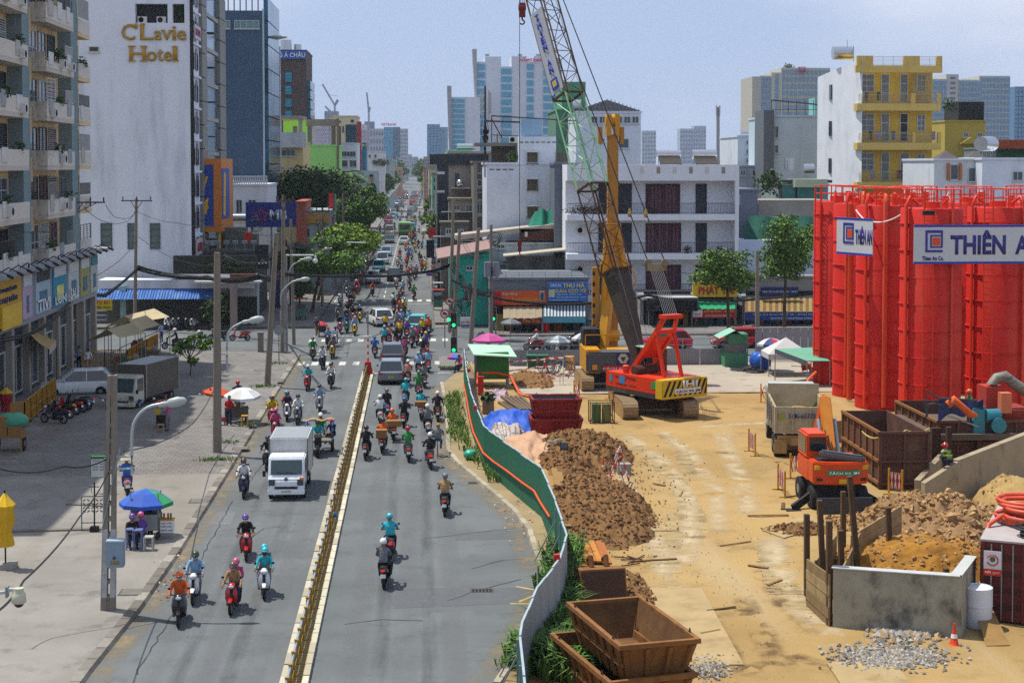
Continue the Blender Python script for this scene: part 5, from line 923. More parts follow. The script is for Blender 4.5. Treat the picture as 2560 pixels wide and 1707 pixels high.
pF=conc_pole('upright pole with a crossarm right behind the leaning brown pole',(706,884),(709,492),.17,.12,arm=(690,735,502))
pG=conc_pole('thin pole left of the street trees with many wires',(735,862),(727,548),.14,.1)
conc_pole('pole rising out of the nearest street tree',(806,770),(806,520),.15,.1,arm=(790,824,528));conc_pole('pole beside the round red hanging sign',(858,720),(858,486),.16,.11,arm=(846,872,494));conc_pole('far pole with a crossarm under the portrait billboard',(898,660),(895,452),.18,.12,arm=(884,908,458))
R1=conc_pole('tall pole left of the turquoise house, farthest of the leaning three',(1124,830),(1134,500),.17,.12);R2=conc_pole('leaning pole in the middle of three by the turquoise house',(1133,842),(1149,578),.17,.13);R3=conc_pole('leaning pole in front of the turquoise wall',(1176,872),(1196,571),.18,.14)
R4=conc_pole('pole carrying grey transformers beside the turquoise house',(1228,848),(1228,562),.16,.11);R5=conc_pole('slotted pale concrete pole between the two feathery trees',(1893,862),(1893,628),.2,.13)
for i,(px,py,w)in enumerate(((1219,672,9),(1240,672,9))):q=rect(px-w,655,px+w,692,R4[1].y-.3);b=B();b.cyl(((q[0]+q[1])/2,R4[1].y-.35,q[2]),((q[0]+q[1])/2,R4[1].y-.35,q[3]),(q[1]-q[0])/2,n=12);b.build('transformer',M('7a7d88',.6),R4[0],sm=40)
for k in range(5):
 q=P(1885+U(-1,1),650+k*38,R5[1].y)
for k,(x,Y)in enumerate([(-10.6,250+i*42)for i in range(9)]+[(2.3,250+i*45)for i in range(8)]):
 t=T('utility_pole','far utility pole on the %s pavement, %s away from the junction'%(('left',ORD[k])if k<9 else('right',ORD[k-9])),'pole',(x,Y,0),0,'far utility poles');b=B();b.cyl((x,Y,0),(x+U(-.15,.15),Y,9.5),.17,.11,8);b.build('shaft',POLE,t);b=B();b.bar((x-.9,Y,9),(x+.9,Y,9),.1);b.build('crossarm',M('4a4440',.8),t)
g=G(272,1533);e=P(281,938,g.y);t=T('ladder_pole','nearest concrete pole with slot openings, white painted foot and grey meter box','pole',(g.x,g.y,.1));Hh=e.z
b=B();w0,w1=.2,.14
for s_ in(-1,1):b.loft([[V((g.x+(e.x-g.x)*u+s_*(.62*w)+dx*.38*w,g.y+dy*w*.7,.1+(Hh-.1)*u))for dx,dy in((-1,-1),(1,-1),(1,1),(-1,1))]for u,w in((0,w0),(1,w1))])
b.build('flange',POLE,t);n=15
for i in range(n+1):
 u=i/n;c=V((g.x,g.y,.1)).lerp(e,u);hh=.12 if 0<i<n else.35;ww=w0+(w1-w0)*u;b=B();b.cb((c.x,c.y,c.z+(hh/2 if i==0 else-hh/2)),(ww*.62,ww*1.2,hh));b.build('web',POLE,t)
b=B();b.cb((e.x,e.y,e.z-1.3),(w1*.6,w1*1.25,2.6));b.build('head_web',POLE,t);b=B();z1=P(275,1320,g.y).z
for s_ in(-1,1):b.loft([[V((g.x+(e.x-g.x)*u+s_*(.62*w)+dx*.385*w,g.y+dy*w*.71,.1+(Hh-.1)*u))for dx,dy in((-1,-1),(1,-1),(1,1),(-1,1))]for u,w in((.06,w0*.99),((z1-.1)/(Hh-.1),w0*.93))])
b.build('white_paint',M('a5a4a2',.8,0,.2,4,.2,20,.6,'6a655c',3),t)
q=rect(269,1352,310,1415,g.y-.35);ub('meter_box',M('7d90a0',.5,.2,.08),t,q[0],q[1],g.y-.52,g.y-.16,q[2],q[3]);ub('box_lid',M('9db0bd',.5,.2,.06),t,q[0]-.02,q[1]+.02,g.y-.54,g.y-.14,q[3]+.002,q[3]+.05);ub('warning_plate',M('8a6a30',.6),t,q[0]+.12,q[1]-.12,g.y-.535,g.y-.525,q[2]+.1,q[2]+.2);b=B();b.cyl(((q[0]+q[1])/2-.02,g.y-.54,q[2]+.3),((q[0]+q[1])/2-.02,g.y-.52,q[2]+.3),.05,n=12);b.build('meter_glass',GLASS,t)
b=B();b.cyl((g.x-.22,g.y-.1,.1),P(262,1145,g.y-.1),.025,n=6);b.cyl((g.x-.15,g.y-.15,z1),P(300,1120,g.y-.15),.02,n=5);b.build('conduit',M('8a9094',.6),t)
pD=(t,g,e)
def lamp(label,pts,Y,head,r=.045,brackets=(),col='a9b0b4'):
 p=[P(*q,Y)for q in pts];t=T('street_lamp',label,'street lamp',(p[0].x,Y,p[0].z),0,'curved street lamps');b=B();sm_=[]
 for i in range(len(p)-1):
  for k in range(4):
   u=k/4;p0,p1,p2,p3=p[max(i-1,0)],p[i],p[i+1],p[min(i+2,len(p)-1)];sm_.append(.5*((2*p1)+(p2-p0)*u+(2*p0-5*p1+4*p2-p3)*u*u+(3*p1-p0-3*p2+p3)*u**3))
 sm_.append(p[-1]);b.tube(sm_,r,8);b.build('arm',M(col,.45,.5,.08),t,sm=50);a,c=P(*head[0],Y),P(*head[1],Y);d=c-a;L_=d.length;b=B();w=L_*.135
 qd=d.to_track_quat('Z','Y');b.loft([[a+d*u+qd@V((cos(i*pi/5)*w*s,sin(i*pi/5)*w*1.3*s,0))for i in range(10)]for u,s in((0,.45),(.15,.55),(.3,.5),(.42,.9),(.7,1.05),(.92,.7),(1,.15))]);b.build('lamp_head',M('a4aaa6',.4,0,.05),t,sm=60)
 for q0,q1 in brackets:b=B();b.cyl(P(*q0,Y),P(*q1,Y),.035,n=6);b.build('bracket',M(col,.45,.5,.08),t)
 return t
lamp('nearest curved street lamp on the slotted pole',[(330,1185),(330,1085),(341,1045),(370,1018),(412,1008)],pD[1].y-.05,((395,1013),(467,1000)),.05,(((278,1142),(330,1141)),((278,1172),(330,1171))))
lamp('curved street lamp on the tall plaza pole',[(568,930),(568,850),(578,822),(605,806)],pC[1].y,((606,806),(661,796)),.05,(((545,885),(568,885)),((545,902),(568,902))))
lamp('curved street lamp behind the leaning pole, lower of two',[(702,800),(702,750),(708,725),(730,705),(742,702)],116,((740,701),(775,697)),.05)
lamp('curved street lamp behind the leaning pole, upper of two',[(722,760),(722,690),(730,665),(752,651)],122,((750,650),(781,646)),.05)
lamp('thin street lamp arm above the nearest street tree',[(790,645),(795,632),(830,620)],150,((796,632),(824,620)),.04);lamp('street lamp arm over the trees, third along the street',[(828,600),(832,592),(870,582)],165,((836,592),(874,580)),.04);lamp('street lamp arm over the trees, fourth along the street',[(860,565),(866,560),(893,556)],190,((866,560),(896,555)),.04);lamp('farthest street lamp arm over the bright tree top',[(915,530),(920,524),(936,519)],225,((915,524),(938,518)),.05)
for k in range(7):lamp('far street lamp arm over the left kerb, %s beyond the trees'%ORD[k],[(0,0)]*2 if 0 else[tuple((lambda s:s)(q))for q in((960+k*4.5,500-k*5),(964+k*4.5,495-k*5),(975+k*4,492-k*5))],260+k*45,((966+k*4.2,494-k*5),(978+k*4,491-k*5)),.06)
for k,(a,b_,Y,lab)in enumerate((((855,606),(915,607),152,'straight white light tube arm in front of the street trees'),((715,638),(785,638),120,'camera gantry arm with a hanging dome beside the upright pole'))):
 t=T('gantry_arm',lab,'gantry',(P(*a,Y).x,Y,0));m_=B();m_.cyl(P(*a,Y),P(*b_,Y),.06,n=8);m_.build('arm',M('c2c6c6',.5),t)
 if k:m_=B();m_.cyl((P(*a,Y).x,Y,0),P(*a,Y),.11,.09,10);m_.build('post',STEEL,t);c=P(788,652,Y);m_=B();m_.ball(c,.2,10,7);m_.cyl(c,c+V((0,0,.4)),.1,n=8);m_.build('camera_dome',WHITE,t,sm=60)
 else:m_=B();m_.cyl((P(*a,Y).x,Y,0),P(*a,Y),.08,n=8);m_.build('post',STEEL,t)
Y=24.;c=P(47,1494,Y);t=T('surveillance_camera','white dome camera on a bracket arm at the lower left edge','camera',(c.x,Y,c.z));b=B();b.lathe([(.015,.16),(.075,.15),(.075,.09),(.1,.06),(.11,-.06),(.095,-.075)],c,18);b.build('housing',M('b5b39c',.4),t,sm=50);b=B();b.ball((c.x,c.y,c.z-.075),(.075,.075,.07),14,8,0,-1,0);b.build('lens_dome',M('2c1c1c',.1),t,sm=60)
b=B();b.bar(P(20,1474,Y),P(55,1474,Y),.05);b.bar(P(-80,1495,Y),P(22,1478,Y),.045);b.cyl((P(-80,1495,Y).x,Y,0),P(-80,1470,Y),.08,n=10);b.build('bracket',M('b9bcbc',.5),t);b=B();b.cb(P(18,1478,Y),(.03,.12,.16));b.build('plate',STEEL,t)
def sag(pts,s=.4,n=8):
 out=[]
 for a,b in zip(pts,pts[1:]):
  for i in range(n):u=i/n;out.append(a.lerp(b,u)-V((0,0,s*4*u*(1-u))))
 return out+[pts[-1]]
def wire(label,pts,r=.02,s=.4,n=1,spread=0,Ys=None):
 p=[P(x,y,Y)for x,y,Y in pts];t=T('overhead_cables' if n>1 else 'overhead_wire',label,'wire',p[0],0,'overhead wires')
 for k in range(n):
  o=[q+V((U(-1,1)*spread*.3,U(-1,1)*spread,U(-1,1)*spread))if n>1 else q for q in p];b=B();b.tube(sag(o,s*U(.8,1.25)if n>1 else s),r,5);b.build('cable',WIRE,t)
 return t
ya,yb,yf=pA[1].y,pB[1].y,pF[1].y
wire('thick sagging cable bundle between the two hotel-side poles',[(192,727,ya),(262,738,(ya+yb)/2),(344,672,yb)],.05,.1,14,.16)
wire('thick cable bundle running from the hotel pole across the garage front',[(344,670,yb),(520,694,132),(650,692,128),(708,684,yf+.2)],.045,.25,16,.22)
wire('cable bundle dropping from the apartment pole to the left edge',[(190,735,ya),(110,815,98),(0,848,88),(-40,850,84)],.04,.2,12,.14)
wire('black cable bundle strung across the whole street',[(708,684,yf),(900,688,133),(1040,684,137),(1128,662,140)],.042,.15,9,.14)
wire('black cable bundle running right in front of the shops',[(1130,700,R2[1].y),(1228,742,R4[1].y),(1330,758,131),(1480,757,131),(1620,738,131),(1750,752,131),(1893,748,131),(2070,728,131)],.035,.1,10,.09)
wire('tangle of cables between the leaning poles and the turquoise house',[(1133,660,R2[1].y),(1160,700,134),(1178,720,R3[1].y),(1228,735,R4[1].y)],.02,.3,14,.45)
for k,(pts,s_)in enumerate((([(203,510,ya),(263,555,(ya+yb)/2),(320,552,yb),(341,520,yb)],.2),([(264,512,ya),(300,545,128),(341,528,yb)],.3),([(341,528,yb),(440,557,131),(560,562,128),(690,590,pE[1].y)],.2),([(343,600,yb),(300,650,126),(230,695,120),(195,682,ya)],.1),([(346,592,yb),(430,645,133),(520,665,130),(640,670,128)],.1),([(709,505,yf),(780,535,135),(806,530,147)],.4),([(709,520,yf),(806,540,147),(858,500,170),(895,460,205)],.5),([(727,560,124),(806,545,147)],.5),([(543,955,83),(480,1060,72),(310,1128,50)],.2),([(275,1142,50),(160,1165,49),(0,1172,48),(-60,1170,47)],.15),([(272,1180,50),(200,1290,44),(60,1450,30),(-30,1540,24)],.1),([(0,560,92),(100,580,100),(188,555,ya)],.2),([(1149,590,R2[1].y),(1196,640,R3[1].y)],.6),([(1196,600,R3[1].y),(1228,580,R4[1].y)],.3),([(1228,690,R4[1].y),(1470,730,131)],.2),([(858,495,170),(895,458,205),(1000,440,420)],.6),([(1134,505,R1[1].y),(1110,470,220),(1080,450,380)],.8),([(806,525,147),(858,492,170)],.6),([(735,505,yf),(806,530,147)],.5),([(1893,690,R5[1].y),(1800,680,131),(1600,660,131)],.4),([(1893,700,R5[1].y),(1960,680,131),(2080,690,131)],.4))):
 wire('thin black wire, %s'%('looping from the apartment pole to the hotel pole','hanging low between the two hotel-side crossarms','running from the hotel pole to the leaning pole','looping behind the apartment pole','crossing the planter to the black sign','from the upright pole to the tree pole','running up the left pavement poles','from the thin pole into the tree','slanting from the plaza pole to the slotted pole','running left from the slotted pole','slanting down to the dome camera','at the left edge above the podium','short between the leaning poles','from the leaning pole to the transformer pole','over the grey shop roof','far up the street on the left','far up the street on the right','from the tree pole to the red sign pole','upper one into the street tree','behind the boom to the pale pole','from the pale pole to the silos')[k],pts,.022,s_)
wire('cable bundle running up the left pavement from the upright pole',[(709,600,yf),(735,610,124),(806,600,147),(858,560,170),(895,520,205)],.035,.3,8,.25)
wire('slack cables from the leaning pole to the black sign',[(690,620,pE[1].y),(655,650,125),(560,640,130)],.025,.4,6,.3)
# ================================================================ traffic signs and signals
def roadsign(label,px,py,Y,r,kind,base):
 p=P(px,py,Y);t=T('road_sign',label,'road sign',(p.x,Y,0),0,'round road signs');b=B();b.cyl((p.x,Y,base),(p.x,Y,p.z+r),.04,n=8);b.build('post',STEEL,t);b=B();b.cyl((p.x,Y-.06,p.z),(p.x,Y-.04,p.z),r,n=24);b.build('rim',RED if kind else M('8d9296',.5,.4),t)
 if kind:
  b=B();b.cyl((p.x,Y-.075,p.z),(p.x,Y-.062,p.z),r*.74,n=24);b.build('disc',WHITE,t);b=B();b.bar((p.x-r*.5,Y-.085,p.z+r*.5),(p.x+r*.5,Y-.085,p.z-r*.5),.02,.07);b.build('slash',RED,t);b=B();b.cb((p.x,Y-.08,p.z-.02),(r*.95,.01,r*.3));b.cb((p.x-.02,Y-.08,p.z+.07),(r*.5,.01,r*.22));b.build('car_symbol',DARK,t)
roadsign('red-ringed no entry for cars sign, upper of the pair by the right signal',1124,753,131.5,.36,1,0);roadsign('red-ringed no left turn sign, lower of the pair by the right signal',1112,784,122,.36,1,0);roadsign('grey back of a round sign at the near left corner',697,826,112.5,.34,0,0)
def signal(label,px,py,Y,base,two=False):
 p=P(px,py,Y);t=T('traffic_light',label,'traffic light',(p.x,Y,0),0,'traffic lights');b=B();b.cyl((p.x+.2,Y,base),(p.x+.2,Y,p.z+.6),.08,n=8);b.build('post',STEEL,t);b=B();b.cb((p.x,Y-.15,p.z),(.42,.25,1.15));b.build('housing',DARK,t)
 for k,(c,e)in enumerate((('3a1010',0),('3a3010',0),('1ad07a',1.4))):b=B();b.cyl((p.x,Y-.3,p.z+.36-k*.36),(p.x,Y-.27,p.z+.36-k*.36),.14,n=12);b.build('lens',M(c,.4,0,0,2.5,0,30,0,'4a4034',.8,1,e),t)
 if two:b=B();b.cyl((p.x-.36,Y-.2,p.z+.05),(p.x-.36,Y-.17,p.z+.05),.14,n=12);b.build('arrow_lens',M('1ad07a',.4,0,0,2.5,0,30,0,'4a4034',.8,1,1.4),t)
signal('traffic light with a green arrow lens at the right corner',1134,800,121,0,True);signal('smaller green traffic light beside the transformer pole',1233,785,130,0);signal('low repeater traffic light with a small green lens',1134,862,119,0)
q=rect(1151,793,1175,817,121.5);t=T('shop_board','small white board reading DUY TÂN on the leaning pole','sign',(q[0],121.5,q[2]));ub('board',WHITE,t,q[0],q[1],121.4,121.5,q[2],q[3]);txt(t,'DUY TÂN',q[0]+.05,q[1]-.05,q[2]+.25,q[2]+.5,121.39,M('a84a2c',.5),.02,.01);ub('blue_band',M('1c5aa8',.5),t,q[0]+.02,q[1]-.02,121.38,121.395,q[2]+.04,q[2]+.18)
# ================================================================ building site
RUST=M('6a4322',.85,.2,.3,2.2,.35,30,.55,'3f2714',1.8);RUST2=M('80562c',.85,.15,.28,2.2,.35,30,.5,'4f3218',1.8);DRUST=M('4a3226',.85,.2,.3,2,.3,30,.5,'2a1c16',2)
SILO=M('c01c0c',.62,.05,.14,.7,.1,5,.5,'b0543a',.9,.1,0,.35);SILO2=M('c8431a',.5,.1,.1,.8,0,30,.3,'a85a30',1.5,.2);CRED=M('d0340f',.42,.05,.08,1.5,0,30,.25,'7a2410',2);MUD=M('9a7a4c',.95,0,.25,2,.5,25,.4,'6a4f2c',1.5)
YM=M('c28c14',.45,.05,.1,2,0,30,.35,'6a4a1c',2);YM2=M('a87a2c',.6,.1,.15,2,0,30,.5,'5a3c1c',2);GREY=M('4a4f55',.5,.1,.1,2,0,30,.3,'6a5f4c',2);WOOD=M('8a6a3c',.9,0,.25,2,.3,25,.4,'5a4326',2);ORANGE=M('d0521c',.5,0,.1)
top=[(1160,872),(1166,930),(1178,985),(1210,1067),(1270,1112),(1355,1173),(1388,1252),(1417,1339),(1399,1399),(1344,1469),(1306,1556),(1300,1592),(1314,1730)]
FP_=[G(x,y,2.)for x,y in top]
fn=T('sheet_fence','long curving corrugated fence, green outside and grey inside','fence',(FP_[6].x,FP_[6].y,0));GS=M('28664f',.6,.1,.08,.6,0,30,.25,'2a5a48',1,.2);GS2=M('8b929c',.6,.15,.12,1,0,30,.3,'5f6266',1.4,.3)
pan=[]
for k in(0,1,2):
 b=B();n=12;xs=[(i/n,-.018 if i%2 else.0)for i in range(n+1)]
 for(u,d),(u2,d2)in zip(xs,xs[1:]):b.quad((-.012+d,u,0),(-.012+d2,u2,0),(-.012+d2,u2,1.93+.02*k),(-.012+d,u,1.93+.02*k),0);b.quad((.012+d,u,0),(.012+d2,u2,0),(.012+d2,u2,1.93+.02*k),(.012+d,u,1.93+.02*k),1)
 b.box(-.03,.03,0,1,1.93+.02*k,1.97+.02*k,2);pan.append(b.mesh('sheet_panel',[GS,GS2,M('9fb0b4',.5,.3)]))
def along(path,step):
 out=[]
 for a,b in zip(path,path[1:]):
  d=b-a;d.z=0;n=max(1,round(d.length/step))
  for i in range(n):out.append((a+d*(i/n),d/n))
 return out
for i,(o,d)in enumerate(along(FP_,1.07)):
 Q=Matrix.Translation((o.x,o.y,.05))@Matrix.Rotation(atan2(d.y,d.x)-pi/2,4,'Z')@Matrix.Diagonal((-1,d.length,1,1));put('sheet_panel',pan[i%3],fn,Q)
 if i%2==0:
  nrm=V((-d.y,d.x,0)).normalized()*-1;nrm=-nrm if nrm.x<0 and o.y>57 else nrm;b=B();b.bar((o.x+nrm.x*.06,o.y+nrm.y*.06,.05),(o.x+nrm.x*.06,o.y+nrm.y*.06,1.95),.05);b.bar((o.x+nrm.x*.08,o.y+nrm.y*.08,1.5),(o.x+nrm.x*.8,o.y+nrm.y*.8,.1),.04);b.build('brace',M('8d9298',.6,.3),fn)
def on_fence(px,py,out=.1):
 best=None
 for a,b in zip(FP_[:8],FP_[1:8]):
  for i in range(21):
   q=a.lerp(b,i/20);d=V((q.x,q.y,0))-V((0,0,CH));c=d.dot(FW);sx=PX+FP*d.dot(RT)/c
   if best is None or abs(sx-px)<best[0]:best=(abs(sx-px),q)
 q=best[1];r_=ray(px,py);z=CH+r_.z*q.y/r_.y;return V((q.x-out,q.y-out*.4,z))
b=B();b.tube([on_fence(*p)for p in((1163,958),(1172,1000),(1180,1045),(1189,1080),(1212,1131),(1240,1153),(1271,1174),(1311,1205),(1342,1226),(1357,1254),(1380,1291))],.045,6);tag(b.build('orange_hose',ORANGE),'orange light hose hung along the green fence','hose')
for k,(px,py)in enumerate(((1172,930),(1188,1024),(1392,1401))):
 p=G(px,py,2.0);b=B().box(p.x-.09,p.x+.09,p.y-.09,p.y+.09,2.0,2.2);tag(b.build('warning_lamp',RED,loc=(p.x,p.y,2)),('small red warning lamp near the far end of the green fence','small red warning lamp on the fence above the planter crate','small red warning lamp on the fence where it bends')[k],'lamp','warning lamps')
Y=109.5;bf=T('site_back_fence','low grey sheet fence with a wire rail along the cross street','fence',(20,Y,0));x0=P(1275,900,Y).x;x1=P(1875,900,Y).x;n=int((x1-x0)/1.2)
bm_=B()
for i in range(9):bm_.box(i*.13,i*.13+.065,-.02,.0,0,1.08)
bm_=bm_.box(0,1.17,0,.012,0,1.1).mesh('sheet_panel',M('83878e',.6,.2,.12,1,0,30,.25,'6a6258',1.5))
for i in range(n):
 put('sheet_panel',bm_,bf,Matrix.Translation((x0+i*1.2,Y,.13)))
 if i%2==0:ub('post',M('7d8c94',.5,.3),bf,x0+i*1.2-.03,x0+i*1.2+.03,Y+.05,Y+.11,.1,1.95)
for z in(1.5,1.92):ub('rail',M('7d8c94',.5,.3),bf,x0,x1,Y+.06,Y+.1,z-.02,z+.02)
tf=T('tall_sheet_fence','taller grey sheet fence beside the guard booth','fence',(24,111.5,0))
for i in range(9):p=P(1888+i*19,880,112);ub('sheet_panel',M('7f868f',.6,.2,.1),tf,p.x,p.x+.5,112,112.05,.1,2.35)
p=[P(1885,880,112).x,P(2060,880,112).x];ub('top_rail',M('9aa2a8',.5,.3),tf,p[0],p[1],111.97,112.08,2.36,2.42)
def heap(name,label,foot,h,mt,seed,rough=.35,clods=500,cs=.16,base=0,cmt=None):
 """foot: outline centre and radii in photo pixels on the ground: (px, py, rx, ry)"""
 c=G(foot[0],foot[1]);e=G(foot[0]+foot[2],foot[1]);f=G(foot[0],foot[1]-foot[3]);f2=G(foot[0],foot[1]+foot[3]);rx=e.x-c.x;cy=(f.y+f2.y)/2;ry=(f.y-f2.y)/2;t=T(name,label,'heap',(c.x,cy,base));q=random.Random(seed)
 def hz(x,y):
  dx,dy=(x-c.x)/rx,(y-cy)/ry;r=sqrt(dx*dx+dy*dy);k=max(0,1-r*r*(.8+.4*NZ.noise(V((x*.5,y*.5,seed)))));return base+h*k**.8*(1+rough*NZ.noise(V((x*.9,y*.9,seed+5))))+(rough*.6*NZ.noise(V((x*2.1,y*2.1,seed)))+rough*.35*NZ.noise(V((x*5,y*5,seed))))*min(1,k*3)if k>0 else base-.15
 b=B();b.sheet(lambda u,v:(c.x+(u*2-1)*rx*1.15,cy+(v*2-1)*ry*1.15,hz(c.x+(u*2-1)*rx*1.15,cy+(v*2-1)*ry*1.15)),90,90);b.build('mound',mt,t,sm=70);b=B()
 for _ in range(clods):
  a=q.uniform(0,2*pi);r=sqrt(q.random())*1.08;x,y=c.x+cos(a)*r*rx,cy+sin(a)*r*ry;s_=cs*q.uniform(.3,1)*(q.random()+.3);z=max(hz(x,y),base+.05);b.T=Matrix.Translation((x,y,z+s_*.2))@Matrix.Rotation(q.uniform(0,6),4,'Z')@Matrix.Rotation(q.uniform(0,3),4,'X')
  n_=[V((q.gauss(0,1),q.gauss(0,1),q.gauss(0,1))).normalized()*s_*q.uniform(.7,1.2)for _ in range(2)];b.add([(s_,0,0),(0,s_*.8,0),(-s_*q.uniform(.6,1.2),0,0),(0,-s_,0),(0,0,s_*q.uniform(.5,1)),(0,0,-s_*.7)],[(0,1,4),(1,2,4),(2,3,4),(3,0,4),(1,0,5),(2,1,5),(3,2,5),(0,3,5)],q.randrange(3))
 b.T=None;o=b.build('clods',cmt or[EARTH,M('7d5a34',.95,0,.3,3),M('5a4028',.95,0,.3,3)],t);S(o,'stuff');return t
heap('earth_heap','brown earth heap behind the striped trestle, farther of two',(1452,1150,118,40),1.1,EARTH,2,.5,2200,.14)
heap('earth_heap','long brown earth heap along the fence, nearer of two',(1505,1290,125,80),.8,EARTH,5,.45,2600,.12)
heap('earth_heap','small flat spoil patch by the cable reels',(1330,955,60,22),.35,EARTH,8,.3,200,.12)
PITM=[M('98764a',.95,0,.25,2),M('8a6a44',.95,0,.3,3),M('a4835a',.95,0,.3,3)]
heap('earth_heap','large pale clay heap behind the concrete pit',(2370,1335,190,62),1.05,ground_mat('9a7a56','87694a','6e5338',1.1,2.2,.9),11,.55,1500,.2,0,PITM)
heap('earth_heap','ochre earth filling the concrete pit',(2300,1432,230,40),1.1,ground_mat('a5752c','8f6428','7a5524',.9,2,.8),14,.25,500,.14,.1,PITM)
heap('earth_heap','muddy brown spoil strip beside the wooden posts',(1990,1330,75,14),.25,EARTH,17,.3,260,.12);heap('earth_heap','spoil ridge in front of the orange excavator',(2130,1318,70,14),.4,MUD,19,.3,260,.12)
heap('earth_heap','scattered brown spoil around the excavator bucket',(1590,1495,45,70),.2,EARTH,21,.3,420,.1);heap('earth_heap','sand pile at the right edge behind the hose coil',(2570,1290,90,55),1.3,SAND,23,.3,160,.1)
def scatter(name,label,px,py,rx,ry,n,s,mats,seed,cat='gravel'):
 q=random.Random(seed);b=B()
 for _ in range(n):
  g=G(px+q.gauss(0,rx*.5),py+q.gauss(0,ry*.5));s_=s*q.uniform(.4,1.4);b.T=Matrix.Translation((g.x,g.y,.1+s_*.3))@Matrix.Rotation(q.uniform(0,6),4,'Z')@Matrix.Rotation(q.uniform(0,3),4,'X');b.add([(s_,0,0),(0,s_*.8,0),(-s_,0,0),(0,-s_,0),(0,0,s_*.7),(0,0,-s_*.7)],[(0,1,4),(1,2,4),(2,3,4),(3,0,4),(1,0,5),(2,1,5),(3,2,5),(0,3,5)],q.randrange(len(mats)))
 return tag(b.build(name,mats),label,cat,kind='stuff')
STN=[M(c,.9,0,.2,5)for c in('8d8a84','74716c','a5a097','8f7d62')]
scatter('gravel','grey gravel spread in front of the concrete pit',2230,1650,130,30,1500,.07,STN,1);scatter('gravel','rubble stones at the foot of the concrete wall',2270,1590,90,22,420,.14,STN+[M('a58a5c',.9)],2);scatter('gravel','stones between the steel plate and the rusty skips',1770,1680,60,30,300,.06,STN,3);scatter('litter','scraps of paper along the right kerb',1290,1290,70,60,60,.05,[M('c4c2bc',.8),M('b08a70',.8)],4,'litter');scatter('litter','litter scattered at the left kerb by the drain',420,1430,50,60,60,.05,[M('c4c2bc',.8),M('8a4a40',.8)],5,'litter')
def skip(name,label,c,L_,W_,h,rz,z0,mt,inner,ribs=7,tap=.28,group=None):
 t=T(name,label,'skip',(c[0],c[1],z0),rz,group);a,b_=L_/2,W_/2;at_,bt=a-tap,b_-tap*.8
 def rg(x,y,z):return[V((-x,-y,z)),V((x,-y,z)),V((x,y,z)),V((-x,y,z))]
 b=B();b.loft([rg(at_,bt,0),rg(a,b_,h)],0,False);b.loft([rg(at_-.03,bt-.03,.04),rg(a-.04,b_-.04,h)],1,False);b.add(rg(at_-.03,bt-.03,.05),[(0,1,2,3)],1);b.add(rg(at_,bt,0),[(0,1,2,3)],0);b.build('shell',[mt,inner],t,w=False)
 b=B();w=.1
 b.box(-a-w,a+w,-b_-w,-b_+.02,h-.03,h+.09);b.box(-a-w,a+w,b_-.02,b_+w,h-.03,h+.09);b.box(-a-w,-a+.02,-b_+.022,b_-.022,h-.03,h+.09);b.box(a-.02,a+w,-b_+.022,b_-.022,h-.03,h+.09);b.build('rim',mt,t,w=False)
 for i in range(ribs):
  u=-.94+1.88*i/(ribs-1)
  for s_ in(-1,1):b=B();b.bar((u*at_,s_*(bt+.02),.03),(u*a,s_*(b_+.03),h-.05),.11,.1);b.build('rib',mt,t,w=False)
 for i in range(4):
  u=-.9+1.8*i/3
  for s_ in(-1,1):b=B();b.bar((s_*(at_+.02),u*bt,.03),(s_*(a+.03),u*b_,h-.05),.11,.1);b.build('rib',mt,t,w=False)
 for s_ in(-1,1):b=B();b.bar((-a+tap*.5,s_*(b_-tap*.33),h*.5),(a-tap*.5,s_*(b_-tap*.33),h*.5),.1,.12);b.build('waist_rail',mt,t,w=False)
 for s_ in(-1,1):
  for r_ in(-1,1):b=B();b.tube([(s_*a*.75-.06,r_*(b_+.04),h+.08),(s_*a*.75,r_*(b_+.04),h+.2),(s_*a*.75+.06,r_*(b_+.04),h+.08)],.018,5);b.build('lifting_eye',DRUST,t,w=False)
 return t
A,Bc,C_,D_=[G(x,y,2.0)for x,y in((1423,1493),(1602,1517),(1748,1619),(1551,1598))];cc=(A+Bc+C_+D_)/4;rz=atan2((A-D_).y,(A-D_).x)
skip('rusty_skip','upper of two stacked rusty ribbed skips at the bottom of the picture',(cc.x,cc.y),4.0,2.0,.98,rz,1.0,RUST2,M('5a3c1e',.9,.1,.25,1.5,.3,30,.6,'7a5a30',1));skip('rusty_skip','lower of two stacked rusty ribbed skips at the bottom of the picture',(cc.x-.28,cc.y-.1),4.2,2.2,1.05,rz+.03,.1,RUST2,RUST)
g=G(1392,1106);SR=M('7d1010',.5,.05,.1,1.5,0,30,.3,'4a1410',2)
skip('red_skip','upper dark red skip with a grey inside beside the blue tarpaulin',(g.x,g.y+.9),2.35,1.6,1.05,.02,1.05,SR,M('4f5357',.7),3,.2);skip('red_skip','lower dark red skip under its twin beside the blue tarpaulin',(g.x,g.y+.9),2.45,1.65,1.05,.02,.06,SR,M('4f5357',.7),3,.2)
g=G(1500,1500);t=T('digger_bucket','rusty digger bucket lying behind the stacked skips','bucket',(g.x,g.y,.1),.15);b=B();pr=[(-.6,0),(.55,0),(.6,.5),(.2,.95),(-.35,1.0)]
b.loft([[V((x,y,z))for y,z in pr]for x in(-.75,.75)],0,False);b.add([V((-.75,y,z))for y,z in pr]+[V((-.72,y,z))for y,z in pr],[(0,1,2,3,4)]);b.add([V((.75,y,z))for y,z in pr],[(4,3,2,1,0)]);b.build('shell',RUST2,t,w=False);b=B();b.add([(-.7,-.62,.06),(.7,-.62,.06),(.7,-.38,.95),(-.7,-.38,.95)],[(0,1,2,3)]);b.build('mouth',DRUST,t,w=False)
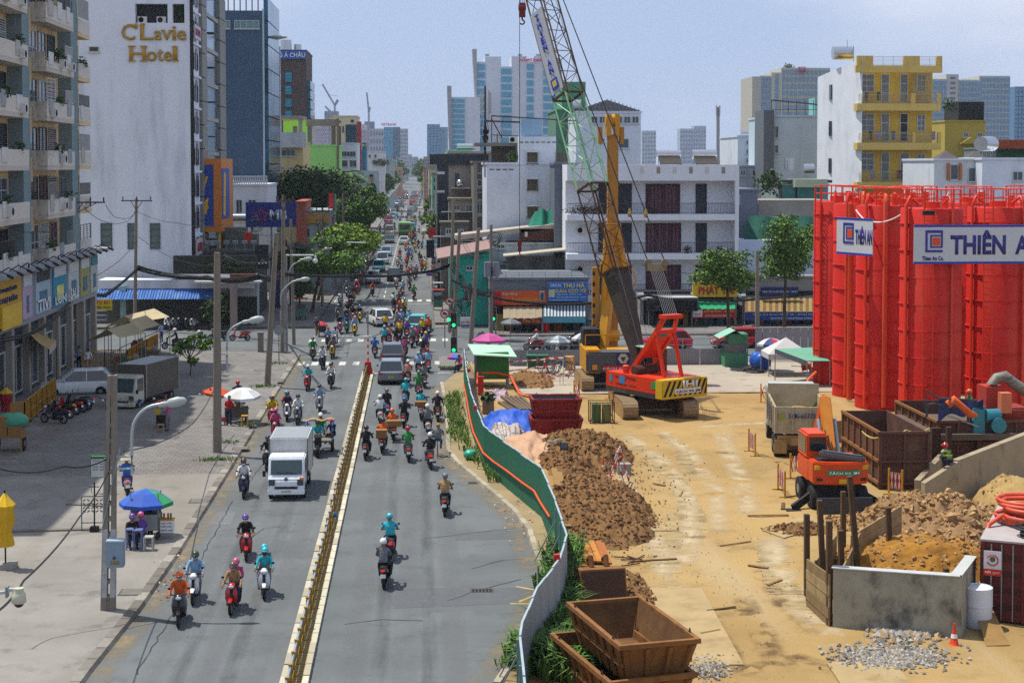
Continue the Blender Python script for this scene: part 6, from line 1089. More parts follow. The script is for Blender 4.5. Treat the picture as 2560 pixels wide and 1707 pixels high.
for s_ in(-.25,.25):b=B();b.tube([(s_,.1,.95),(s_,.25,1.25),(s_,.5,1.1)],.09,8);b.build('lug',RUST,t,w=False)
for i in range(5):b=B();b.bar((-.6+i*.3,-.6,.05),(-.6+i*.3,-.85,.02),.1,.05);b.build('tooth',RUST,t,w=False)
g=G(1470,1400)
for k in range(9):
 a,c=G(1435+k*8.5,1372+U(-4,4)),G(1462+k*7.5,1418+U(-5,6));b=B();b.bar(V((a.x,a.y,.12+.09*(k%2)+.05*(k%3))),V((c.x,c.y,.12+.09*(k%2))),.2,.06);tag(b.build('timber_plank',M(rnd.choice(('a8682c','9a5a26','b0742f','8a5a30')),.85,0,.2,3)),'sawn orange plank in the pile behind the fence bend, %s from the left'%ORD[k],'plank','orange plank pile')
for k in range(10):
 r_=k//5;a,c=G(1248+(k%5)*12+r_*6,1012-r_*6),G(1300+(k%5)*8+r_*4,1044-r_*5);b=B();b.cyl((a.x,a.y,.15+r_*.2),(c.x,c.y-.3,.15+r_*.2),.1,n=8);tag(b.build('steel_pipe',M('6a5844',.6,.4,.25,3)),'rusty pipe in the stack beside the red skips, %s of the %s layer'%(ORD[k%5],('lower','upper')[r_]),'pipe','stacked pipes')
for k in range(5):a,c=G(1510+U(0,60),1405+U(-10,25)),G(1575+U(0,40),1400+U(-8,30));b=B();b.cyl((a.x,a.y,.13),(c.x,c.y,.13),.025,n=5);tag(b.build('loose_bar',DRUST),'thin loose bar beside the plank pile, %s of five'%ORD[k],'bar','loose bars')
g=G(1221,1040);t=T('crate_planter','small wooden crate with a plant behind the green fence','crate',(g.x,g.y,.1));ub('crate',M('7d6a4c',.9,0,.25),t,g.x-.32,g.x+.32,g.y,g.y+.6,.1,.85);bush(t,(g.x,g.y+.3,1.05),(.4,.35,.3),120,.25)
g=G(1202,992);tag(B().box(g.x-.17,g.x+.17,g.y,g.y+.3,0,1.1).box(g.x-.2,g.x+.2,g.y-.03,g.y+.33,1.1,1.22).build('red_post',RED,loc=(g.x,g.y,0)),'square red plastic post beside the green hut','post')
def tarp(name,label,px0,py0,px1,py1,h,mats,seed,cols=None):
 a,b_,c,d=G(px0,py0),G(px1,py0),G(px0,py1),G(px1,py1);q=NZ;x0,x1=min(a.x,c.x),max(b_.x,d.x);y0,y1=c.y,a.y;b=B();n=44
 def z(u,v):k=(1-abs(u*2-1)**3.2)*(1-abs(v*2-1)**3.2);return.06+h*k*(.75+.5*NZ.noise(V((u*3,v*3,seed))))+.16*NZ.turbulence(V((u*7,v*5,seed)),3,False)*min(k*2,1)
 b.sheet(lambda u,v:(x0+(x1-x0)*u+.15*NZ.noise(V((u*5,v*5,9))),y0+(y1-y0)*v,z(u,v)),n,n)
 if cols:b.m=[cols(i%n,i//n)for i in range(n*n)]
 return tag(b.build(name,mats,sm=70),label,'tarpaulin','tarpaulin heaps')
tarp('tarpaulin','crumpled blue tarpaulin heap beside the red skips',1208,1048,1345,1098,1.0,M('1f4fb0',.5,0,.18,1.5,.3,6),1);tarp('tarpaulin','striped plastic sheet bundle below the blue tarpaulin',1222,1084,1312,1112,.85,[M('b0a89c',.7),M('8a6a66',.7),M('6a7a80',.7)],3,lambda i,j:(1 if i%4==0 else 2 if j%5==0 else 0));tarp('tarpaulin','crumpled pinkish tan tarpaulin heap in front of the earth',1262,1108,1400,1172,.95,M('b08a6a',.7,0,.22,1.5,.3,6),6);tarp('tarpaulin','small grey-pink litter sheet by the orange hose',1215,985,1270,1003,.5,M('a08a94',.7,0,.4,3),8)
Y=G(1230,972).y;t=T('green_hut','green sheet hut on thin legs with a pale mint roof','hut',(P(1230,900,Y).x,Y,0));q=rect(1195,882,1272,946,Y);ub('wall_panel',M('16641e',.6,0,.1,1),t,q[0],q[1],Y,Y+1.6,q[2],q[3]);r_=rect(1180,864,1292,884,Y-.4);zk=P(1235,866,Y+2.2).z;b=B();b.add([(r_[0]+.1,Y-.5,r_[2]-.1),(r_[1],Y-.5,r_[2]-.25),(r_[1]-.3,Y+2.2,zk),(r_[0]-.2,Y+2.2,zk+.1),(r_[0]+.1,Y-.5,r_[2]-.03),(r_[1],Y-.5,r_[2]-.18),(r_[1]-.3,Y+2.2,zk+.07),(r_[0]-.2,Y+2.2,zk+.17)],[(0,1,2,3),(7,6,5,4),(0,4,5,1),(1,5,6,2),(2,6,7,3),(3,7,4,0)]);b.build('roof',M('9fc4ac',.7,0,.08),t)
for x in(q[0]+.05,q[1]-.05):
 for y in(Y+.05,Y+1.55):ub('leg',M('8d9294',.6,.2),t,x-.05,x+.05,y-.04,y+.04,0,q[2]-.003)
for z in(.35,.6):ub('floor_rail',M('77726a',.7),t,q[0],q[1],Y,Y+.08,z,z+.07)
q2=rect(1187,882,1195,970,Y+.5);ub('side_panel',M('5f6e6c',.7),t,q2[0],q2[1]-.03,Y+.1,Y+1.5,.1,q[3])
STR=[M('b81c1c',.5),M('c8c4bc',.5)]
def striped(b,a,c,r,n=6):
 a,c=V(a),V(c)
 for i in range(n):b.cyl(a.lerp(c,i/n),a.lerp(c,(i+1)/n),r,n=6,m=i%2)
def aframe(label,px,py,w,h,rz,d=.8):
 g=G(px,py);t=T('striped_trestle',label,'barrier',(g.x,g.y,.08),rz,'striped trestles')
 for s_ in(-1,1):
  for e in(-1,1):b=B();striped(b,(s_*w/2,e*d/2,0),(s_*w/2,0,h),.035);b.build('leg',STR,t,w=False)
 for z,y in((h,0),(h*.25,d*.37),(h*.25,-d*.37)):b=B();striped(b,(-w/2,y,z),(w/2,y,z),.035);b.build('bar',STR,t,w=False)
aframe('red and white trestle by the farther earth heap',1545,1215,1.6,1.5,1.35);aframe('red and white trestle holding the cable reels',1395,955,1.9,1.5,.3,1.2)
for k,(a,c)in enumerate((((1272,905),(1408,895)),((1272,927),(1400,912)))):p0,p1=P(*a,99.5),P(*c,100);b=B();striped(b,p0,p1,.04,12);b.cyl((p0.x,p0.y,0),p0,.03,n=5,m=1);b.cyl((p1.x,p1.y,0),p1,.03,n=5,m=1);tag(b.build('striped_rail',STR),('upper','lower')[k]+' red and white rail between the hut and the trestle','barrier','striped rails')
def xbar(label,p0,p1,h=.95,n=7):
 a,c=G(*p0),G(*p1);t=T('folding_barrier',label,'barrier',(a.x,a.y,.08),0,'folding barriers');d=c-a
 for q in(a,c):b=B();b.bar((q.x,q.y,.08),(q.x,q.y,h+.25),.07);b.bar((q.x-.25,q.y,.1),(q.x+.25,q.y,.1),.07,.05);b.build('post',YM,t)
 for i in range(n):
  u,v=i/n,(i+1)/n;x,y=a.lerp(c,u),a.lerp(c,v);b=B();b.bar((x.x,x.y,.35),(y.x,y.y,h+.1),.03);b.bar((x.x,x.y,h+.1),(y.x,y.y,.35),.03);b.build('lattice',STR[i%2],t)
xbar('folding barrier left of the dump truck, leaning open',(1872,1132),(1888,1145));xbar('folding barrier standing before the orange excavator',(1945,1228),(1962,1248));xbar('folding barrier stretched towards the orange excavator',(1976,1200),(2026,1192),n=9);xbar('folding barrier behind the orange excavator by the steel bin',(2222,1240),(2255,1245));xbar('folding barrier behind the dump truck cab',(1902,1010),(1960,1008));xbar('folded yellow barrier by the red crane track',(1522,1000),(1545,1002),n=5);xbar('folded yellow barrier near the yellow rig track',(1435,1000),(1448,998),n=3)
for k,(px,py)in enumerate(((1508,1184),(2042,928),(2062,922),(2385,1618))):g=G(px,py);b=B();b.lathe([(.16,0),(.13,.03),(.05,.4),(.03,.62)],(g.x,g.y,.09),12);b.box(g.x-.19,g.x+.19,g.y-.19,g.y+.19,.05,.095);b.lathe([(.1,.2),(.075,.32)],(g.x,g.y,.09),12,1,False);tag(b.build('traffic_cone',[M('c83c10',.5),WHITE],sm=40,loc=(g.x,g.y,.05)),('orange cone on the spoil by the trestle','orange cone left of the blue tank','orange cone leaning on the blue tank','red and white cone at the concrete wall foot')[k],'cone','traffic cones')
g=G(1505,1062);t=T('drum_cage','wire cage holding two green gas drums','cage',(g.x,g.y,.08));
for s_ in(-.28,.28):b=B();b.cyl((g.x+s_,g.y+.3,.15),(g.x+s_,g.y+.3,1.1),.26,n=14);b.build('drum',M('3f5a30' if s_<0 else '6a6a3c',.6,0,.2),t,sm=40)
b=B();
for x in(-.65,.65):
 for y in(-.1,.7):b.bar((g.x+x,g.y+y,.08),(g.x+x,g.y+y,1.25),.05)
for z in(.12,1.22):
 for y in(-.1,.7):b.bar((g.x-.65,g.y+y,z),(g.x+.65,g.y+y,z),.04)
b.bar((g.x-.65,g.y-.1,.1),(g.x-.3,g.y-.1,1.2),.03);b.bar((g.x+.65,g.y-.1,.1),(g.x+.3,g.y-.1,1.2),.03);b.build('frame',DRUST,t)
for k,(px,py,r_,n,lab,c)in enumerate(((1400,945,.75,9,'loose coil of grey cable hanging on the trestle','4a4a4a'),(1375,940,.55,8,'dark cable coil beside the trestle','1c1c1e'),(1858,930,.8,10,'flat tangle of black cables on the slab','141416'),(1885,935,.7,8,'black cable loops in front of the blue tank','141416'),(1388,1158,.35,6,'pale rope coil under the floodlight','9a9a8a'))):
 g=G(px,py);b=B();q=random.Random(k)
 for i in range(n):rr=r_*q.uniform(.7,1.1);ox,oy=q.uniform(-.3,.3),q.uniform(-.2,.2);up=.9 if k<2 or k==4 else.05;b.tube([(g.x+ox+cos(a*pi/8)*rr,g.y+oy+sin(a*pi/8)*rr*(.35 if up>.5 else.8),.12+i*.02+(up*(.5+.5*sin(a*pi/8)*1.0)if up>.5 else 0))for a in range(16)],.022,4,close=True)
 tag(b.build('cable_coil',M(c,.6)),lab,'cable coil','cable coils')
g=G(1410,1178);t=T('site_floodlight','small black floodlight on a thin stand by the tan tarpaulin','floodlight',(g.x,g.y,.08));b=B();b.cyl((g.x,g.y,.08),(g.x,g.y,1.0),.025,n=6);b.bar((g.x-.3,g.y,.1),(g.x+.3,g.y,.1),.05);b.build('stand',STEEL,t);b=B();b.cb((g.x,g.y,1.15),(.36,.1,.3),0,0,-.3);b.build('lamp',DARK,t);b=B();b.cb((g.x,g.y-.055,1.17),(.3,.02,.24),0,0,-.3);b.build('lamp_glass',GLASS,t)
b=B();b.tube([V((p.x,p.y,z))for p,z in[(G(x,y),z)for x,y,z in((1192,985,.6),(1195,972,1.0),(1240,972,1.0),(1275,975,.9),(1300,992,.2),(1330,1000,.12),(1370,996,.2),(1400,1000,.15),(1422,1006,.1))]],.09,8);tag(b.build('orange_hose',ORANGE,sm=60),'thick orange hose running from the hut to the cable reels','hose')
for k,(px,py)in enumerate(((1412,1470),(1398,1490),(1560,1188))):g=G(px,py);tag(B().box(g.x-.3,g.x+.3,g.y-.25,g.y+.25,0,.55).build('concrete_block',CONC,loc=(g.x,g.y,0),bev=.02),('pale concrete block at the fence foot, farther of two','pale concrete block at the fence foot, nearer of two','brown block beside the orange cone')[k],'block','concrete blocks')
for k,(a,c)in enumerate((((1398,1200),(1420,1335)),((1385,1190),(1405,1290)))):p0,p1=G(*a),G(*c);b=B();b.bar((p0.x,p0.y,.35),(p1.x,p1.y,.3),.25,.05);tag(b.build('long_plank',WOOD),('long plank leaning along the fence beside the earth, right one','long plank leaning along the fence beside the earth, left one')[k],'plank','fence planks')
# ================================================================ machines and plant
def tracks(t,gauge,L_,w,h,mt,cy=0):
 for s_ in(-1,1):
  x=s_*gauge/2;tr=B();n=16;r=h/2;prof=[(cy-L_/2+r+r*cos(pi/2+pi*i/8),r+r*sin(pi/2+pi*i/8))for i in range(9)]+[(cy+L_/2-r+r*cos(-pi/2+pi*i/8),r+r*sin(-pi/2+pi*i/8))for i in range(9)];tr.prism(prof,'x',x-w/2,x+w/2);o=tr.build('track',mt,t,w=False,sm=50);b=B();per=[]
  for a,c in zip(prof,prof[1:]+prof[:1]):
   a,c=V(a),V(c);k=max(1,round((c-a).length/.2))
   for i in range(k):per.append((a.lerp(c,(i+.5)/k),(c-a).normalized()))
  for p,d in per:b.cb((x,p.x,p.y),(w*1.06,.13,.05),0,0,atan2(d.y,d.x))
  S(b.build('track_shoes',M('8a7658',.9,.1,.25,4),o,w=False),'stuff')
def logo(par,x,z,s,y,Q=None):
 m=M('2a2c8a',.5);b=B();b.box(x,x+.1*s,y-.02,y,z,z+s);b.box(x,x+.8*s,y-.021,y-.001,z,z+.1*s);b.box(x+.1*s,x+.8*s,y-.02,y,z+.88*s,z+s);b.box(x+.72*s,x+.8*s,y-.022,y-.002,z+.2*s,z+s);b.box(x+.22*s,x+.72*s,y-.019,y-.001,z+.2*s,z+.27*s);b.box(x+.22*s,x+.29*s,y-.023,y-.003,z+.27*s,z+.75*s);b.box(x+.22*s,x+.72*s,y-.02,y,z+.72*s,z+.79*s)
 o=B();o.box(x+.33*s,x+.68*s,y-.02,y,z+.31*s,z+.67*s)
 for q in(b,o):
  if Q:q.v=[tuple(Q@V(p))for p in q.v]
 b.build('logo_mark',m,par);o.build('logo_square',M('d0471c',.5),par)
cx,cy,th=13.15,88.6,R(31);Qc=Matrix.Translation((cx,cy,0))@Matrix.Rotation(th,4,'Z')
t=T('crawler_crane','red lattice-boom crawler crane with hazard-striped counterweight','crane',(cx,cy,.08));crane=t;ut=T('u',None,None);ut.name='undercarriage';ut.parent=t;ut.location=(0,0,0);ut.rotation_euler=(0,0,.03);tracks(ut,3.35,5.,.8,.95,MUD);b=B();b.box(-1.3,1.3,-.9,.9,.35,.85);b.cyl((0,0,.85),(0,0,1.15),.9,n=20);b.build('car_body',DRUST,ut,w=False)
def cb_(fn,name,mt,**k):b=B();b.T=Qc;fn(b);return b.build(name,mt,t,**k)
cb_(lambda b:b.box(-1.5,1.5,-2.4,2.4,1.2,1.45),'deck_skirt',M('3a3632',.8,.1,.2,2,0,30,.4,'6a5f50',2));cb_(lambda b:b.box(-1.5,1.5,-2.1,2.4,1.453,2.3),'machine_house',CRED,bev=.03)
cb_(lambda b:b.prism([(-1.62,-2.75),(1.62,-2.75),(1.62,-2.12),(-1.62,-2.12)],'z',1.25,2.3),'counterweight',M('c2a01c',.5,0,.1,2,0,30,.3,'5a4a20',2),bev=.04)
for i in range(9):
 x=-1.55+i*.36;cb_(lambda b:b.add([(x,-2.757,1.4),(x+.17,-2.757,1.4),(x+.57 if x+.57<1.6 else 1.6,-2.757,2.22),(x+.4 if x+.4<1.6 else 1.6,-2.757,2.22)],[(0,1,2,3)]),'hazard_stripe',DARK)
o=cb_(lambda b:b.box(-.75,1.1,-2.79,-2.76,1.5,1.78),'distance_plate',WHITE);txt(o,'CÁCH XA 2M',-.68,1.03,1.55,1.73,-2.8,M('1c2c3c',.5),.02,.01,Q=Matrix.Identity(4));o.children[0].data.transform(Qc);o.children[0].data.transform(wm(o).inverted());l_=txt(t,'IHI',-.2,.85,1.82,2.2,-2.78,M('d0d0c8',.5),.03,.02,Q=Qc);l_.data.transform(wm(t).inverted())
for i,(y0,c,w_)in enumerate(((1.9,'3a7a9a',.25),(.9,'2a7ab0',.5),(-1.9,'1a8a4a',.45))):cb_(lambda b:b.box(-1.52,-1.503,y0-w_/2,y0+w_/2,1.75,2.15),'sticker',M(c,.5))
for s_ in('IHI K700B','CẤM LẠI GẦN'):l_=txt(t,s_,-1.5,.3,2.0 if s_[0]=='I' else 1.62,2.2 if s_[0]=='I' else 1.8,0,M('6a1408',.5),.01,.008,Q=Qc@Matrix.Translation((-1.502,0,0))@Matrix.Rotation(-pi/2,4,'Z'));l_.data.transform(wm(t).inverted())
cb_(lambda b:b.box(.55,1.5,.6,2.3,2.303,3.5),'cab',M('6a2c1c',.6,0,.2));cb_(lambda b:b.box(.5,1.53,.7,2.2,2.7,3.4),'cab_glass',GLASS);cb_(lambda b:b.cb((1.0,1.4,3.62),(1.6,2,.05),0,0,.06),'cab_roof',M('8ab09a',.6));cb_(lambda b:(b.cyl((-1.2,.2,2.5),(.3,.2,2.5),.28,n=14)),'winch_drum',DRUST);cb_(lambda b:b.lathe([(.18,0),(.16,.15),(.2,.16),(.2,.4),(.12,.45)],(-1.15,1.0,2.3),12),'exhaust_pot',CRED)
for s_ in(-.62,.62):
 cb_(lambda b:b.bar((s_,1.2,2.3),(s_,-1.0,4.7),.22,.26),'gantry_leg',CRED);cb_(lambda b:b.bar((s_,-1.7,2.3),(s_,-1.05,4.6),.16,.16),'gantry_strut',CRED);cb_(lambda b:b.bar((s_,-1.0,4.7),(s_*.75,-1.5,5.6),.12,.3),'gantry_head_link',CRED)
cb_(lambda b:b.add([(-.6,.35,3.15),(.6,.35,3.15),(.6,-.8,4.42),(-.6,-.8,4.42)],[(0,1,2,3)]),'gantry_plate',CRED);cb_(lambda b:(b.box(-.62,.62,-1.8,-1.2,5.5,5.72),b.cyl((-.6,-1.1,4.75),(.6,-1.1,4.75),.14,n=10)),'gantry_head',CRED)
fo=V((12.85,90.1,1.9));dr=V((-5.2,8,22)).normalized();sd=V((cos(th),sin(th),0));nn=sd.cross(dr).normalized();W_=.66
def ch(u,i,w=1):a,c=((-1,-1),(1,-1),(1,1),(-1,1))[i];return fo+dr*u+sd*(a*W_*w)+nn*(c*W_*w)
LR=M('4a3020',.7,.3,.25,3);LG=M('7dbb8c',.5,.1,.25,1.5,0,30,.5,'a8963c',1.5);LY=M('5a4024',.7,.3,.3,2)
b=B();
b.loft([[ch(0,i,.3)for i in range(4)],[ch(3,i,.62)for i in range(4)],[ch(6.4,i,.82)for i in range(4)]]);b.build('boom_foot',M('45413a',.8,.2,.3,1.5,0,30,.5,'2a2622',1.5),t)
for u0,u1,mt,nm in((6.4,11.7,LR,'boom_section'),(11.7,17.6,LG,'boom_section'),(17.6,34,LY,'boom_section')):
 b=B();n=round((u1-u0)/1.35);st_=(u1-u0)/n
 for i in range(4):b.cyl(ch(u0,i),ch(u1,i),.055,n=6)
 for k in range(n):
  for i in range(4):j=(i+1)%4;p=(ch(u0+k*st_,i),ch(u0+(k+1)*st_,j))if k%2 else(ch(u0+k*st_,j),ch(u0+(k+1)*st_,i));b.cyl(p[0],p[1],.026,n=4);b.cyl(ch(u0+k*st_,i),ch(u0+k*st_,j),.026,n=4)
 b.build(nm,mt,t)
 b=B()
 for i in range(4):b.bar(ch(u0,i),ch(u0,(i+1)%4),.12)
 b.build('section_joint',LR,t)
b=B();q=[ch(23.3,0,1.06),ch(23.3,3,1.06),ch(17.9,3,1.06),ch(17.9,0,1.06)];b.quad(*q);nr_=(q[1]-q[0]).cross(q[3]-q[0]).normalized()*.02;b.add([p+nr_ for p in q],[(3,2,1,0)]);ban=b.build('banner',M('aeb4bc',.7,0,.05),t)
ex=(q[1]-q[0]).normalized();ez=(q[0]-q[3]).normalized();fl=ex if ex.dot(RT)>0 else-ex;ny=fl.cross(ez);Qb=Matrix(((fl.x,-ny.x,ez.x,0),(fl.y,-ny.y,ez.y,0),(fl.z,-ny.z,ez.z,0),(0,0,0,1)));cen=(q[0]+q[1]+q[2]+q[3])/4
nrm=-sd;fl=ez.cross(nrm).normalized();Qb=Matrix.Translation(cen+nrm*.05)@Matrix(((fl.x,-nrm.x,ez.x,0),(fl.y,-nrm.y,ez.y,0),(fl.z,-nrm.z,ez.z,0),(0,0,0,1)))
for k,c in enumerate('THIEN AN'):
 if c!=' ':l_=txt(t,c,-.2 if c!='I' else-.07,.2 if c!='I' else.07,2.0-k*.5,2.44-k*.5,0,M('1c2ca8',.5),.03,.01,Q=Qb,name='letter');l_.data.transform(wm(t).inverted())
bo=B();bo.T=Qb;bo.box(-.34,.34,-.012,0,-2.5,-1.85);bo.build('logo_mark',M('2a3cae',.5),t);bo=B();bo.T=Qb;bo.box(-.2,.2,-.02,-.013,-2.36,-1.98);bo.build('logo_square',M('c9b43c',.5),t)
br=[P(1620,668,91.2),P(1662,668,90.2)];hd=fo+dr*34
b=B();b.bar(br[0],br[1],.3,.42);b.cyl(br[0]+V((0,.1,.25)),br[0]+V((0,-.1,.25)),.22,n=10);b.cyl(br[1]+V((0,.1,.25)),br[1]+V((0,-.1,.25)),.22,n=10);b.build('bridle_block',M('7a7058',.8,.2,.2),t)
for k,q in enumerate(br):b=B();b.cyl(q+V((0,0,.3)),hd+sd*(.4 if k else-.4),.035,n=5);b.build('pendant_line',DARK,t);b=B();b.lathe([(.1,0),(.12,.2),(.05,.5)],q+((hd+sd*(.4 if k else-.4))-q).normalized()*3.2,8);b.build('line_socket',M('a08a4c',.5,.5),t)
gh=Qc@V((0,-1.5,5.7))
for k in range(8):b=B();b.cyl(gh+sd*(-.45+.13*k),br[0].lerp(br[1],.12+.1*k),.016,n=4);b.build('hoist_rope',M('5a5a5c',.6),t)
for u,s_ in((.3,.5),(-.4,-.5)):b=B();b.cyl(Qc@V((u,.2,2.7)),fo+dr*30+sd*s_+nn*.7,.018,n=4);b.build('hoist_rope',M('5a5a5c',.6),t)
def hook(label,px,y0,y1,Y,big):
 p,q=P(px,y0,Y),P(px,y1,Y);t=T('crane_hook',label,'hook',(q.x,Y,q.z),0,'crane hooks');H_=p.z-q.z;b=B()
 for dx in((-.12,0,.12)if big else(0,)):b.cyl((p.x+dx,Y,p.z),(p.x+dx,Y,33),.018,n=4)
 b.build('rope',DARK,t);b=B();w=.19 if big else.1;b.box(p.x-w,p.x+w,Y-.12,Y+.12,p.z-H_*.62,p.z);b.cyl((p.x-w-.03,Y,p.z-H_*.2),(p.x+w+.03,Y,p.z-H_*.2),w,n=14);b.build('block',M('6a2018',.6,.2,.2),t);b=B();z=p.z-H_*.62;s_=H_*.19;b.tube([(p.x,Y,z),(p.x,Y,z-s_*.6)]+[(p.x+s_*.5*sin(a*pi/6),Y,z-s_*1.1+s_*.5*cos(a*pi/6))for a in range(0,9)],.05 if big else.035,6);b.build('hook',M('4a4a4c',.5,.4),t)
hook('large red hook block hanging at the top edge left of the boom',1305.5,8,66,96,True);hook('small ball hook on a long thin rope before the white house',1299,600,648,96,False)
gx,gy=G(1530,985).x,G(1468,985).y+2.4;t=T('yellow_digger','yellow and grey tracked digger with a tall telescopic arm','digger',(gx,gy,.08));tracks(t,2.9,4.6,.72,.95,MUD);b=B();b.box(-1.1,1.1,-.9,.9,.4,1.05);b.build('car_body',DARK,t,w=False)
b=B();b.prism([(-1.5,-1.9),(1.5,-1.9),(1.5,-.2),(-1.5,-.2)],'z',1.15,2.4);b.build('counterweight',GREY,t,w=False,bev=.12);b=B();b.box(-1.52,-.6,-1.75,2.1,1.1,2.55);b.build('side_house',YM,t,w=False,bev=.05);b=B();b.box(-.4,1.45,-.15,2.0,1.1,2.35);b.build('engine_house',YM,t,w=False,bev=.05);b=B();b.box(-1.45,-.4,.4,2.2,2.56,3.6);b.build('cab',DARK,t,w=False,bev=.05)
for x in(-1.4,-.1,1.3):b=B();b.bar((x,-.2,2.4),(x,-.2,3.3),.05);b.build('handrail',YM,t,w=False)
b=B();b.bar((-1.4,-.2,3.3),(1.3,-.2,3.3),.05);b.build('handrail',YM,t,w=False)
Qt=Matrix.Translation((gx,gy,.08));b=B();b.box(-.55,.95,-1.98,-1.91,1.3,1.58);o=b.build('distance_plate',M('a8141c',.5),t,w=False);txt(o,'CÁCH XA',-.5,.9,1.35,1.53,-1.985,M('d8d0d0',.5),.02,.01,Q=Matrix.Identity(4));b=B();b.box(-1.15,-.85,-1.96,-1.91,1.35,1.65);b.build('reflector',M('d08a1c',.5),t,w=False)
b=B();R6=[(.75+.33*cos(i*pi/3),2.02+.33*sin(i*pi/3))for i in range(6)];b.prism([(.75-.42,1.65),(.75+.42,1.65),(.75+.42,2.38),(.75-.42,2.38)],'y',-1.94,-1.91,1);b.prism(R6,'y',-1.96,-1.945,0);b.prism([(.75+.2*cos(i*2*pi/3-pi/2),2.02+.2*sin(i*2*pi/3-pi/2))for i in range(3)],'y',-1.975,-1.962,1);b.build('maker_emblem',[M('b8b48c',.5),M('1c2c6a',.5)],t,w=False)
ay=gy+3.2;q=rect(1518,290,1544,880,ay);b=B();b.box(q[0],q[1],ay-.3,ay+.3,2.0,q[3]-1.2);b.build('telescopic_arm',YM2,t,bev=.03);q2=rect(1511,286,1551,340,ay);b=B();b.box(q2[0]+.1,q2[0]+.4,ay-.5,ay+.5,q2[2],q2[3]);b.box(q2[1]-.4,q2[1]-.1,ay-.5,ay+.5,q2[2],q2[3]);b.cyl((q2[0]+.05,ay,q2[3]-.4),(q2[1]-.05,ay,q2[3]-.4),.4,n=14);b.build('arm_head',YM,t)
for px in(1500,1554):q3=rect(px-5,318,px+5,360,ay);ub('pulley_ear',YM2,t,q3[0],q3[1],ay-.3,ay+.3,q3[2],q3[3])
q4=rect(1506,560,1556,700,ay-.5);b=B();b.prism([(q4[0],q4[2]),(q4[1],q4[2]),((q4[0]+q4[1])/2+.5,q4[3]),((q4[0]+q4[1])/2-.5,q4[3])],'y',ay-.75,ay-.5);b.build('arm_cradle',YM,t)
for x0_,y0_,x1_,y1_,r_ in((1518,560,1508,790,.2),(1545,560,1580,800,.18),(1508,790,1505,850,.12)):b=B();b.cyl(P(x0_,y0_,ay-1),P(x1_,y1_,ay-1),r_,n=12);b.build('hydraulic_cylinder',YM,t,sm=40)
p0=P(1500,850,ay-1);b=B();b.cyl(P(1500,838,ay-1),P(1548,838,ay-1),.35,n=14);b.build('knuckle',YM,t,sm=40);b=B();b.bar((gx-.1,gy+1.5,2.2),P(1525,700,ay-.4),.55,.7);b.build('boom',YM,t,bev=.03)
q5=rect(1480,668,1497,858,ay-.6);b=B();b.box(q5[0],q5[1],ay-1,ay-.4,q5[2],q5[3]);b.build('guide_column',YM2,t,bev=.03)
for k in range(7):z=q5[2]+.3+k*.68;ub('slot',DARK,t,q5[0]-.01,q5[0]+.15,ay-1.012,ay-.9,z,z+.25)
b=B();b.tube([P(1500,760,ay-1),P(1497,700,ay-1),P(1502,660,ay-1),P(1512,640,ay-.9)],.05,6);b.tube([P(1590,720,ay-1),P(1588,690,ay-1),P(1575,665,ay-1),P(1560,650,ay-.9)],.05,6);b.build('hydraulic_hose',YM,t)
def silo(label,px,Y,r,ladder=None,pipes=(),top=11.6,alt=False):
 x=P(px,600,Y).x;t=T('cement_silo',label,'silo',(x,Y,0),0,'red cement silos');mt=SILO2 if alt else SILO;b=B();b.lathe([(r,.1),(r,top),(r*.97,top+.06)],(x,Y,0),40);b.build('shell',mt,t,sm=40)
 for k in range(8):b=B();z=.9+k*1.42;b.lathe([(r,z-.03),(r+.055,z-.025),(r+.055,z+.02),(r,z+.025)],(x,Y,0),40,0,False);b.build('flange',SILO,t,sm=40)
 b=B();
 for i in range(12):a=i*pi/6;b.cyl((x+cos(a)*r*.95,Y+sin(a)*r*.95,top),(x+cos(a)*r*.95,Y+sin(a)*r*.95,top+1.05),.03,n=5)
 for z in(top+.55,top+1.05):b.tube([(x+cos(i*pi/12)*r*.95,Y+sin(i*pi/12)*r*.95,z)for i in range(24)],.028,5,close=True)
 b.build('top_railing',CRED,t)
 b=B();b.cyl((x,Y,top+.06),(x,Y,top+.4),.45,n=14);b.cyl((x+.6,Y-.4,top+.06),(x+.6,Y-.4,top+.7),.18,n=10);b.build('roof_hatch',CRED,t)
 if ladder is not None:
  a=ladder;c,s_=cos(a),sin(a);o=V((x+c*(r+.22),Y+s_*(r+.22),0));d=V((-s_,c,0))*.24;b=B()
  for g in(-1,1):b.bar((o.x+d.x*g,o.y+d.y*g,.3),(o.x+d.x*g,o.y+d.y*g,top+1),.06)
  for k in range(34):z=.5+k*.34;b.bar((o.x-d.x,o.y-d.y,z),(o.x+d.x,o.y+d.y,z),.035)
  b.build('ladder',CRED,t)
 for a,rr in pipes:b=B();o=V((x+cos(a)*(r+rr+.05),Y+sin(a)*(r+rr+.05),0));ip=V((x+cos(a)*(r*.6),Y+sin(a)*(r*.6),0));b.tube([(o.x,o.y,.3),(o.x,o.y,top+.2),(o.x*.7+ip.x*.3,o.y*.7+ip.y*.3,top+.65),(ip.x,ip.y,top+.3)],rr,8);b.build('filler_pipe',SILO2 if rr>.12 else CRED,t,sm=50)
 return t
D=pi/180
silo('farthest left red silo, partly hidden by the next',2092,100,1.45,-150*D,((-110*D,.09),(-60*D,.12)))
silo('red silo with a bleached orange stripe, second from the left',2145,94.5,1.45,-60*D,((-95*D,.16),(-130*D,.1),(-30*D,.1)),alt=False)
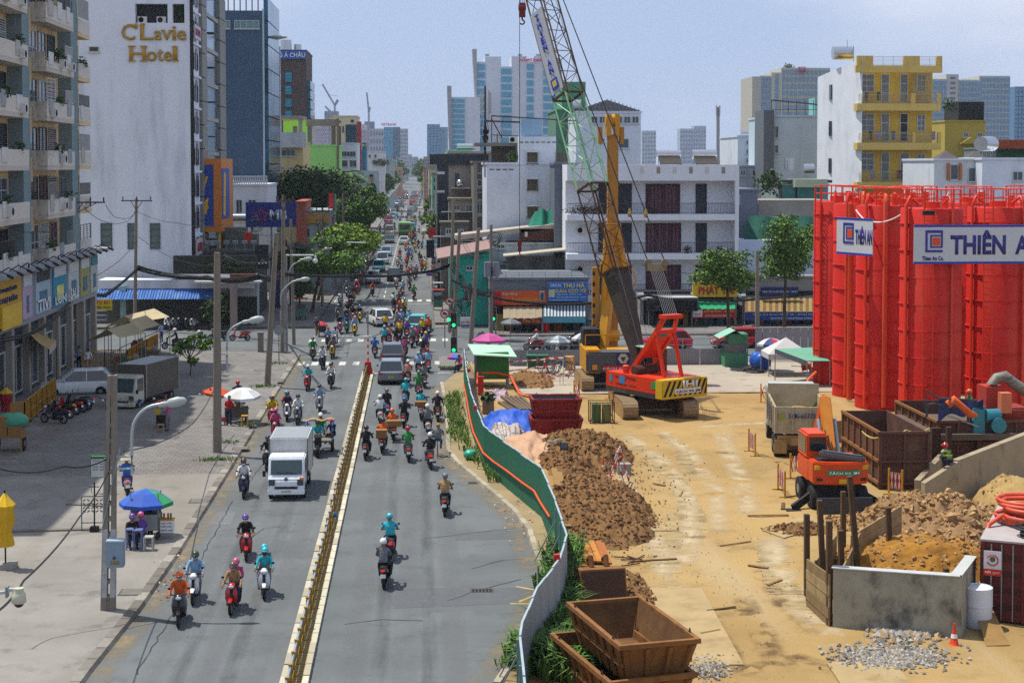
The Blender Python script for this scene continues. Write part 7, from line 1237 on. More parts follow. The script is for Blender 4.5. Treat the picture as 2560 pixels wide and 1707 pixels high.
silo('red silo behind the small banner, third from the left',2205,90,1.45,-40*D,((-100*D,.14),(-140*D,.1)));silo('large red silo at the front under the big banner',2328,84,1.62,-112*D,((-155*D,.1),(-70*D,.07)));silo('large red silo at the right edge of the picture',2494,86,1.62,-125*D,((-160*D,.08),(-60*D,.1)))
silo('narrow red silo squeezed in behind the small banner',2250,93.5,1.4,None,((-80*D,.1),(-120*D,.12)));silo('red silo standing behind the front one',2285,97,1.45,None,((-110*D,.12),));silo('red silo in the back row near the right edge',2420,96,1.45,None,());silo('red silo in the back row, farthest right',2570,97,1.45,None,())
b=B();x=P(2126,700,92).x;b.cyl((x,92,.2),(x,92,11.7),.17,n=10);x2=P(2165,700,91).x;b.cyl((x2,91,.2),(x2,91,11.4),.22,n=10);tag(b.build('filler_pipes',SILO2,sm=40),'pair of tall orange-red standpipes between the left silos','pipe')
def banner(label,X0,Y0,X1,Y1,z0,z1,parts_,small=None):
 a,c=V((X0,Y0,0)),V((X1,Y1,0));L_=(c-a).length;Q=Matrix.Translation(a)@Matrix.Rotation(atan2((c-a).y,(c-a).x),4,'Z');t=T('company_banner',label,'banner',(X0,Y0,z0),0,'company banners');b=B();b.T=Q;b.box(0,L_,0,.03,z0,z1);b.build('sheet',M('b9c0c6',.6,0,.05,2),t);h=z1-z0
 for u,v in((z0,z0+h*.06),(z1-h*.06,z1)):b=B();b.T=Q;b.box(0,L_,-.012,-.002,u,v);b.build('border',M('24399c',.5),t)
 for s_,x0,x1,u0,u1 in parts_:l_=txt(t,s_,x0,x1,z0+h*u0,z0+h*u1,-.005,M('2a2676',.5),.035,.012,Q=Q);l_.data.transform(wm(t).inverted())
 logo(t,.3*h,z0+h*.3,h*.56,-.005,Q);return t
p0,p1=P(2092,540,89.6),P(2182,560,86.6);banner('small white banner reading THIÊN AN with a square logo on the left silos',p0.x,89.6,p1.x,86.6,P(2135,638,88).z,P(2135,545,88).z,(('THIÊN AN',1.72,3.2,.3,.8),))
p0,p1=P(2285,560,82),P(2760,560,82);zb,zt=P(2400,660,82).z,P(2400,562,82).z;t=banner('large white banner reading THIÊN at the right edge',p0.x,82,p1.x,82,zb,zt,(('THIÊN',1.95,4.9,.24,.86),('AN',5.4,6.8,.24,.72),('Thien An Co.',.45,1.6,.09,.2)))
b=B();b.tube(sag([P(2140,525,90),P(2182,555,88),P(2262,530,85),P(2290,540,84)],.2),.04,6);b.tube(sag([P(2262,530,85),P(2350,505,84),P(2372,482,84)],.1),.03,6);tag(b.build('white_cable',WHITE),'white cable looped over the silo tops above the banners','cable');q=rect(2306,527,2334,538,81.8);tag(B().box(q[0],q[1],81.6,81.8,q[2],q[3]).build('led_floodlight',DARK,loc=(q[0],81.7,q[2])),'black led floodlight above the large banner','floodlight')
def ribtank(label,x0,x1,y0,y1,h,nx=4,ny=5,z0=.05):
 t=T('steel_tank',label,'tank',((x0+x1)/2,(y0+y1)/2,z0),0,'ribbed steel tanks');mt=M('5a3a30',.8,.2,.25,1.2,.2,30,.6,'7a5f46',.8);b=B();w=.06
 b.box(x0,x1,y0,y0+w,z0,h);b.box(x0,x1,y1-w,y1,z0,h);b.box(x0,x0+w,y0+w,y1-w,z0,h);b.box(x1-w,x1,y0+w,y1-w,z0,h);b.box(x0+w,x1-w,y0+w,y1-w,z0,z0+.9);b.build('shell',mt,t)
 for i in range(nx+1):x=x0+(x1-x0)*i/nx;ub('rib',mt,t,x-.05,x+.05,y0-.08,y0-.003,z0,h)
 for i in range(ny+1):y=y0+(y1-y0)*i/ny;ub('rib',RUST2,t,x0-.08,x0-.003,y-.05,y+.05,z0,h-.09)
 for z in(z0+.3,(z0+h)/2,h-.03):ub('rail',mt,t,x0-.12,x1+.1,y0-.1,y0-.004,z-.06,z+.06);ub('rail',RUST2,t,x0-.12,x0-.004,y0,y1,z-.06,z+.06)
 return t
a=G(2200,1228);c=G(2312,1226);ribtank('open rusty ribbed tank right of the orange excavator',a.x,c.x+.1,a.y,a.y+6,2.55,2,6);a=G(2345,1165);ribtank('longer rusty ribbed tank under the pump platform',a.x,a.x+5.5,a.y,a.y+6.5,2.1,6,6)
rp=B();rp.tube(sag([P(2155,1078,68),P(2200,1092,67),P(2265,1075,68),P(2325,1070,68)],.15),.035,5);tag(rp.build('yellow_rope',M('b0a060',.8)),'pale rope strung over the open rusty tank','rope')
py_=72.;t=T('mixing_plant','slurry pump platform with blue motors, red boxes and a thick grey pipe','machine',(P(2480,1100,py_).x,py_,0));q=rect(2330,1085,2600,1100,py_);ub('deck',M('5f5246',.8,.2,.2),t,q[0],q[1],py_,py_+6,q[2],q[3]);
for px in(2360,2450,2550):x=P(px,1100,py_).x;ub('leg',DRUST,t,x-.1,x+.1,py_+.1,py_+.3,.05,q[2]-.003)
z0=q[3];TB=M('2f7d8c',.5,.1,.1)
q=rect(2440,1018,2468,1085,py_);ub('belt_guard',TB,t,q[0],q[1],py_+.3,py_+.7,z0+.003,q[3]);b=B();p=P(2475,1042,py_);b.cyl((p.x-.1,py_+.4,p.z),(p.x+.6,py_+.6,p.z),.3,n=16);b.build('motor',TB,t,sm=40);b=B();p=P(2500,1065,py_);b.cyl((p.x,py_+.1,p.z),(p.x,py_+.9,p.z),.36,n=16);b.build('motor',TB,t,sm=40)
PR=M('8a3020',.7,.1,.2,2);q=rect(2460,965,2508,1020,py_+1.5);ub('hopper_box',M('a83424',.7,.1,.2),t,q[0],q[1],py_+1.2,py_+2.4,q[2]-.8,q[3]);q=rect(2502,982,2528,1032,py_+.5);ub('control_box',M('c06a48',.6),t,q[0],q[1],py_+.4,py_+.9,q[2],q[3]);q=rect(2520,1032,2600,1082,py_);ub('red_frame',PR,t,q[0],q[1],py_+.8,py_+3,z0+.003,q[3]);q=rect(2536,1060,2600,1090,py_);ub('frame_opening',DARK,t,q[0],q[1],py_+.74,py_+.79,z0+.05,q[3]-.2)
b=B();PG=M('77746a',.6,.2,.15,2);b.tube([P(2488,975,py_+1.5),P(2480,960,py_+1.5),P(2492,945,py_+1.5),P(2512,940,py_+1.5),P(2530,955,py_+1.5),P(2560,975,py_+1.5),P(2600,1000,py_+1.5)],.26,12);b.build('slurry_pipe',PG,t,sm=60)
for px,pyy in((2512,940),(2522,950),(2545,965)):p=P(px,pyy,py_+1.5);b=B();b.lathe([(.34,-.05),(.34,.05)],p,14);b.build('pipe_collar',PG,t)
b=B();b.tube([P(2318,1040,70),P(2312,1000,70),P(2318,975,70),P(2345,995,70),P(2440,1000,71)],.05,6);b.tube([P(2315,1045,70),P(2318,1010,70),P(2335,1008,70),P(2400,1020,71)],.04,6);b.build('cable',M('3a4048',.6),t)
b=B();b.sheet(lambda u,v:tuple(P(2345+115*u,1000+10*u*(1-u)+(48-30*u)*v,70.8+.8*v)+V((0,.2*sin(u*9),.12*sin(u*13+v*4)))),18,8);tag(b.build('blue_tarp',M('1f3f94',.5,0,.2,2),sm=60),'blue sheet with orange cloth draped behind the pump platform','tarpaulin');b=B();b.tube([P(2368,1012,70.4),P(2385,1000,70.4),P(2400,1012,70.4),P(2425,1035,70.4),P(2440,1038,70.6)],[.18,.22,.15,.18,.1],8);tag(b.build('orange_cloth',M('c8561c',.8,0,.2),sm=60),'bunched orange cloth on the blue sheet','cloth')
for k,(a,c)in enumerate((((2380,1005),(2445,1040)),((2368,1038),(2445,1066)))):b=B();b.cyl(P(*a,70.2),P(*c,71),.035,n=6);tag(b.build('handrail',STEEL),('upper','lower')[k]+' steel rod sloping to the blue belt guard','rod','sloping rods')
for k,(px0,px1,y0,y1,Y)in enumerate(((2330,2352,1070,1165,69.5),(2368,2380,1068,1140,69))):q=rect(px0,y0,px1,y1,Y);tag(B().box(q[0],q[1],Y,Y+.25,.05,q[3]).build('steel_column',DRUST,loc=(q[0],Y,0)),('wide dark steel column beside the crouching worker','thin rusty column left of the pump deck')[k],'column','steel columns')
def slab(name,label,pts,h,th,mt,cat='wall',group=None,z0=0):
 a,c=pts;d=(c-a).normalized();n=V((-d.y,d.x,0))*th;h0,h1=h if isinstance(h,tuple)else(h,h);b=B();b.add([a,c,c+n,a+n]+[V((p.x,p.y,z))for p,z in((a,h0),(c,h1),(c+n,h1),(a+n,h0))],[(3,2,1,0),(4,5,6,7),(0,1,5,4),(1,2,6,5),(2,3,7,6),(3,0,4,7)]);return tag(b.build(name,mt,loc=a),label,cat,group)
CW=M('958870',.9,0,.2,.8,.35,18,.85,'5c4a32',.8,.5);CW2=M('94907f',.9,0,.22,.7,.35,18,.92,'3c3b38',.75,.7)
slab('concrete_wall','muddy concrete wall running to the right edge behind the clay heap',(G(2395,1255),G(2575,1205)),(1.75,2.2),.3,CW);slab('concrete_wall','sloping concrete ramp wall under the crouching worker',(G(2312,1262),G(2395,1256)),(.9,1.7),.3,CW);slab('concrete_wall','inner concrete ramp wall beside the steel column',(G(2300,1248),G(2370,1190)),(.8,1.2),.25,CW)
zt=1.9;A_,B_,C_=G(2083,1420,zt),G(2405,1442,zt),G(2440,1390,zt);A_.z=B_.z=C_.z=0
slab('pit_wall','stained concrete front wall of the pit with a pale top edge',(A_,B_),zt,.3,CW2,'wall','pit walls');slab('pit_wall','short pale side wall of the pit beside the container',(B_+V((.003,.0,0)),C_),zt,.3,CW2,'wall','pit walls');b=B();dd=(B_-A_).normalized();b.bar(A_+V((0,.15,zt+.01)),B_+V((0,.15,zt+.01)),.34,.03);b.bar(B_+V((-.1,.2,zt+.013)),C_+V((-.15,0,zt+.013)),.34,.03);tag(b.build('wall_coping',M('a8aaa6',.8,0,.1)),'pale smooth coping on the concrete pit walls','coping')
e=G(2020,1395,zt-.3);e.z=0;e2=G(2130,1330,1.6);e2.z=0;e3=G(2255,1262,1.6);e3.z=0
for k,(a,c,h0,h1,lab)in enumerate(((A_+V((-.05,.1,0)),e,1.7,1.6,'plank shutter wall left of the concrete pit'),(A_+V((.3,.5,0)),e2+V((.3,0,0)),1.5,1.6,'inner plank wall of the pit'),(e2,e3,1.5,1.6,'far plank wall of the pit running to the excavator'),(e,e2+V((-.35,.6,0)),1.2,1.4,'outer plank wall behind the brown posts'))):
 t=T('plank_wall',lab,'wall',(a.x,a.y,0),0,'plank walls');d=c-a;n=V((-d.y,d.x,0)).normalized()*.05
 for i in range(5):z0,z1=i*.2,i*.2+.19;s0=h0/1.;b=B();b.add([a+V((0,0,z0*h0)),c+V((0,0,z0*h1)),c+V((0,0,z1*h1)),a+V((0,0,z1*h0))]+[p+n*(1+.3*(i%2))for p in(a+V((0,0,z0*h0)),c+V((0,0,z0*h1)),c+V((0,0,z1*h1)),a+V((0,0,z1*h0)))],[(0,1,2,3),(7,6,5,4),(0,4,5,1),(1,5,6,2),(2,6,7,3),(3,7,4,0)]);b.build('plank',M(rnd.choice(('8a7450','7d6846','94805a')),.9,0,.25,1.5,.3,20,.5,'5f4a30',1.2),t)
for k,(x0,y0,x1,y1,lean)in enumerate(((2017,1285,2017,1495,0),(2049,1250,2060,1400,0),(2073,1302,2073,1570,0),(2108,1228,2108,1330,0),(2124,1190,2150,1400,0),(2101,1325,2108,1420,0),(2220,1268,2226,1360,0),(2365,1420,2365,1445,0))):
 g=G(x1,y1 if k in(0,2)else y1+95 if k not in(3,6,7)else y1+70);e_=P(x0,y0,g.y);b=B();b.bar((g.x,g.y,0),e_,.2,.16);tag(b.build('timber_post',M('4f3a26',.9,0,.25,2,.3,20),loc=(g.x,g.y,0)),('tall brown post nearest the wheel tracks','brown post second from the left behind the pit','tall brown post at the concrete wall corner','straight brown post in front of the excavator blade','leaning brown post covering the excavator sign','short brown post inside the pit corner','brown post against the far plank wall','stub post poking out of the ochre earth')[k],'post','brown pit posts')
A2=G(2450,1558);t=T('shipping_container','dark red shipping container with white topped roof at the right edge','container',(A2.x,A2.y,.1));CR=M('5a1f1c',.6,.1,.15,1.5,0,30,.4,'3a1614',1.5,.4);X0=A2.x;X1=X0+2.44;Y0=A2.y;Y1=Y0+6;zt2=2.55
B().box(X0,X1,Y0,Y1,.15,zt2).build('box',CR,t);B().box(X0-.03,X1+.03,Y0-.03,Y1+.03,zt2+.003,zt2+.06).build('roof',M('a39a98',.7,.1,.12),t)
for i in range(18):ub('rib',CR,t,X0-.04,X0-.003,Y0+.2+i*.32,Y0+.36+i*.32,.3,zt2-.15)
for x in(X0+.02,X0+1.2,X1-.1):ub('corner_post',CR,t,x,x+.1,Y0-.06,Y0-.003,.15,zt2)
for x in(.32,.62,.95,1.5,1.8):b=B();b.cyl((X0+x,Y0-.1,.2),(X0+x,Y0-.1,zt2-.05),.022,n=6);b.build('lock_bar',STEEL,t)
for z in(.5,1.0,1.5,2.0):ub('door_groove',M('431614',.7),t,X0+.14,X1-.12,Y0-.02,Y0-.003,z,z+.16)
nb=B().box(X0+.1,X0+.62,Y0-.16,Y0-.14,1.55,2.3).build('notice_board',M('c4c6c6',.6),t);ub('red_strip',RED,t,X0+.1,X0+.62,Y0-.175,Y0-.162,1.55,1.75);txt(t,'NỘI QUY',X0+.15,X0+.57,1.6,1.7,Y0-.18,M('d8c8a8',.5),.01,.004);b=B();b.tube([(X0+.36+.16*cos(a*pi/8),Y0-.165,2.02+.16*sin(a*pi/8))for a in range(9,24)],.02,5);b.build('round_emblem',RED,t);b=B();b.cyl((X0+.36,Y0-.165,2.05),(X0+.36,Y0-.18,2.05),.08,n=12);b.build('emblem_dot',M('3f5a30',.5),t)
txt(t,'20',X0+1.25,X0+1.45,1.75,1.95,Y0-.03,M('b8b0ac',.5),.01,.004);txt(t,'2210',X0+1.3,X0+1.7,1.35,1.5,Y0-.03,M('b8b0ac',.5),.01,.004)
def coil(name,label,c,r,n,rad,mt,seed,tilt=.2,fl=.5):
 q=random.Random(seed);b=B()
 for i in range(n):rr=r*q.uniform(.6,1.1);ox,oy=q.uniform(-.25,.25)*r,q.uniform(-.25,.25)*r;z=c[2]+rad+i*rad*1.1;b.tube([(c[0]+ox+cos(a*pi/10)*rr,c[1]+oy+sin(a*pi/10)*rr*.8,z+sin(a*pi/10+q.random())*tilt*rad*2)for a in range(20)],rad,7,close=True)
 return tag(b.build(name,mt,sm=60),label,'hose coil','coils on the container')
coil('hose_coil','heap of thick salmon red hoses on the container roof',(X0+1.3,Y0+2.6,zt2+.06),1.05,9,.075,M('c0492c',.5,0,.1),1);coil('hose_coil','black cable coil lying on the red hoses',(X0+1.55,Y0+.9,zt2+.06),.55,10,.035,M('1c1c1c',.6),2);b=B();b.tube([(X0-.1,Y0+1.2,2.0),(X0+.05,Y0+1.7,zt2+.15),(X0+.5,Y0+2.4,zt2+.4),(X0+1.2,Y0+2.8,zt2+.5)],.075,7);tag(b.build('loose_hose',M('c0492c',.5,0,.1),sm=60),'red hose end hanging over the container edge','hose')
t.rotation_euler=(0,0,-R(26));Rz=Matrix.Rotation(-R(26),4,'Z')
for o in COL.objects:
 if o.get('group')=='coils on the container' or o.name=='loose_hose':o.location=V((A2.x,A2.y,0))-Rz@V((A2.x,A2.y,0));o.rotation_euler=(0,0,-R(26))
g=G(2455,1575);b=B();b.lathe([(.38,.1),(.42,.15),(.42,.75),(.44,.76),(.43,.8),(.43,1.3),(.39,1.32),(.38,1.29),(.12,1.29)],(g.x-.1,g.y+.1,.0),24);tag(b.build('foam_roll',M('c9ced6',.6,0,.06,6,.2,20),sm=50,loc=(g.x-.1,g.y+.1,0)),'tall white foam roll standing before the container','roll')
q=[G(x,y)for x,y in((2440,1570),(2480,1560),(2525,1620),(2465,1622))];b=B();b.add([V((p.x,p.y,z))for p,z in zip(q,(.5,.5,.1,.1))],[(0,1,2,3)]);b.add([V((p.x,p.y,z-.03))for p,z in zip(q,(.5,.5,.1,.1))],[(3,2,1,0)]);tag(b.build('plywood_sheet',WOOD),'brown plywood sheet leaning under the foam roll','plywood')
VS=.92
# ================================================================ people (one continuous skinned body per pose) and motorbikes
def body(pose):
 S_=1;J={'pel':(0,-.15,.88,.15),'spi':(0,-.13,1.08,.15),'che':(0,-.08,1.28,.165),'nec':(0,-.03,1.44,.06),'hea':(0,.0,1.55,.088),'top':(0,.015,1.64,.075)}
 if pose in('ride','pillion'):A=((.19,-.06,1.36,.07),(.28,.13,1.15,.055),(.3,.36,1.06,.04))if pose=='ride' else((.19,-.08,1.36,.065),(.26,.05,1.12,.05),(.15,.24,1.06,.04));L=((.1,-.12,.86,.11),(.19,.26,.74,.085),(.17,.18,.36,.055),(.18,.34,.3,.045))
 elif pose=='sit':A=((.19,-.06,1.36,.065),(.25,.1,1.12,.05),(.12,.3,1.05,.04));L=((.1,-.12,.86,.11),(.14,.3,.88,.085),(.14,.34,.5,.055),(.14,.48,.44,.045))
 else:
  J={'pel':(0,0,.95,.14),'spi':(0,0,1.13,.14),'che':(0,0,1.32,.155),'nec':(0,.01,1.48,.06),'hea':(0,.03,1.6,.088),'top':(0,.03,1.69,.075)};A=((.19,0,1.4,.065),(.25,.03,1.13,.05),(.2,.26,1.05,.04))if pose=='stand' else((.19,0,1.4,.065),(.25,-.08,1.14,.05),(.25,.1,.92,.04));L=((.1,0,.92,.105),(.12,.03,.5,.075),(.12,0,.1,.05),(.12,.14,.05,.045))if pose=='stand' else((.1,0,.92,.105),(.12,.16,.52,.075),(.12,.22,.1,.05),(.12,.36,.06,.045))
 if pose=='crouch':J={'pel':(0,-.1,.32,.14),'spi':(0,.0,.5,.14),'che':(0,.12,.66,.155),'nec':(0,.2,.8,.06),'hea':(0,.26,.9,.088),'top':(0,.28,.98,.075)};A=((.19,.1,.74,.065),(.24,.26,.5,.05),(.12,.42,.42,.04));L=((.1,-.08,.3,.1),(.16,.28,.48,.08),(.14,.12,.1,.05),(.15,.28,.05,.045))
 vs,es,rad,seg=[],[],[],[];idx={}
 def add(k,p):idx[k]=len(vs);vs.append(p[:3]);rad.append(p[3])
 for k,p in J.items():add(k,p)
 def e(a,b,m):es.append((idx[a],idx[b]));seg.append((V(vs[idx[a]]),V(vs[idx[b]]),m))
 e('pel','spi',1);e('spi','che',1);e('che','nec',1);e('nec','hea',0);e('hea','top',0)
 for s in(-1,1):
  for i,p in enumerate(A):q=p if not(pose=='walk' and s<0)else(p[0],-p[1],p[2],p[3]);add('a%d%d'%(s,i),(s*q[0],q[1],q[2],q[3]))
  w=V(vs[-1]);f=(w-V(vs[-2])).normalized()*.09;add('a%d3'%s,tuple(w+f)+(.035,));e('che','a%d0'%s,1);e('a%d0'%s,'a%d1'%s,1);e('a%d1'%s,'a%d2'%s,1);e('a%d2'%s,'a%d3'%s,0)
  for i,p in enumerate(L):q=p if not(pose=='walk' and s<0 and i)else(p[0],p[1]-.34,p[2]+.03,p[3]);add('l%d%d'%(s,i),(s*q[0],q[1],q[2],q[3]))
  e('pel','l%d0'%s,2);e('l%d0'%s,'l%d1'%s,2);e('l%d1'%s,'l%d2'%s,2);e('l%d2'%s,'l%d3'%s,3)
 me=bpy.data.meshes.new('b');me.from_pydata(vs,es,[]);o=bpy.data.objects.new('b',me);COL.objects.link(o);o.modifiers.new('s','SKIN').use_smooth_shade=True;sk=me.skin_vertices[0].data
 for i,r in enumerate(rad):sk[i].radius=(r,r*(.75 if i<3 else 1))
 sk[0].use_root=True;m=o.modifiers.new('u','SUBSURF');m.levels=1;bpy.context.view_layer.update();d=bpy.data.meshes.new_from_object(o.evaluated_get(bpy.context.evaluated_depsgraph_get()));bpy.data.objects.remove(o)
 mi=[]
 for p in d.polygons:
  c=p.center;best=None
  for a,b,m in seg:ab=b-a;u=max(0,min(1,(c-a).dot(ab)/ab.length_squared));q=(c-a-ab*u).length;best=(q,m)if best is None or q<best[0]else best
  mi.append(best[1])
 hd=V(J['hea'][:3]);bb=B();bb.ball((hd.x,hd.y+.085,hd.z-.005),(.016,.022,.025),6,4,0);bb.ball((hd.x,hd.y+.075,hd.z-.06),(.03,.015,.009),6,4,4)
 for s in(-1,1):
  bb.ball((s*.035,hd.y+.078,hd.z+.02),(.014,.012,.009),6,4,4);bb.ball((s*.088,hd.y,hd.z),(.014,.025,.035),6,4,0);w=V(vs[idx['a%d3'%s]]);dn=(w-V(vs[idx['a%d2'%s]])).normalized();sd=V((1,0,0));sd=(sd-dn*sd.dot(dn)).normalized();up=sd.cross(dn)*(1 if sd.cross(dn).z<0 else-1)
  for k in range(4):L_=(.07,.08,.075,.058)[k];q=w+sd*s*(-.027+k*.018);bb.tube([q,q+dn*L_*.5,q+dn*L_*.75+up*L_*.4,q+dn*L_*.55+up*L_*.75],[.011,.01,.009,.007],5,0)
  q=w-dn*.05-sd*s*.02;bb.tube([q,q-sd*s*.03+dn*.03,q-sd*s*.03+dn*.06+up*.02],[.012,.011,.008],5,0)
 x=bb.mesh('x',[SKIN]*5);bm=bmesh.new();bm.from_mesh(d);n0=len(bm.faces);bm.from_mesh(x);bm.to_mesh(d);bm.free();d.materials.clear()
 for k in range(5):d.materials.append((SKIN,SKIN,SKIN,DARK,DARK)[k])
 d.polygons.foreach_set('material_index',mi+[p.material_index for p in x.polygons]);d.polygons.foreach_set('use_smooth',[True]*len(d.polygons));d.update();return d,hd
POSE={k:body(k)for k in('ride','pillion','sit','stand','walk','crouch')}
PAL=dict(orange='c9571a',blue='2a5a9c',navy='1c2740',black='17171a',white='cfd2d4',grey='6a6c70',tan='9a7a52',turquoise='28a0ac',green='2c7a3c',red='a8181c',pink='b04a78',yellow='c2a01c',purple='5a3a8a',brown='5a4030',silver='8d9298',salmon='b87060',lightblue='7d9fbd',darkgreen='24402c',cream='b0a58a',lime='6a9a2c')
HM={};b=B();b.ball((0,-.01,.05),(.135,.155,.145),14,8,0,-.35,1);b.prism([(-.1,.1),(.1,.1),(.085,.2),(-.085,.2)],'z',.05,.065,0);helm=b.mesh('helmet',M('888888'));helm.polygons.foreach_set('use_smooth',[True]*len(helm.polygons))
b=B();b.lathe([(.3,-.03),(.2,.06),(.01,.2)],(0,0,0),16);conic=b.mesh('hat',M('888888'));b=B();b.ball((0,-.01,.03),(.105,.12,.12),12,6,0,-.2,1);cap=b.mesh('hair',M('888888'));b=B();b.ball((0,.05,-.05),(.075,.055,.06),10,6);mask=b.mesh('mask',M('888888'))
def own(o,i,mt):o.material_slots[i].link='OBJECT';o.material_slots[i].material=mt
def person(label,loc,rz,shirt,hat=None,hatc='black',legs='navy',pose='ride',msk=None,group=None,sc_=1.,cat='person',dy=0,dz=0,skin=None):
 o=bpy.data.objects.new('person',POSE[pose][0]);COL.objects.link(o);o.location=V(loc)+Matrix.Rotation(rz,4,'Z')@V((0,dy*VS,dz));o.rotation_euler=(U(-.07,.05)if pose in('ride','pillion')else 0,U(-.03,.03),rz+U(-.06,.06));o.scale=(VS*sc_*U(.97,1.03),VS*sc_,VS*sc_*U(.97,1.02));tag(o,label,cat,group);own(o,1,cloth(PAL[shirt]));own(o,2,cloth(PAL[legs]));h=POSE[pose][1]
 for nm,me,c in((('helmet',helm,hatc)if hat=='helmet' else('conical_hat',conic,'cream')if hat=='conical' else('hair',cap,hatc)),('face_mask',mask,msk)):
  if c:p=bpy.data.objects.new(nm,me);COL.objects.link(p);p.parent=o;p.location=h+V((0,0,.02))if nm!='conical_hat' else h+V((0,0,.1));own(p,0,(paint if nm=='helmet' else cloth)(PAL[c]))
 return o
def scooter():
 P_={};b=B()
 for y in(-.62,.64):b.T=Matrix.Translation((0,y,.28))@Matrix.Rotation(pi/2,4,'Y');b.tube([(cos(a*pi/8)*.23,sin(a*pi/8)*.23,0)for a in range(16)],.055,8,0,close=True);b.cyl((0,0,-.035),(0,0,.035),.2,n=14,m=1);b.T=None;P_['front_wheel' if y>0 else 'rear_wheel']=b.mesh('wheel',[RUBBER,STEEL],50);b=B()
 def rg(y,z,w,h,n=10):return[V((cos(i*2*pi/n)*w,y,z+sin(i*2*pi/n)*h))for i in range(n)]
 b.loft([rg(-.98,.78,.04,.03),rg(-.85,.72,.13,.1),rg(-.5,.64,.17,.15),rg(-.1,.56,.16,.14),rg(.05,.42,.14,.1)]);b.loft([rg(.02,.36,.15,.05),rg(.3,.36,.15,.05),rg(.42,.42,.16,.08)])
 b.loft([[V((x*w,y,z))for x in(-1,-.6,0,.6,1)]+[V((x*w*.9,y-.08,z))for x in(1,.6,0,-.6,-1)]for y,z,w in((.42,.35,.15),(.5,.55,.21),(.48,.75,.2),(.4,.92,.13))]);b.loft([rg(.3,1.0,.1,.05),rg(.45,.97,.13,.07),rg(.52,.92,.07,.05)]);b.loft([rg(.48,.5,.07,.03),rg(.68,.58,.08,.03),rg(.9,.5,.05,.02)]);P_['body']=b.mesh('body',M('888888'),50)
 b=B();b.bar((0,-.62,.28),(0,-.1,.34),.2,.16);b.bar((0,.62,.28),(0,.4,.95),.1,.07);b.box(-.13,.13,-.2,.1,.2,.36);P_['frame']=b.mesh('frame',DARK)
 b=B();b.loft([rg(-.8,.8,.1,.03),rg(-.55,.82,.15,.05),rg(-.1,.76,.13,.05),rg(.06,.72,.08,.03)]);P_['seat']=b.mesh('seat',M('1c1a1a',.6),60);b=B();b.tube([(-.33,.3,1.02),(-.15,.38,1.02),(.15,.38,1.02),(.33,.3,1.02)],.02,6)
 for s in(-1,1):b.cyl((s*.22,.36,1.02),(s*.3,.34,1.2),.01,n=5);b.ball((s*.31,.34,1.23),(.06,.02,.04),8,5)
 P_['handlebar']=b.mesh('handlebar',DARK);b=B();b.ball((0,.54,.95),(.1,.03,.05),10,6);P_['headlight']=b.mesh('headlight',M('c9ccd0',.15,.2));b=B();b.ball((0,-.98,.74),(.08,.03,.04),8,5);P_['tail_light']=b.mesh('tail_light',M('c81c14',.3,0,0,2.5,0,30,0,'4a4034',.8,1,.6));b=B();b.cb((0,-1.0,.55),(.19,.01,.14),0,0,-.2);P_['number_plate']=b.mesh('plate',WHITE);b=B();b.cyl((.17,-.15,.3),(.2,-.85,.42),.05,.06,8);P_['exhaust']=b.mesh('exhaust',M('4a4a4c',.4,.6));return P_
SC=scooter();far_=bmesh.new();SLOT=[]
for k,me in SC.items():
 n0=len(far_.faces);far_.from_mesh(me);far_.faces.ensure_lookup_table();base=len(SLOT);SLOT+=list(me.materials)
 for f in far_.faces[n0:]:f.material_index+=base
FAR=bpy.data.meshes.new('motorbike');far_.to_mesh(FAR);BODY_SLOT=list(SC).index('body')+2
for m in SLOT:FAR.materials.append(m)
FAR.polygons.foreach_set('use_smooth',[True]*len(FAR.polygons))
def bike(label,loc,rz,col,group,parts=True,lean=0):
 mt=paint(PAL[col],.3)
 if not parts:o=bpy.data.objects.new('motorbike',FAR);COL.objects.link(o);o.location=loc;o.scale=(VS,)*3;o.rotation_euler=(0,lean,rz);own(o,BODY_SLOT,mt);return tag(o,label,'motorbike',group)
 t=T('motorbike',label,'motorbike',loc,rz,group);t.rotation_euler=(0,lean,rz);t.scale=(VS,)*3
 for k,me in SC.items():
  p=bpy.data.objects.new(k,me);COL.objects.link(p);p.parent=t
  if k=='body':own(p,0,mt)
 return t
SEEN={}
def uniq(s):
 k=SEEN[s]=SEEN.get(s,0)+1
 return s if k==1 else s+', %s one away'%ORD[min(k-1,11)]
def rider(px,py,d,shirt,hat,col,pil=None,legs='navy',msk=None,box=None):
 g=G(px,py);rz=(pi if d=='f' else 0)+U(-.1,.1);lane='left lane' if d=='f' else 'right lane';near=py>840;B_=uniq('%s motorbike of the %s-clad rider with %s helmet, %s'%(col,shirt,hat,lane));bike(B_,(g.x,g.y,0),rz,col,'motorbikes on the street',near)
 person(uniq('%s-clad rider with %s helmet on %s motorbike, %s'%(shirt,hat,col,lane)),(g.x,g.y,0),rz,shirt,'helmet',hat,legs,'ride',msk if msk else(rnd.choice(('lightblue','white','black'))if d=='f' else None),'riders on the street')
 if pil:person(uniq('passenger in %s with %s helmet behind the %s rider, %s'%(pil[0],pil[1],shirt,lane)),(g.x,g.y,0),rz,pil[0],'helmet',pil[1],'black','pillion',None,'riders on the street',dy=-.36,dz=.03)
 if box:o=Matrix.Rotation(rz,4,'Z')@V((0,-.75,0));w,h=box;x=B().box(-w/2,w/2,-.25,.25,.8,.8+h).box(-.03,.03,-.255,.255,.795,.805+h).build('cardboard_box',M('8a6236',.9,0,.12,2));x.location=(g.x+o.x,g.y+o.y,0);x.rotation_euler=(0,0,rz);tag(x,uniq('cardboard box strapped on the motorbike of the %s rider'%shirt),'box')
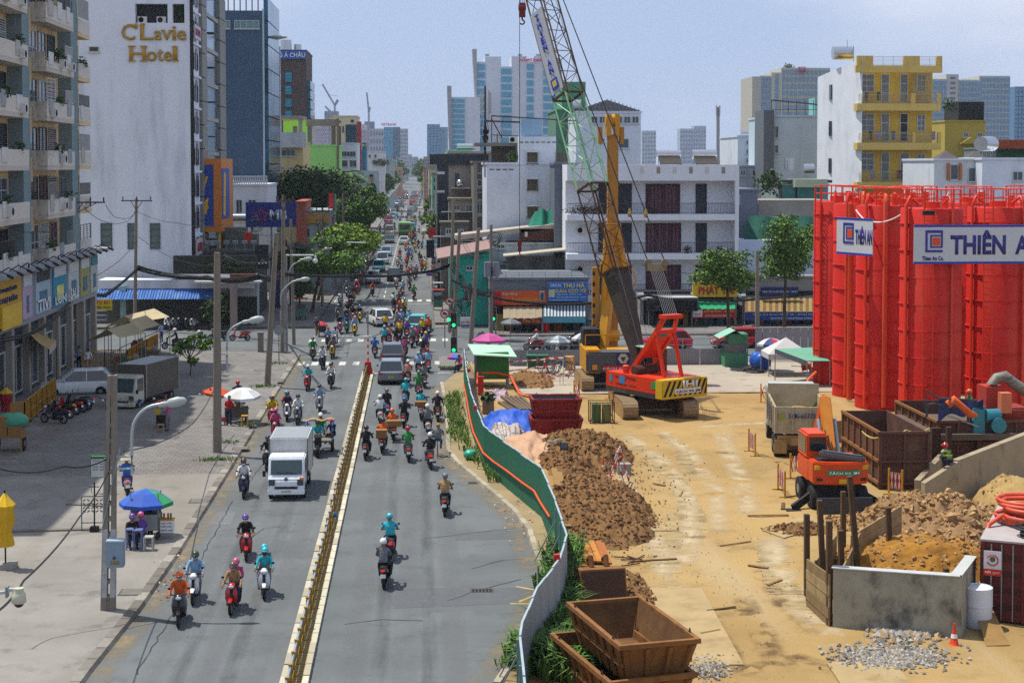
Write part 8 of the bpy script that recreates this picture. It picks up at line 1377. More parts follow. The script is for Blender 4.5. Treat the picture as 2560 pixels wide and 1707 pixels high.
L='''450 1555 f orange orange black - lightblue|487 1500 f lightblue darkgreen white - lightblue|585 1525 f tan brown red pink,pink lightblue|661 1487 f turquoise turquoise white grey,turquoise black|617 1393 f black purple red - white|611 1240 f white black navy black,black white|670 1172 f black black black|690 1098 f pink pink red|682 1062 f yellow navy red yellow,yellow|718 1050 f navy black white orange,turquoise|746 1058 f white black grey|800 1030 f lightblue black silver|770 975 f turquoise white red|828 970 f white navy black yellow,black|782 900 f green black darkgreen|808 922 f white brown black|832 895 f grey brown yellow|820 868 f lightblue orange black|838 866 f white black white|887 838 f lightblue silver yellow|868 832 f blue navy green|850 833 f navy black pink|882 808 f black black orange|845 803 f grey silver black|868 797 f black red navy|899 806 f black blue yellow|848 776 f white white navy|876 770 f navy black black|885 752 f brown black yellow|867 740 f grey grey silver|892 736 f red white red|931 741 f orange black black|903 715 f red red red|880 703 f black darkgreen red|906 690 f black yellow green|926 652 f orange silver black|917 668 f grey silver grey
1113 1283 b tan grey black|963 1460 b navy navy black grey,white|977 1392 b turquoise turquoise red|916 1145 b black black darkgreen|957 1128 b orange black black - - .5,.4|982 1098 b orange orange black - - .75,.3|1021 1150 b green red brown|1074 1168 b black white red|1070 1086 b grey white white|1010 1066 b black blue black|950 1058 b white white white|966 1040 b navy black blue black,grey|1054 1045 b turquoise navy white - - .6,.25|1094 1050 b black white black|1013 1012 b turquoise turquoise turquoise|1046 992 b green green black|1060 968 b grey black black|1020 962 b salmon white black|1070 930 b lightblue red red|1047 940 b lightblue lightblue navy|937 893 b blue blue black|1058 898 b black green black|1066 880 b purple yellow red|1012 893 b black black black pink,black|960 866 b turquoise turquoise black|972 862 b salmon grey grey|990 866 b black black black|1000 848 b yellow brown black|1030 868 b grey silver black|1042 862 b pink silver black|1055 842 b yellow yellow black|1016 846 b purple silver red|1004 820 b lightblue lightblue grey|963 830 b yellow black black|1070 838 b orange orange black|1021 818 b lightblue grey black|992 824 b grey pink grey|985 785 b black grey black|1000 786 b orange black red|1010 790 b yellow blue brown|1008 800 b brown black orange|984 770 b white black navy|998 768 b brown brown black|991 723 b white black black|1006 738 b lightblue white grey|1023 726 b grey black black|1034 748 b green green black|1036 700 b grey grey black|1004 678 b white brown black|1016 670 b orange orange black|994 668 b white orange orange|1000 648 b red red red|1029 650 b lightblue blue black|1049 656 b black black red|1021 640 b grey grey black|1014 628 b orange yellow red|1046 622 b black grey black|1030 612 b navy black black'''
for r in L.replace('\n','|').split('|'):
 q=r.split();pil=tuple(q[6].split(','))if len(q)>6 and q[6]!='-' else None;bx=tuple(float(v)for v in q[8].split(','))if len(q)>8 else None
 rider(int(q[0]),int(q[1]),q[2],q[3],q[4],q[5],pil,rnd.choice(('navy','black','grey','brown')),q[7]if len(q)>7 and q[7]!='-' else None,bx)
fq=random.Random(3)
for k in range(150):
 Y=195+fq.random()**1.5*620;left=fq.random()<.5;x=fq.uniform(-8.4,-6.4 if Y<330 else-4)if left else fq.uniform(-2.9 if Y>330 else-1.6,1.1);rz=(pi if left else 0)+fq.uniform(-.1,.1);c=fq.choice(('black','red','white','navy','grey','blue','yellow'));s=fq.choice(list(PAL));bike('small far-off motorbike in the crowded stretch up the street',(x,Y,0),rz,c,'far motorbikes',False);person('tiny far-off rider in the crowded stretch up the street',(x,Y,0),rz,s,'helmet',fq.choice(list(PAL)),'navy','ride',None,'far riders')
# ================================================================ cars and trucks (forward is +y)
def bx(t,n,m,x0,x1,y0,y1,z0,z1,bev=0):return B().box(x0,x1,y0,y1,z0,z1).build(n,m,t,w=False,bev=bev)
TL=M('b01c14',.3);HLm=M('c2c8cc',.15,.2);PLY=M('c9a41c',.5)
def wheels(t,xs,ys,r,w=.2):
 for y in ys:
  for x in(-xs,xs):b=B();b.T=Matrix.Translation((x,y,r))@Matrix.Rotation(pi/2,4,'Y');b.lathe([(r*.6,-w/2),(r*.95,-w/2),(r,-w/3),(r,w/3),(r*.95,w/2),(r*.6,w/2)],n=20);o=b.build('wheel',RUBBER,t,w=False,sm=40);b=B();b.T=Matrix.Translation((x,y,r))@Matrix.Rotation(pi/2,4,'Y');b.lathe([(r*.2,-w*.52),(r*.6,-w*.48),(r*.6,w*.48),(r*.2,w*.52)],n=10);b.build('rim',STEEL,o,w=False)
def car(label,px,py,rz,col,L_=4.4,W_=1.8,H_=1.6,van=0,group='cars on the street',plate=1,name='car'):
 g=G(px,py)if not isinstance(px,V)else px;t=T(name,label,name if name!='car' else 'car',(g.x,g.y,0),rz,group);t.scale=(VS,)*3;mt=paint(PAL.get(col,col),.22);a=L_/2;w=W_/2;zb=H_*.58
 def rg(y,z0,z1,k):return[V((x*k*w,y,z))for x,z in((-.9,z0),(-1,z0+.12),(-1,z1-.18),(-.92,z1),(.92,z1),(1,z1-.18),(1,z0+.12),(.9,z0))]
 hd=.55 if van else.82;b=B();b.loft([rg(-a,.35,zb*.9,.86),rg(-a+.12,.22,zb*1.0,.95),rg(-a*.6,.2,zb,1),rg(a*.3,.2,zb,1),rg(a*.5,.2,zb*.97,1),rg(a-.25,.22,zb*hd*(1.5 if van else 1),.95),rg(a,.35,zb*.7,.84)]);b.build('body',mt,t,w=False,sm=35)
 f0,f1=(a*.72,a*.5)if van else(a*.46,a*.12);r0,r1=-a*.95,-a*.72
 def cg(y0,y1,z,k):return[V((-w*k,y0,z)),V((w*k,y0,z)),V((w*k,y1,z)),V((-w*k,y1,z))]
 b=B();b.loft([cg(r0,f0,zb-.02,.9),cg(r1,f1,H_-.05,.76)]);b.build('windows',GLASS,t,w=False);b=B();b.loft([cg(r1-.03,f1+.03,H_-.07,.78),cg(r1+.12,f1-.12,H_,.7)]);b.build('roof',mt,t,w=False,bev=.02)
 for s in(-1,1):
  m_=(f0+r0)/2;[(lambda k:k.build('pillar',mt,t,w=False))(B().bar((s*w*.9,y0,zb),(s*w*.77,y1,H_-.05),q))for y0,y1,q in((f0,f1,.07),(r0,r1,.12),(m_,m_,.06))];b=B();b.cb((s*w*.72,a-.12,zb*.74),(.34,.2,.14),0,-s*.25);b.build('headlight',HLm,t,w=False);b=B();b.cb((s*w*.78,-a+.03,zb*.84),(.3,.1,.14));b.build('tail_light',TL,t,w=False);b=B();b.ball((s*(w+.08),f0-.25,zb+.08),(.1,.06,.08),8,5);b.build('mirror',mt,t,w=False)
 for s in(-1,1):bx(t,'number_plate',PLY if plate else WHITE,-.2,.2,s*a-.02,s*a+.02,.5,.62);bx(t,'lower_bumper',DARK,-w*.8,w*.8,s*(a-.06)-.05,s*(a-.06)+.05,.24,.4)
 wheels(t,w-.08,(-a*.62,a*.64),.33);return t
car('light grey sport utility car waiting at the stop line with a yellow plate',979,952,0,'6f7780',4.3,1.85,1.62);car('dark grey car just ahead of the light grey one at the crossing',981,905,0,'4a505a',4.4,1.85,1.55)
car('white car with dark windows in the middle of the junction',949,812,.25,'white');car('turquoise taxi turning right in the junction',1048,828,-.15,'turquoise',plate=1);car('silver car coming out of the far street beyond the crossing',933,708,pi,'silver');car('turquoise taxi behind the silver car',947,678,pi,'turquoise',4.2,1.75,1.6);car('white minivan behind the turquoise taxi',956,660,pi,'white',4.4,1.8,1.85,1);car('black car with a yellow plate driving away beyond the crossing',986,702,0,'black',4.5,1.85,1.75);car('pale blue car behind the white minivan',965,640,pi,'lightblue');car('green-grey car ahead of the pale truck',974,608,pi,'darkgreen');car('cream van with a tall front behind the green-grey car',974,590,pi,'cream',4.8,1.9,2.3,1);car('white car driving away behind the green bus',1010,611,0,'white');car('small dark van parked at the left kerb under the trees',938,612,pi,'navy',4.2,1.7,1.9,1)
for k in range(26):Y=330+k*17;lf=k%2;car('tiny far-off car in the jam up the street',V((-6.5 if lf else-1.4,Y,0))+V((U(-.9,.9),U(-4,4),0)),None,pi if lf else 0,rnd.choice(('white','silver','turquoise','white','grey','red','black')),van=k%3==0,H_=1.6 if k%3 else 2.,group='far cars')
car('white sport utility car parked by the grey box truck on the plaza',195,987,R(100),'white',4.7,1.9,1.72,plate=0);car('red hatchback parked behind the site fence beside the guard booth',1845,868,R(90),'red',4.4,1.8,1.65,plate=0);car('red car behind the fence left of the crane gantry',1660,872,R(90),'c01838',4.5,1.8,1.6,plate=0);car('dark car half hidden by the striped umbrella',1460,872,R(90),'black',4.3,1.8,1.6)
def bus(label,px,py,col):
 g=G(px,py);t=T('city_bus',label,'bus',(g.x,g.y+3.5,0));bx(t,'body',paint(PAL[col]),-1.2,1.2,-3.5,3.5,.35,3.0,.1);bx(t,'rear_window',GLASS,-.95,.95,-3.53,-3.49,1.7,2.6);[bx(t,'side_window',GLASS,s*1.2-.02,s*1.2+.02,-3+i*1.3,-2+i*1.3,1.5,2.5)for s in(-1,1)for i in range(5)];[bx(t,'tail_light',TL,s*1-.12,s*1+.12,-3.54,-3.48,.9,1.15)for s in(-1,1)];bx(t,'lower_panel',M('1c4a24',.5),-1.1,1.1,-3.53,-3.49,.5,1.3);wheels(t,1.05,(-2.2,2.2),.45)
bus('green city bus driving away up the street',1012,597,'lime')
def truck(label,g,rz,cab,box,L_,W_,H_,hood,sign=None):
 t=T('box_truck',label,'truck',(g.x,g.y,0),rz,'box trucks');t.scale=(.9,)*3;w=W_/2;mt=paint(cab,.25);f=L_/2;b=B();b.prism([(f-1.5,.45),(f,.45),(f+.02,.95),(f-.12,1.15),(f-.42,hood),(f-1.45,hood+.05)],'x',-w+.04,w-.04);b.build('cab',mt,t,w=False,bev=.06);b=B();b.add([(x*(w-.16),y,z)for x,y,z in((-1,f-.125,1.2),(1,f-.125,1.2),(1,f-.385,hood-.12),(-1,f-.385,hood-.12))],[(0,1,2,3)]);b.v=[(x,y+.03,z)for x,y,z in b.v];b.build('windscreen',M('3a4a4c',.1,0,.3,1),t,w=False)
 for s in(-1,1):bx(t,'side_window',GLASS,s*(w-.04)-.015,s*(w-.04)+.015,f-1.3,f-.5,1.2,hood-.15);bx(t,'headlight',M('4a4f54',.15,.2,.3,8),s*(w-.22)-.14,s*(w-.22)+.14,f-.03,f+.05,.72,1.0);b=B();b.cb((s*(w+.14),f-.1,1.25),(.14,.08,.26));b.build('mirror',DARK,t,w=False);b=B();b.bar((s*.2-.25,f-.1,1.24),(s*.2+.25,f-.14,1.3),.02);b.build('wiper',DARK,t,w=False)
 bx(t,'grille',DARK,-w*.6,w*.6,f+.0,f+.045,.56,.66);bx(t,'bumper',mt,-w+.02,w-.02,f-.2,f+.1,.3,.52,.03);bx(t,'number_plate',WHITE,-.24,.24,f+.1,f+.12,.4,.52);bx(t,'chassis',DARK,-w*.6,w*.6,-f,f-1.5,.4,.62);o=bx(t,'cargo_box',M(box,.5,.2,.06,2,0,30,.3,'5f5a50',1.2,.4),-w-.02,w+.02,-f-.1,f-1.55,.66,H_)
 for s in(-1,1):
  for y in(-f-.1,f-1.62):bx(t,'box_edge',M('9a9c98',.4,.4),s*(w+.02)-.03,s*(w+.02)+.03,y-.02,y+.07,.66,H_+.02)
 bx(t,'roof_panel',M('8f9598',.5,.3,.1),-w+.05,w-.05,-f,f-1.65,H_+.003,H_+.03);wheels(t,w-.12,(f-.75,-f+.9),.36)
 if sign:bx(t,'side_print',M('a5b0b8',.6),w+.02,w+.035,-f+.1,f-1.75,H_-1.15,H_-.5);Q=Matrix.Translation((w+.04,0,0))@Matrix.Rotation(pi/2,4,'Z');txt(t,sign,-.2,f-1.95,H_-.95,H_-.72,0,DARK,.02,.006,Q=Q);[bx(t,'picture',M(c,.6),w+.036,w+.044,-f+.2+i*.36,-f+.48+i*.36,H_-1.1,H_-.6)for i,c in enumerate(('8a8a6a','2c3c5a','a03030','b08a50'))]
 return t
t=truck('white small box truck driving towards the camera',G(716,1250)+V((0,2.1,0)),pi,'dde0e2','b4b6b6',4.9,1.75,2.62,1.95);txt(t,'51C-011.54',-.2,.2,.42,.5,-2.58,DARK,.01,.004,Q=Matrix.Rotation(pi,4,'Z'));b=B();b.cyl((0,2.47,1.0),(0,2.5,1.0),.09,n=12);b.build('maker_badge',M('5a6a7a',.4,.4),t,w=False);bx(t,'turn_signal',M('d0781c',.4),-.82,-.62,2.46,2.51,.98,1.08)
a,c=G(428,988),G(282,1034);d=c-a;truck('grey box truck with white cab parked on the plaza',(a+c)/2,atan2(d.y,d.x)-pi/2,'b5b8ac','55504a',6.2,1.95,2.75,2.15,'MATSU')
a,c=G(2003,1148),G(1960,1062);d=(c-a);rz=atan2(d.y,d.x)-pi/2;t=T('dump_truck','muddy white dump truck with an open tipping bed by the silos','truck',(a.x,a.y,0),rz);t.scale=(1.04,.95,.98);DT=M('a3967a',.7,0,.15,2,0,30,.8,'8a6c40',1.2);bx(t,'chassis',MUD,-.5,.5,-.2,6.6,.7,1.05);bx(t,'cab',M('a8aca8',.4,0,.08),-1.2,1.2,5.2,7,.7,2.9,.1);bx(t,'cab_window',GLASS,-1.22,1.22,5.7,6.8,1.8,2.6);b=B();w,h0,h1=1.22,1.25,2.55
for x in(-w,w-.08):b.box(x,x+.08,.08,4.9,h0,h1)
b.box(-w,w,4.82,4.9,h0+.003,h1+.5);b.box(-w+.08,w-.08,.08,4.82,h0,h0+.5);b.build('tipping_bed',DT,t,w=False);g_=bx(t,'tailgate',DT,-w,w,-.02,.08,h0,h1);[bx(t,'tailgate_rib',DT,x-.05,x+.05,-.08,-.023,h0,h1)for x in(-1.17,-.4,.4,1.17)];[bx(t,'bed_rib',DT,s*w-.06,s*w+.06,y,y+.1,h0,h1)for s in(-1,1)for y in(.5,1.9,3.3,4.6)];bx(t,'side_panel',M('2c3238',.6),-w-.05,-w-.003,.7,4.4,h0+.3,h1-.25);b=B();b.ball((0,1.6,h0+.4),(1.0,1.3,.7),14,8,0,0,1);b.build('soil_load',MUD,t,w=False);bx(t,'rear_beam',MUD,-1.1,1.1,-.05,.12,.75,1.15);txt(t,'51M-65773',-.6,.62,2.0,2.25,-.085,M('24346a',.5),.02,.006,Q=Matrix.Identity(4));b=B();b.cyl((.85,-.1,2.1),(.85,-.085,2.1),.17,n=16);b.build('no_entry_disc',RED,t,w=False);bx(t,'disc_bar',WHITE,.73,.97,-.115,-.102,2.07,2.13);b=B();b.cyl((-.9,-.1,2.1),(-.9,-.085,2.1),.17,n=16);b.build('round_sticker',M('8a8a2c',.5),t,w=False);wheels(t,.95,(.5,1.75,5.9),.5,.5);[bx(t,'mud_flap',MUD,s*.95-.28,s*.95+.28,-.18,-.15,.3,.95)for s in(-1,1)]
g=G(2095,1275);t=T('wheeled_excavator','orange wheeled excavator seen from behind with its blade down','excavator',(g.x,g.y,0));EO=M('c4420f',.4,0,.07,2,0,30,.15,'6a3a20',2);ys=[(-1.15+.08*abs(i-4)**1.6*.25,i)for i in range(9)];b=B();b.prism([(-1.13,.5)]+[(-1.13+2.26*i/8,-.35-.32*(1-((i-4)/4)**2))for i in range(9)]+[(1.13,.5)],'z',1.15,2.05);b.build('counterweight',EO,t,w=False,bev=.05);bx(t,'upper_house',EO,-1.13,1.13,.5,2.2,1.15,1.95);bx(t,'cab',EO,-1.12,-.25,.7,2.3,1.953,3.0,.08);bx(t,'cab_window',GLASS,-1.02,-.35,.67,.71,2.3,2.85);bx(t,'side_window',GLASS,-1.14,-1.1,.9,2.1,2.2,2.85);b=B();b.bar((-.8,-.1,2.35),(.95,-.3,2.12),.34,.3);b.build('grey_cover',M('4f5458',.7),t,w=False,bev=.08);bx(t,'engine_bay',DARK,-.9,1.05,-.2,.6,2.0,2.1)
o=bx(t,'distance_plate',M('127a58',.5),-.62,.72,-.69,-.66,1.55,1.74);txt(o,'CÁCH XA 3M',-.56,.66,1.58,1.71,-.695,M('d8e0dc',.5),.02,.005,Q=Matrix.Identity(4));bx(t,'number_plate',PLY,-.15,.15,-.7,-.67,1.22,1.4);[bx(t,'warning_label',PLY,x-.15,x+.15,-.48,-.4,1.75,1.9)for x in(-.93,.93)];[bx(t,'tail_light',M('5a1410',.4),x-.18,x+.18,-.52,-.42,1.3,1.4)for x in(-.85,.85)];bx(t,'undercarriage',DARK,-.9,.9,-.2,2.4,.5,1.14);wheels(t,.95,(.1,2.1),.5,.4);bx(t,'dozer_blade',M('3a3c42',.6,.2,.2),-1.12,1.12,-1.05,-.95,.05,.72);[bx(t,'blade_arm',DARK,x-.08,x+.08,-.95,.2,.35,.5)for x in(-.6,.6)]
for s in(-1,1):b=B();b.bar((s*.9,.2,.7),(s*1.9,-.2,.15),.14,.3);b.bar((s*1.6,-.2,.06),(s*2.2,-.2,.06),.5,.08);b.build('stabiliser',DARK,t,w=False)
b=B();b.bar((.3,2.3,1.6),(.35,3.6,4.0),.42,.5);b.build('boom',M('c47a1c',.5,0,.12),t,w=False,bev=.03);b=B();b.bar((.35,3.6,4.0),(.35,4.9,2.2),.3,.35);b.build('stick',EO,t,w=False)
for s in(-.35,.35):b=B();b.cyl((.3+s,2.2,1.5),(.32+s,3.2,3.2),.08,n=8);b.build('hydraulic_cylinder',M('8aa0ac',.4,.4),t,w=False)
for k in range(4):b=B();b.tube([(.2+k*.08,2.1,2.0),(.1+k*.12,2.4,2.5-.1*k),(.2+k*.1,3.1,3.2),(.35,3.5,4.1)],.025,5);b.build('hydraulic_hose',DARK,t,w=False)
g=G(800,1128);t=T('cargo_tricycle','blue railed cargo tricycle carrying two people beside the white truck','tricycle',(g.x,g.y,0),pi);CB=M('1c4a8c',.5);bx(t,'load_bed',M('6a6a5c',.8),-.65,.65,-.6,1.1,.62,.7)
for z in(1.1,1.4):[bx(t,'rail',CB,s*.65-.025,s*.65+.025,-.6,1.1,z,z+.05)for s in(-1,1)];bx(t,'rail',CB,-.62,.62,-.62,-.58,z,z+.05)
[bx(t,'rail_post',CB,x-.025,x+.025,y-.025,y+.025,.7,1.45)for x in(-.64,.64)for y in(-.58,1.08)];wheels(t,.6,(-.1,),.32,.14);wheels(t,.02,(1.7,),.32,.12);bx(t,'front_frame',DARK,-.15,.15,1.1,1.75,.5,1.0);person('person in dark shirt and pink hat riding on the tricycle rail',(g.x+.55,g.y+.1,0),pi-.5,'navy','helmet','pink','black','sit',None,'tricycle crew');person('person in teal top sitting low on the cargo tricycle',(g.x-.1,g.y+.2,-.1),pi,'turquoise','helmet','black','black','sit',None,'tricycle crew');person('person in green under a white cap steering the cargo tricycle',(g.x,g.y+1.1,.15),pi,'green','helmet','white','grey','ride',None,'tricycle crew');b=B();b.sheet(lambda u,v:(-.75+1.5*u,.8+.5*v,1.75+.06*sin(u*12)),10,2);b.build('cardboard_sheet',M('9a7a48',.9),t,w=False)
g=G(1094,1140);t=T('bicycle','thin bicycle ridden by the person in grey at the right kerb','bicycle',(g.x,g.y,0));b=B()
for y in(-.52,.52):w_=B();w_.T=Matrix.Translation((0,y,.33))@Matrix.Rotation(pi/2,4,'Y');w_.tube([(cos(a*pi/10)*.31,sin(a*pi/10)*.31,0)for a in range(20)],.018,5,close=True);[w_.cyl((cos(k)*.3,sin(k)*.3,0),(-cos(k)*.3,-sin(k)*.3,0),.004,n=3)for k in(0,.8,1.6,2.4)];w_.build('wheel',RUBBER,t,w=False)
for p0,p1 in(((0,-.52,.33),(0,-.1,.32)),((0,-.1,.32),(0,.38,.8)),((0,-.1,.32),(0,-.2,.85)),((0,-.2,.75),(0,.38,.85)),((0,.52,.33),(0,.36,.95)),((-.28,.3,.98),(.28,.3,.98))):b.cyl(p0,p1,.016,n=5)
b.build('frame',M('8a8a84',.5,.3),t,w=False);bx(t,'saddle',DARK,-.07,.07,-.32,-.08,.85,.9);person('person in grey shirt and cap riding the bicycle by the kerb',(g.x,g.y,.06),0,'grey',None,'tan','blue','ride',None)
# ================================================================ stalls, parasols, people on foot
def parasol(label,px,py,Y,r,cols,drop=.45,base=0,z=None,tx=0,ty=0,nm='parasol'):
 p=P(px,py,Y);t=T(nm,label,'umbrella',(p.x,Y,base),0,'open parasols');n=8;b=B();ms=[M(PAL.get(c,c),.75,0,.12,3)for c in cols]
 for i in range(n):
  a0,a1=i*2*pi/n,(i+1)*2*pi/n
  for u0,u1 in((.02,.5),(.5,1)):
   q=[V((cos(a)*r*u,sin(a)*r*u,-drop*u**1.7))for a,u in((a0,u0),(a1,u0),(a1,u1),(a0,u1))];b.add([p+v+V((0,0,v.x*tx+v.y*ty))for v in q],[(0,1,2,3)],i%len(ms))
  m_=(a0+a1)/2;q=[p+V((cos(a0)*r,sin(a0)*r,-drop+cos(a0)*r*tx+sin(a0)*r*ty)),p+V((cos(a1)*r,sin(a1)*r,-drop+cos(a1)*r*tx+sin(a1)*r*ty))];b.quad(q[0],q[1],q[1]-V((0,0,.14)),q[0]-V((0,0,.14)),i%len(ms))
 b.build('canopy',ms,t);b=B();b.cyl((p.x,Y,base),(p.x,Y,p.z),.025,n=6);b.build('pole',STEEL,t);b=B()
 for i in range(n):a=i*2*pi/n;b.cyl(p-V((0,0,.05)),p+V((cos(a)*r*.97,sin(a)*r*.97,-drop*.98+cos(a)*r*tx+sin(a)*r*ty)),.01,n=4)
 b.build('ribs',STEEL,t);return t
def stand(label,px,py,rz,shirt,legs='navy',hat=None,hc='black',pose='stand',grp='people on foot',z=.13,s=1.):g=G(px,py,z);return person(label,(g.x,g.y,z),rz,shirt,hat,hc,legs,pose,None,grp,s)
def stool(label,px,py,col,n='plastic_stool',z=.13,h=.42):
 g=G(px,py,z);t=T(n,label,'stool',(g.x,g.y,z),0,'plastic stools');m=M(PAL.get(col,col),.5);bx(t,'seat',m,-.17,.17,-.17,.17,h-.05,h);[bx(t,'leg',m,x-.02,x+.02,y-.02,y+.02,0,h-.053)for x in(-.15,.15)for y in(-.15,.15)]
def parked(lab,pts,rz,cols,z=.13):
 for k,(x,y)in enumerate(pts):g=G(x,y,z);bike(lab%ORD[k],(g.x,g.y,z),rz+U(-.12,.12),cols[k%len(cols)],'parked motorbikes',True,.12)
parked('parked motorbike beside the yellow gate, %s of the row from the left',((135,1058),(150,1045),(168,1036),(185,1030),(198,1024)),R(75),('navy','black','red','black','grey'))
parked('motorbike parked against the apartment shops, %s from the camera',((110,935),(122,925),(135,917),(148,908),(160,900),(172,893),(180,886)),R(60),('black','navy','grey','black','black','red','black'));parked('motorbike parked under the blue awning, %s from the left',((422,822),(440,822),(455,821),(472,822),(486,823)),R(170),('white','grey','navy','black','silver'))
parked('motorbike standing behind the site fence, %s from the left',((1335,876),(1352,874),(1400,876),(1436,874)),R(80),('red','black','navy','grey'),0);parked('motorbike standing on the left side street, %s from the left',((432,872),(500,880),(545,852),(600,852)),R(100),('black','navy','black','red'),.0)
for k,(x,y,s,l,rz,hc)in enumerate(((440,872,'black','black',100,'white'),(500,880,'grey','navy',100,'white'),(545,852,'black','white',80,'white'),(1340,876,'white','brown',80,'red'))):g=G(x,y);person(('rider in black waiting by the yellow market fence','rider in grey beside the frangipani tree','rider with white trousers on the side street','rider with red helmet behind the site fence')[k],(g.x,g.y,0),R(rz),s,'helmet',hc,l,'ride',None,'side street riders')
for k,(q,Y)in enumerate(((((267,823),(300,845),(363,832),(330,806)),108),(((321,800),(352,826),(400,812),(365,788)),113),(((309,790),(345,806),(424,792),(385,771)),118))):
 t=T('market_tent','cream canvas market roof behind the grey truck, %s from the camera'%ORD[k],'tent',(P(*q[0],Y).x,Y,.13),0,'market tents');p=[P(*q[0],Y+.3),P(*q[1],Y-1.6),P(*q[2],Y-1),P(*q[3],Y+1.6)];b=B();b.sheet(lambda u,v:tuple((p[0]*(1-v)+p[3]*v)*(1-u)+(p[1]*(1-v)+p[2]*v)*u-V((0,0,.12*sin(u*pi)*sin(v*pi)))),8,8);pk=p[0]-V((1.5,-.5,.9)),p[3]-V((1.5,-.5,.9));b.quad(p[0],p[3],pk[1],pk[0]);b.build('canvas',M('a89a78',.85,0,.1,2,0,30,.3,'7a6c50',1.5),t,sm=60)
 for c in(p[1],p[2],pk[0],pk[1]):b=B();b.cyl((c.x,c.y,.13),c,.03,n=6);b.build('post',STEEL,t)
 x,y=p[1].x-.8,p[1].y+1.5;bx_=ub('counter',M('6a5a4c',.8,0,.2),t,x,x+1.8,y,y+.8,.13,.95);[ub('goods',M(c,.7),t,x+.1+i*.42,x+.4+i*.42,y+.1,y+.5,.952,1.1+.1*(i%2))for i,c in enumerate(('a03028','3c6a3c','b09030','8a8a88'))]
YF=M('a87a1c',.6,0,.15,2,0,30,.4,'5f4416',2)
def barrier(label,path,h=1.35,z=.13):
 t=T('yellow_barrier',label,'barrier',G(*path[0],z),0,'yellow barriers');pts=[G(*p,z)for p in path]
 for o,d in along(pts,1.6):
  e=o+d;n=12;b=B()
  for zz in(.2,h*.5,h):b.bar(o+V((0,0,zz)),e+V((0,0,zz)),.05)
  for q in(o,e):b.bar(q,q+V((0,0,h)),.06);b.bar(q+V((-.25,-.2,0)),q+V((.25,.2,0)),.06)
  b.build('frame',YF,t);b=B()
  for i in range(1,n):q=o+d*(i/n);b.bar(q+V((0,0,.2)),q+V((0,0,h)),.035)
  b.build('bar_panel',YF,t)
barrier('yellow steel barrier row around the market tents',((205,930),(262,925),(318,925),(352,902),(395,880)));barrier('yellow steel barrier row at the left edge by the parked motorbikes',((28,1072),(62,1068),(105,1030),(140,1002)))
def brolly(label,px,base,top,c1,c2):
 g=G(px,base,.13);e=P(px,top,g.y);t=T('closed_parasol',label,'umbrella',(g.x,g.y,.13),0,'closed parasols');H_=e.z;b=B();q=random.Random(px)
 rs=[[V((g.x+cos(i*pi/8)*r*(1+.25*(i%2)),g.y+sin(i*pi/8)*r*(1+.25*(i%2)),.13+(H_-.13)*u))for i in range(16)]for u,r in((.3,.26),(.45,.2),(.48,.17),(.62,.27),(.8,.24),(.84,.3),(.93,.14),(1,.03))];b.loft(rs[:5],0,False);b.loft(rs[4:],1,False);b.build('cloth',[M(c1,.8,0,.15),M(c2,.8,0,.15)],t,sm=40);b=B();b.cyl((g.x,g.y,.13),(g.x,g.y,H_+.1),.03,n=6);b.build('pole',DARK,t);B().box(g.x-.35,g.x+.35,g.y-.3,g.y+.3,.13,.32).build('base_block',CONC,t)
brolly('closed yellow parasol on a stone base at the left edge',14,1420,1232,'c2960f','d0a818');brolly('closed parasol with red cloth and yellow top at the left edge',16,1055,968,'8a1024','b8901c')
g=G(26,1128,.13);t=T('handcart','wooden handcart piled with cardboard and a green sack','cart',(g.x,g.y,.13));bx(t,'bed',WOOD,-.7,.7,-.4,.9,.7,.8);wheels(t,.62,(.2,),.36,.07);[bx(t,'leg',WOOD,x-.04,x+.04,-.38,-.3,0,.7)for x in(-.6,.6)];[bx(t,'cardboard',M('8a6438',.9,0,.15),x,x+.62,-.35,.5,z,z+.45)for x,z in((-.68,.803),(-.02,.803),(-.66,1.26))];b=B();b.ball((.1,.2,1.45),(.75,.6,.42),14,9);b.v=[(x,y,z+.1*NZ.noise(V((x*4,y*4,z*4))))for x,y,z in b.v];b.build('green_sack',M('3f8a70',.7,0,.2,3),t,w=False,sm=60)
Y=G(240,1240).y;q=rect(228,1140,265,1192,Y);t=T('sign_stand','small green and white price board on a wire stand','sign',((q[0]+q[1])/2,Y,.13));ub('board',M('b9beb4',.6),t,q[0],q[1],Y,Y+.04,q[2],q[3]);ub('green_frame',M('2c7a3c',.5),t,q[0]-.04,q[1]+.04,Y+.045,Y+.08,q[2]-.04,q[3]+.04);ub('header',M('1f6a50',.5),t,q[0],q[1],Y-.02,Y-.003,q[3]-.12,q[3]);h_=q[3]-q[2]
for i,(s,c)in enumerate((('BÁNH MÌ','a02c2c'),('XÔI  25K','2c4a8a'),('BÁNH CANH','a02c2c'),('BÚN  20K','2c4a8a'))):txt(t,s,q[0]+.06,q[1]-.06,q[3]-.24-i*.12,q[3]-.16-i*.12,Y-.004,M(c,.5),.01,.004)
b=B();[b.bar((x,Y+.02,.13),(x,Y+.02,q[3]),.03)for x in(q[0],q[1])];b.build('stand',STEEL,t);b=B();Y2=G(235,1335).y;r=rect(204,1240,268,1332,Y2)
for x0,z0,x1,z1 in((r[0],.13,r[0],r[3]),(r[1],.13,r[1],r[3]),(r[0],r[3],r[1],r[3]),(r[0],r[2]+.4,r[1],r[2]+.4)):b.bar((x0,Y2,z0),(x1,Y2,z1),.035)
for i in range(6):
 for j in range(4):x=r[0]+.1+i*.16;z=r[3]-.15-j*.14;b.cb((x,Y2,z),(.12,.02,.05),0,0,0,.6 if(i+j)%2 else-.6)
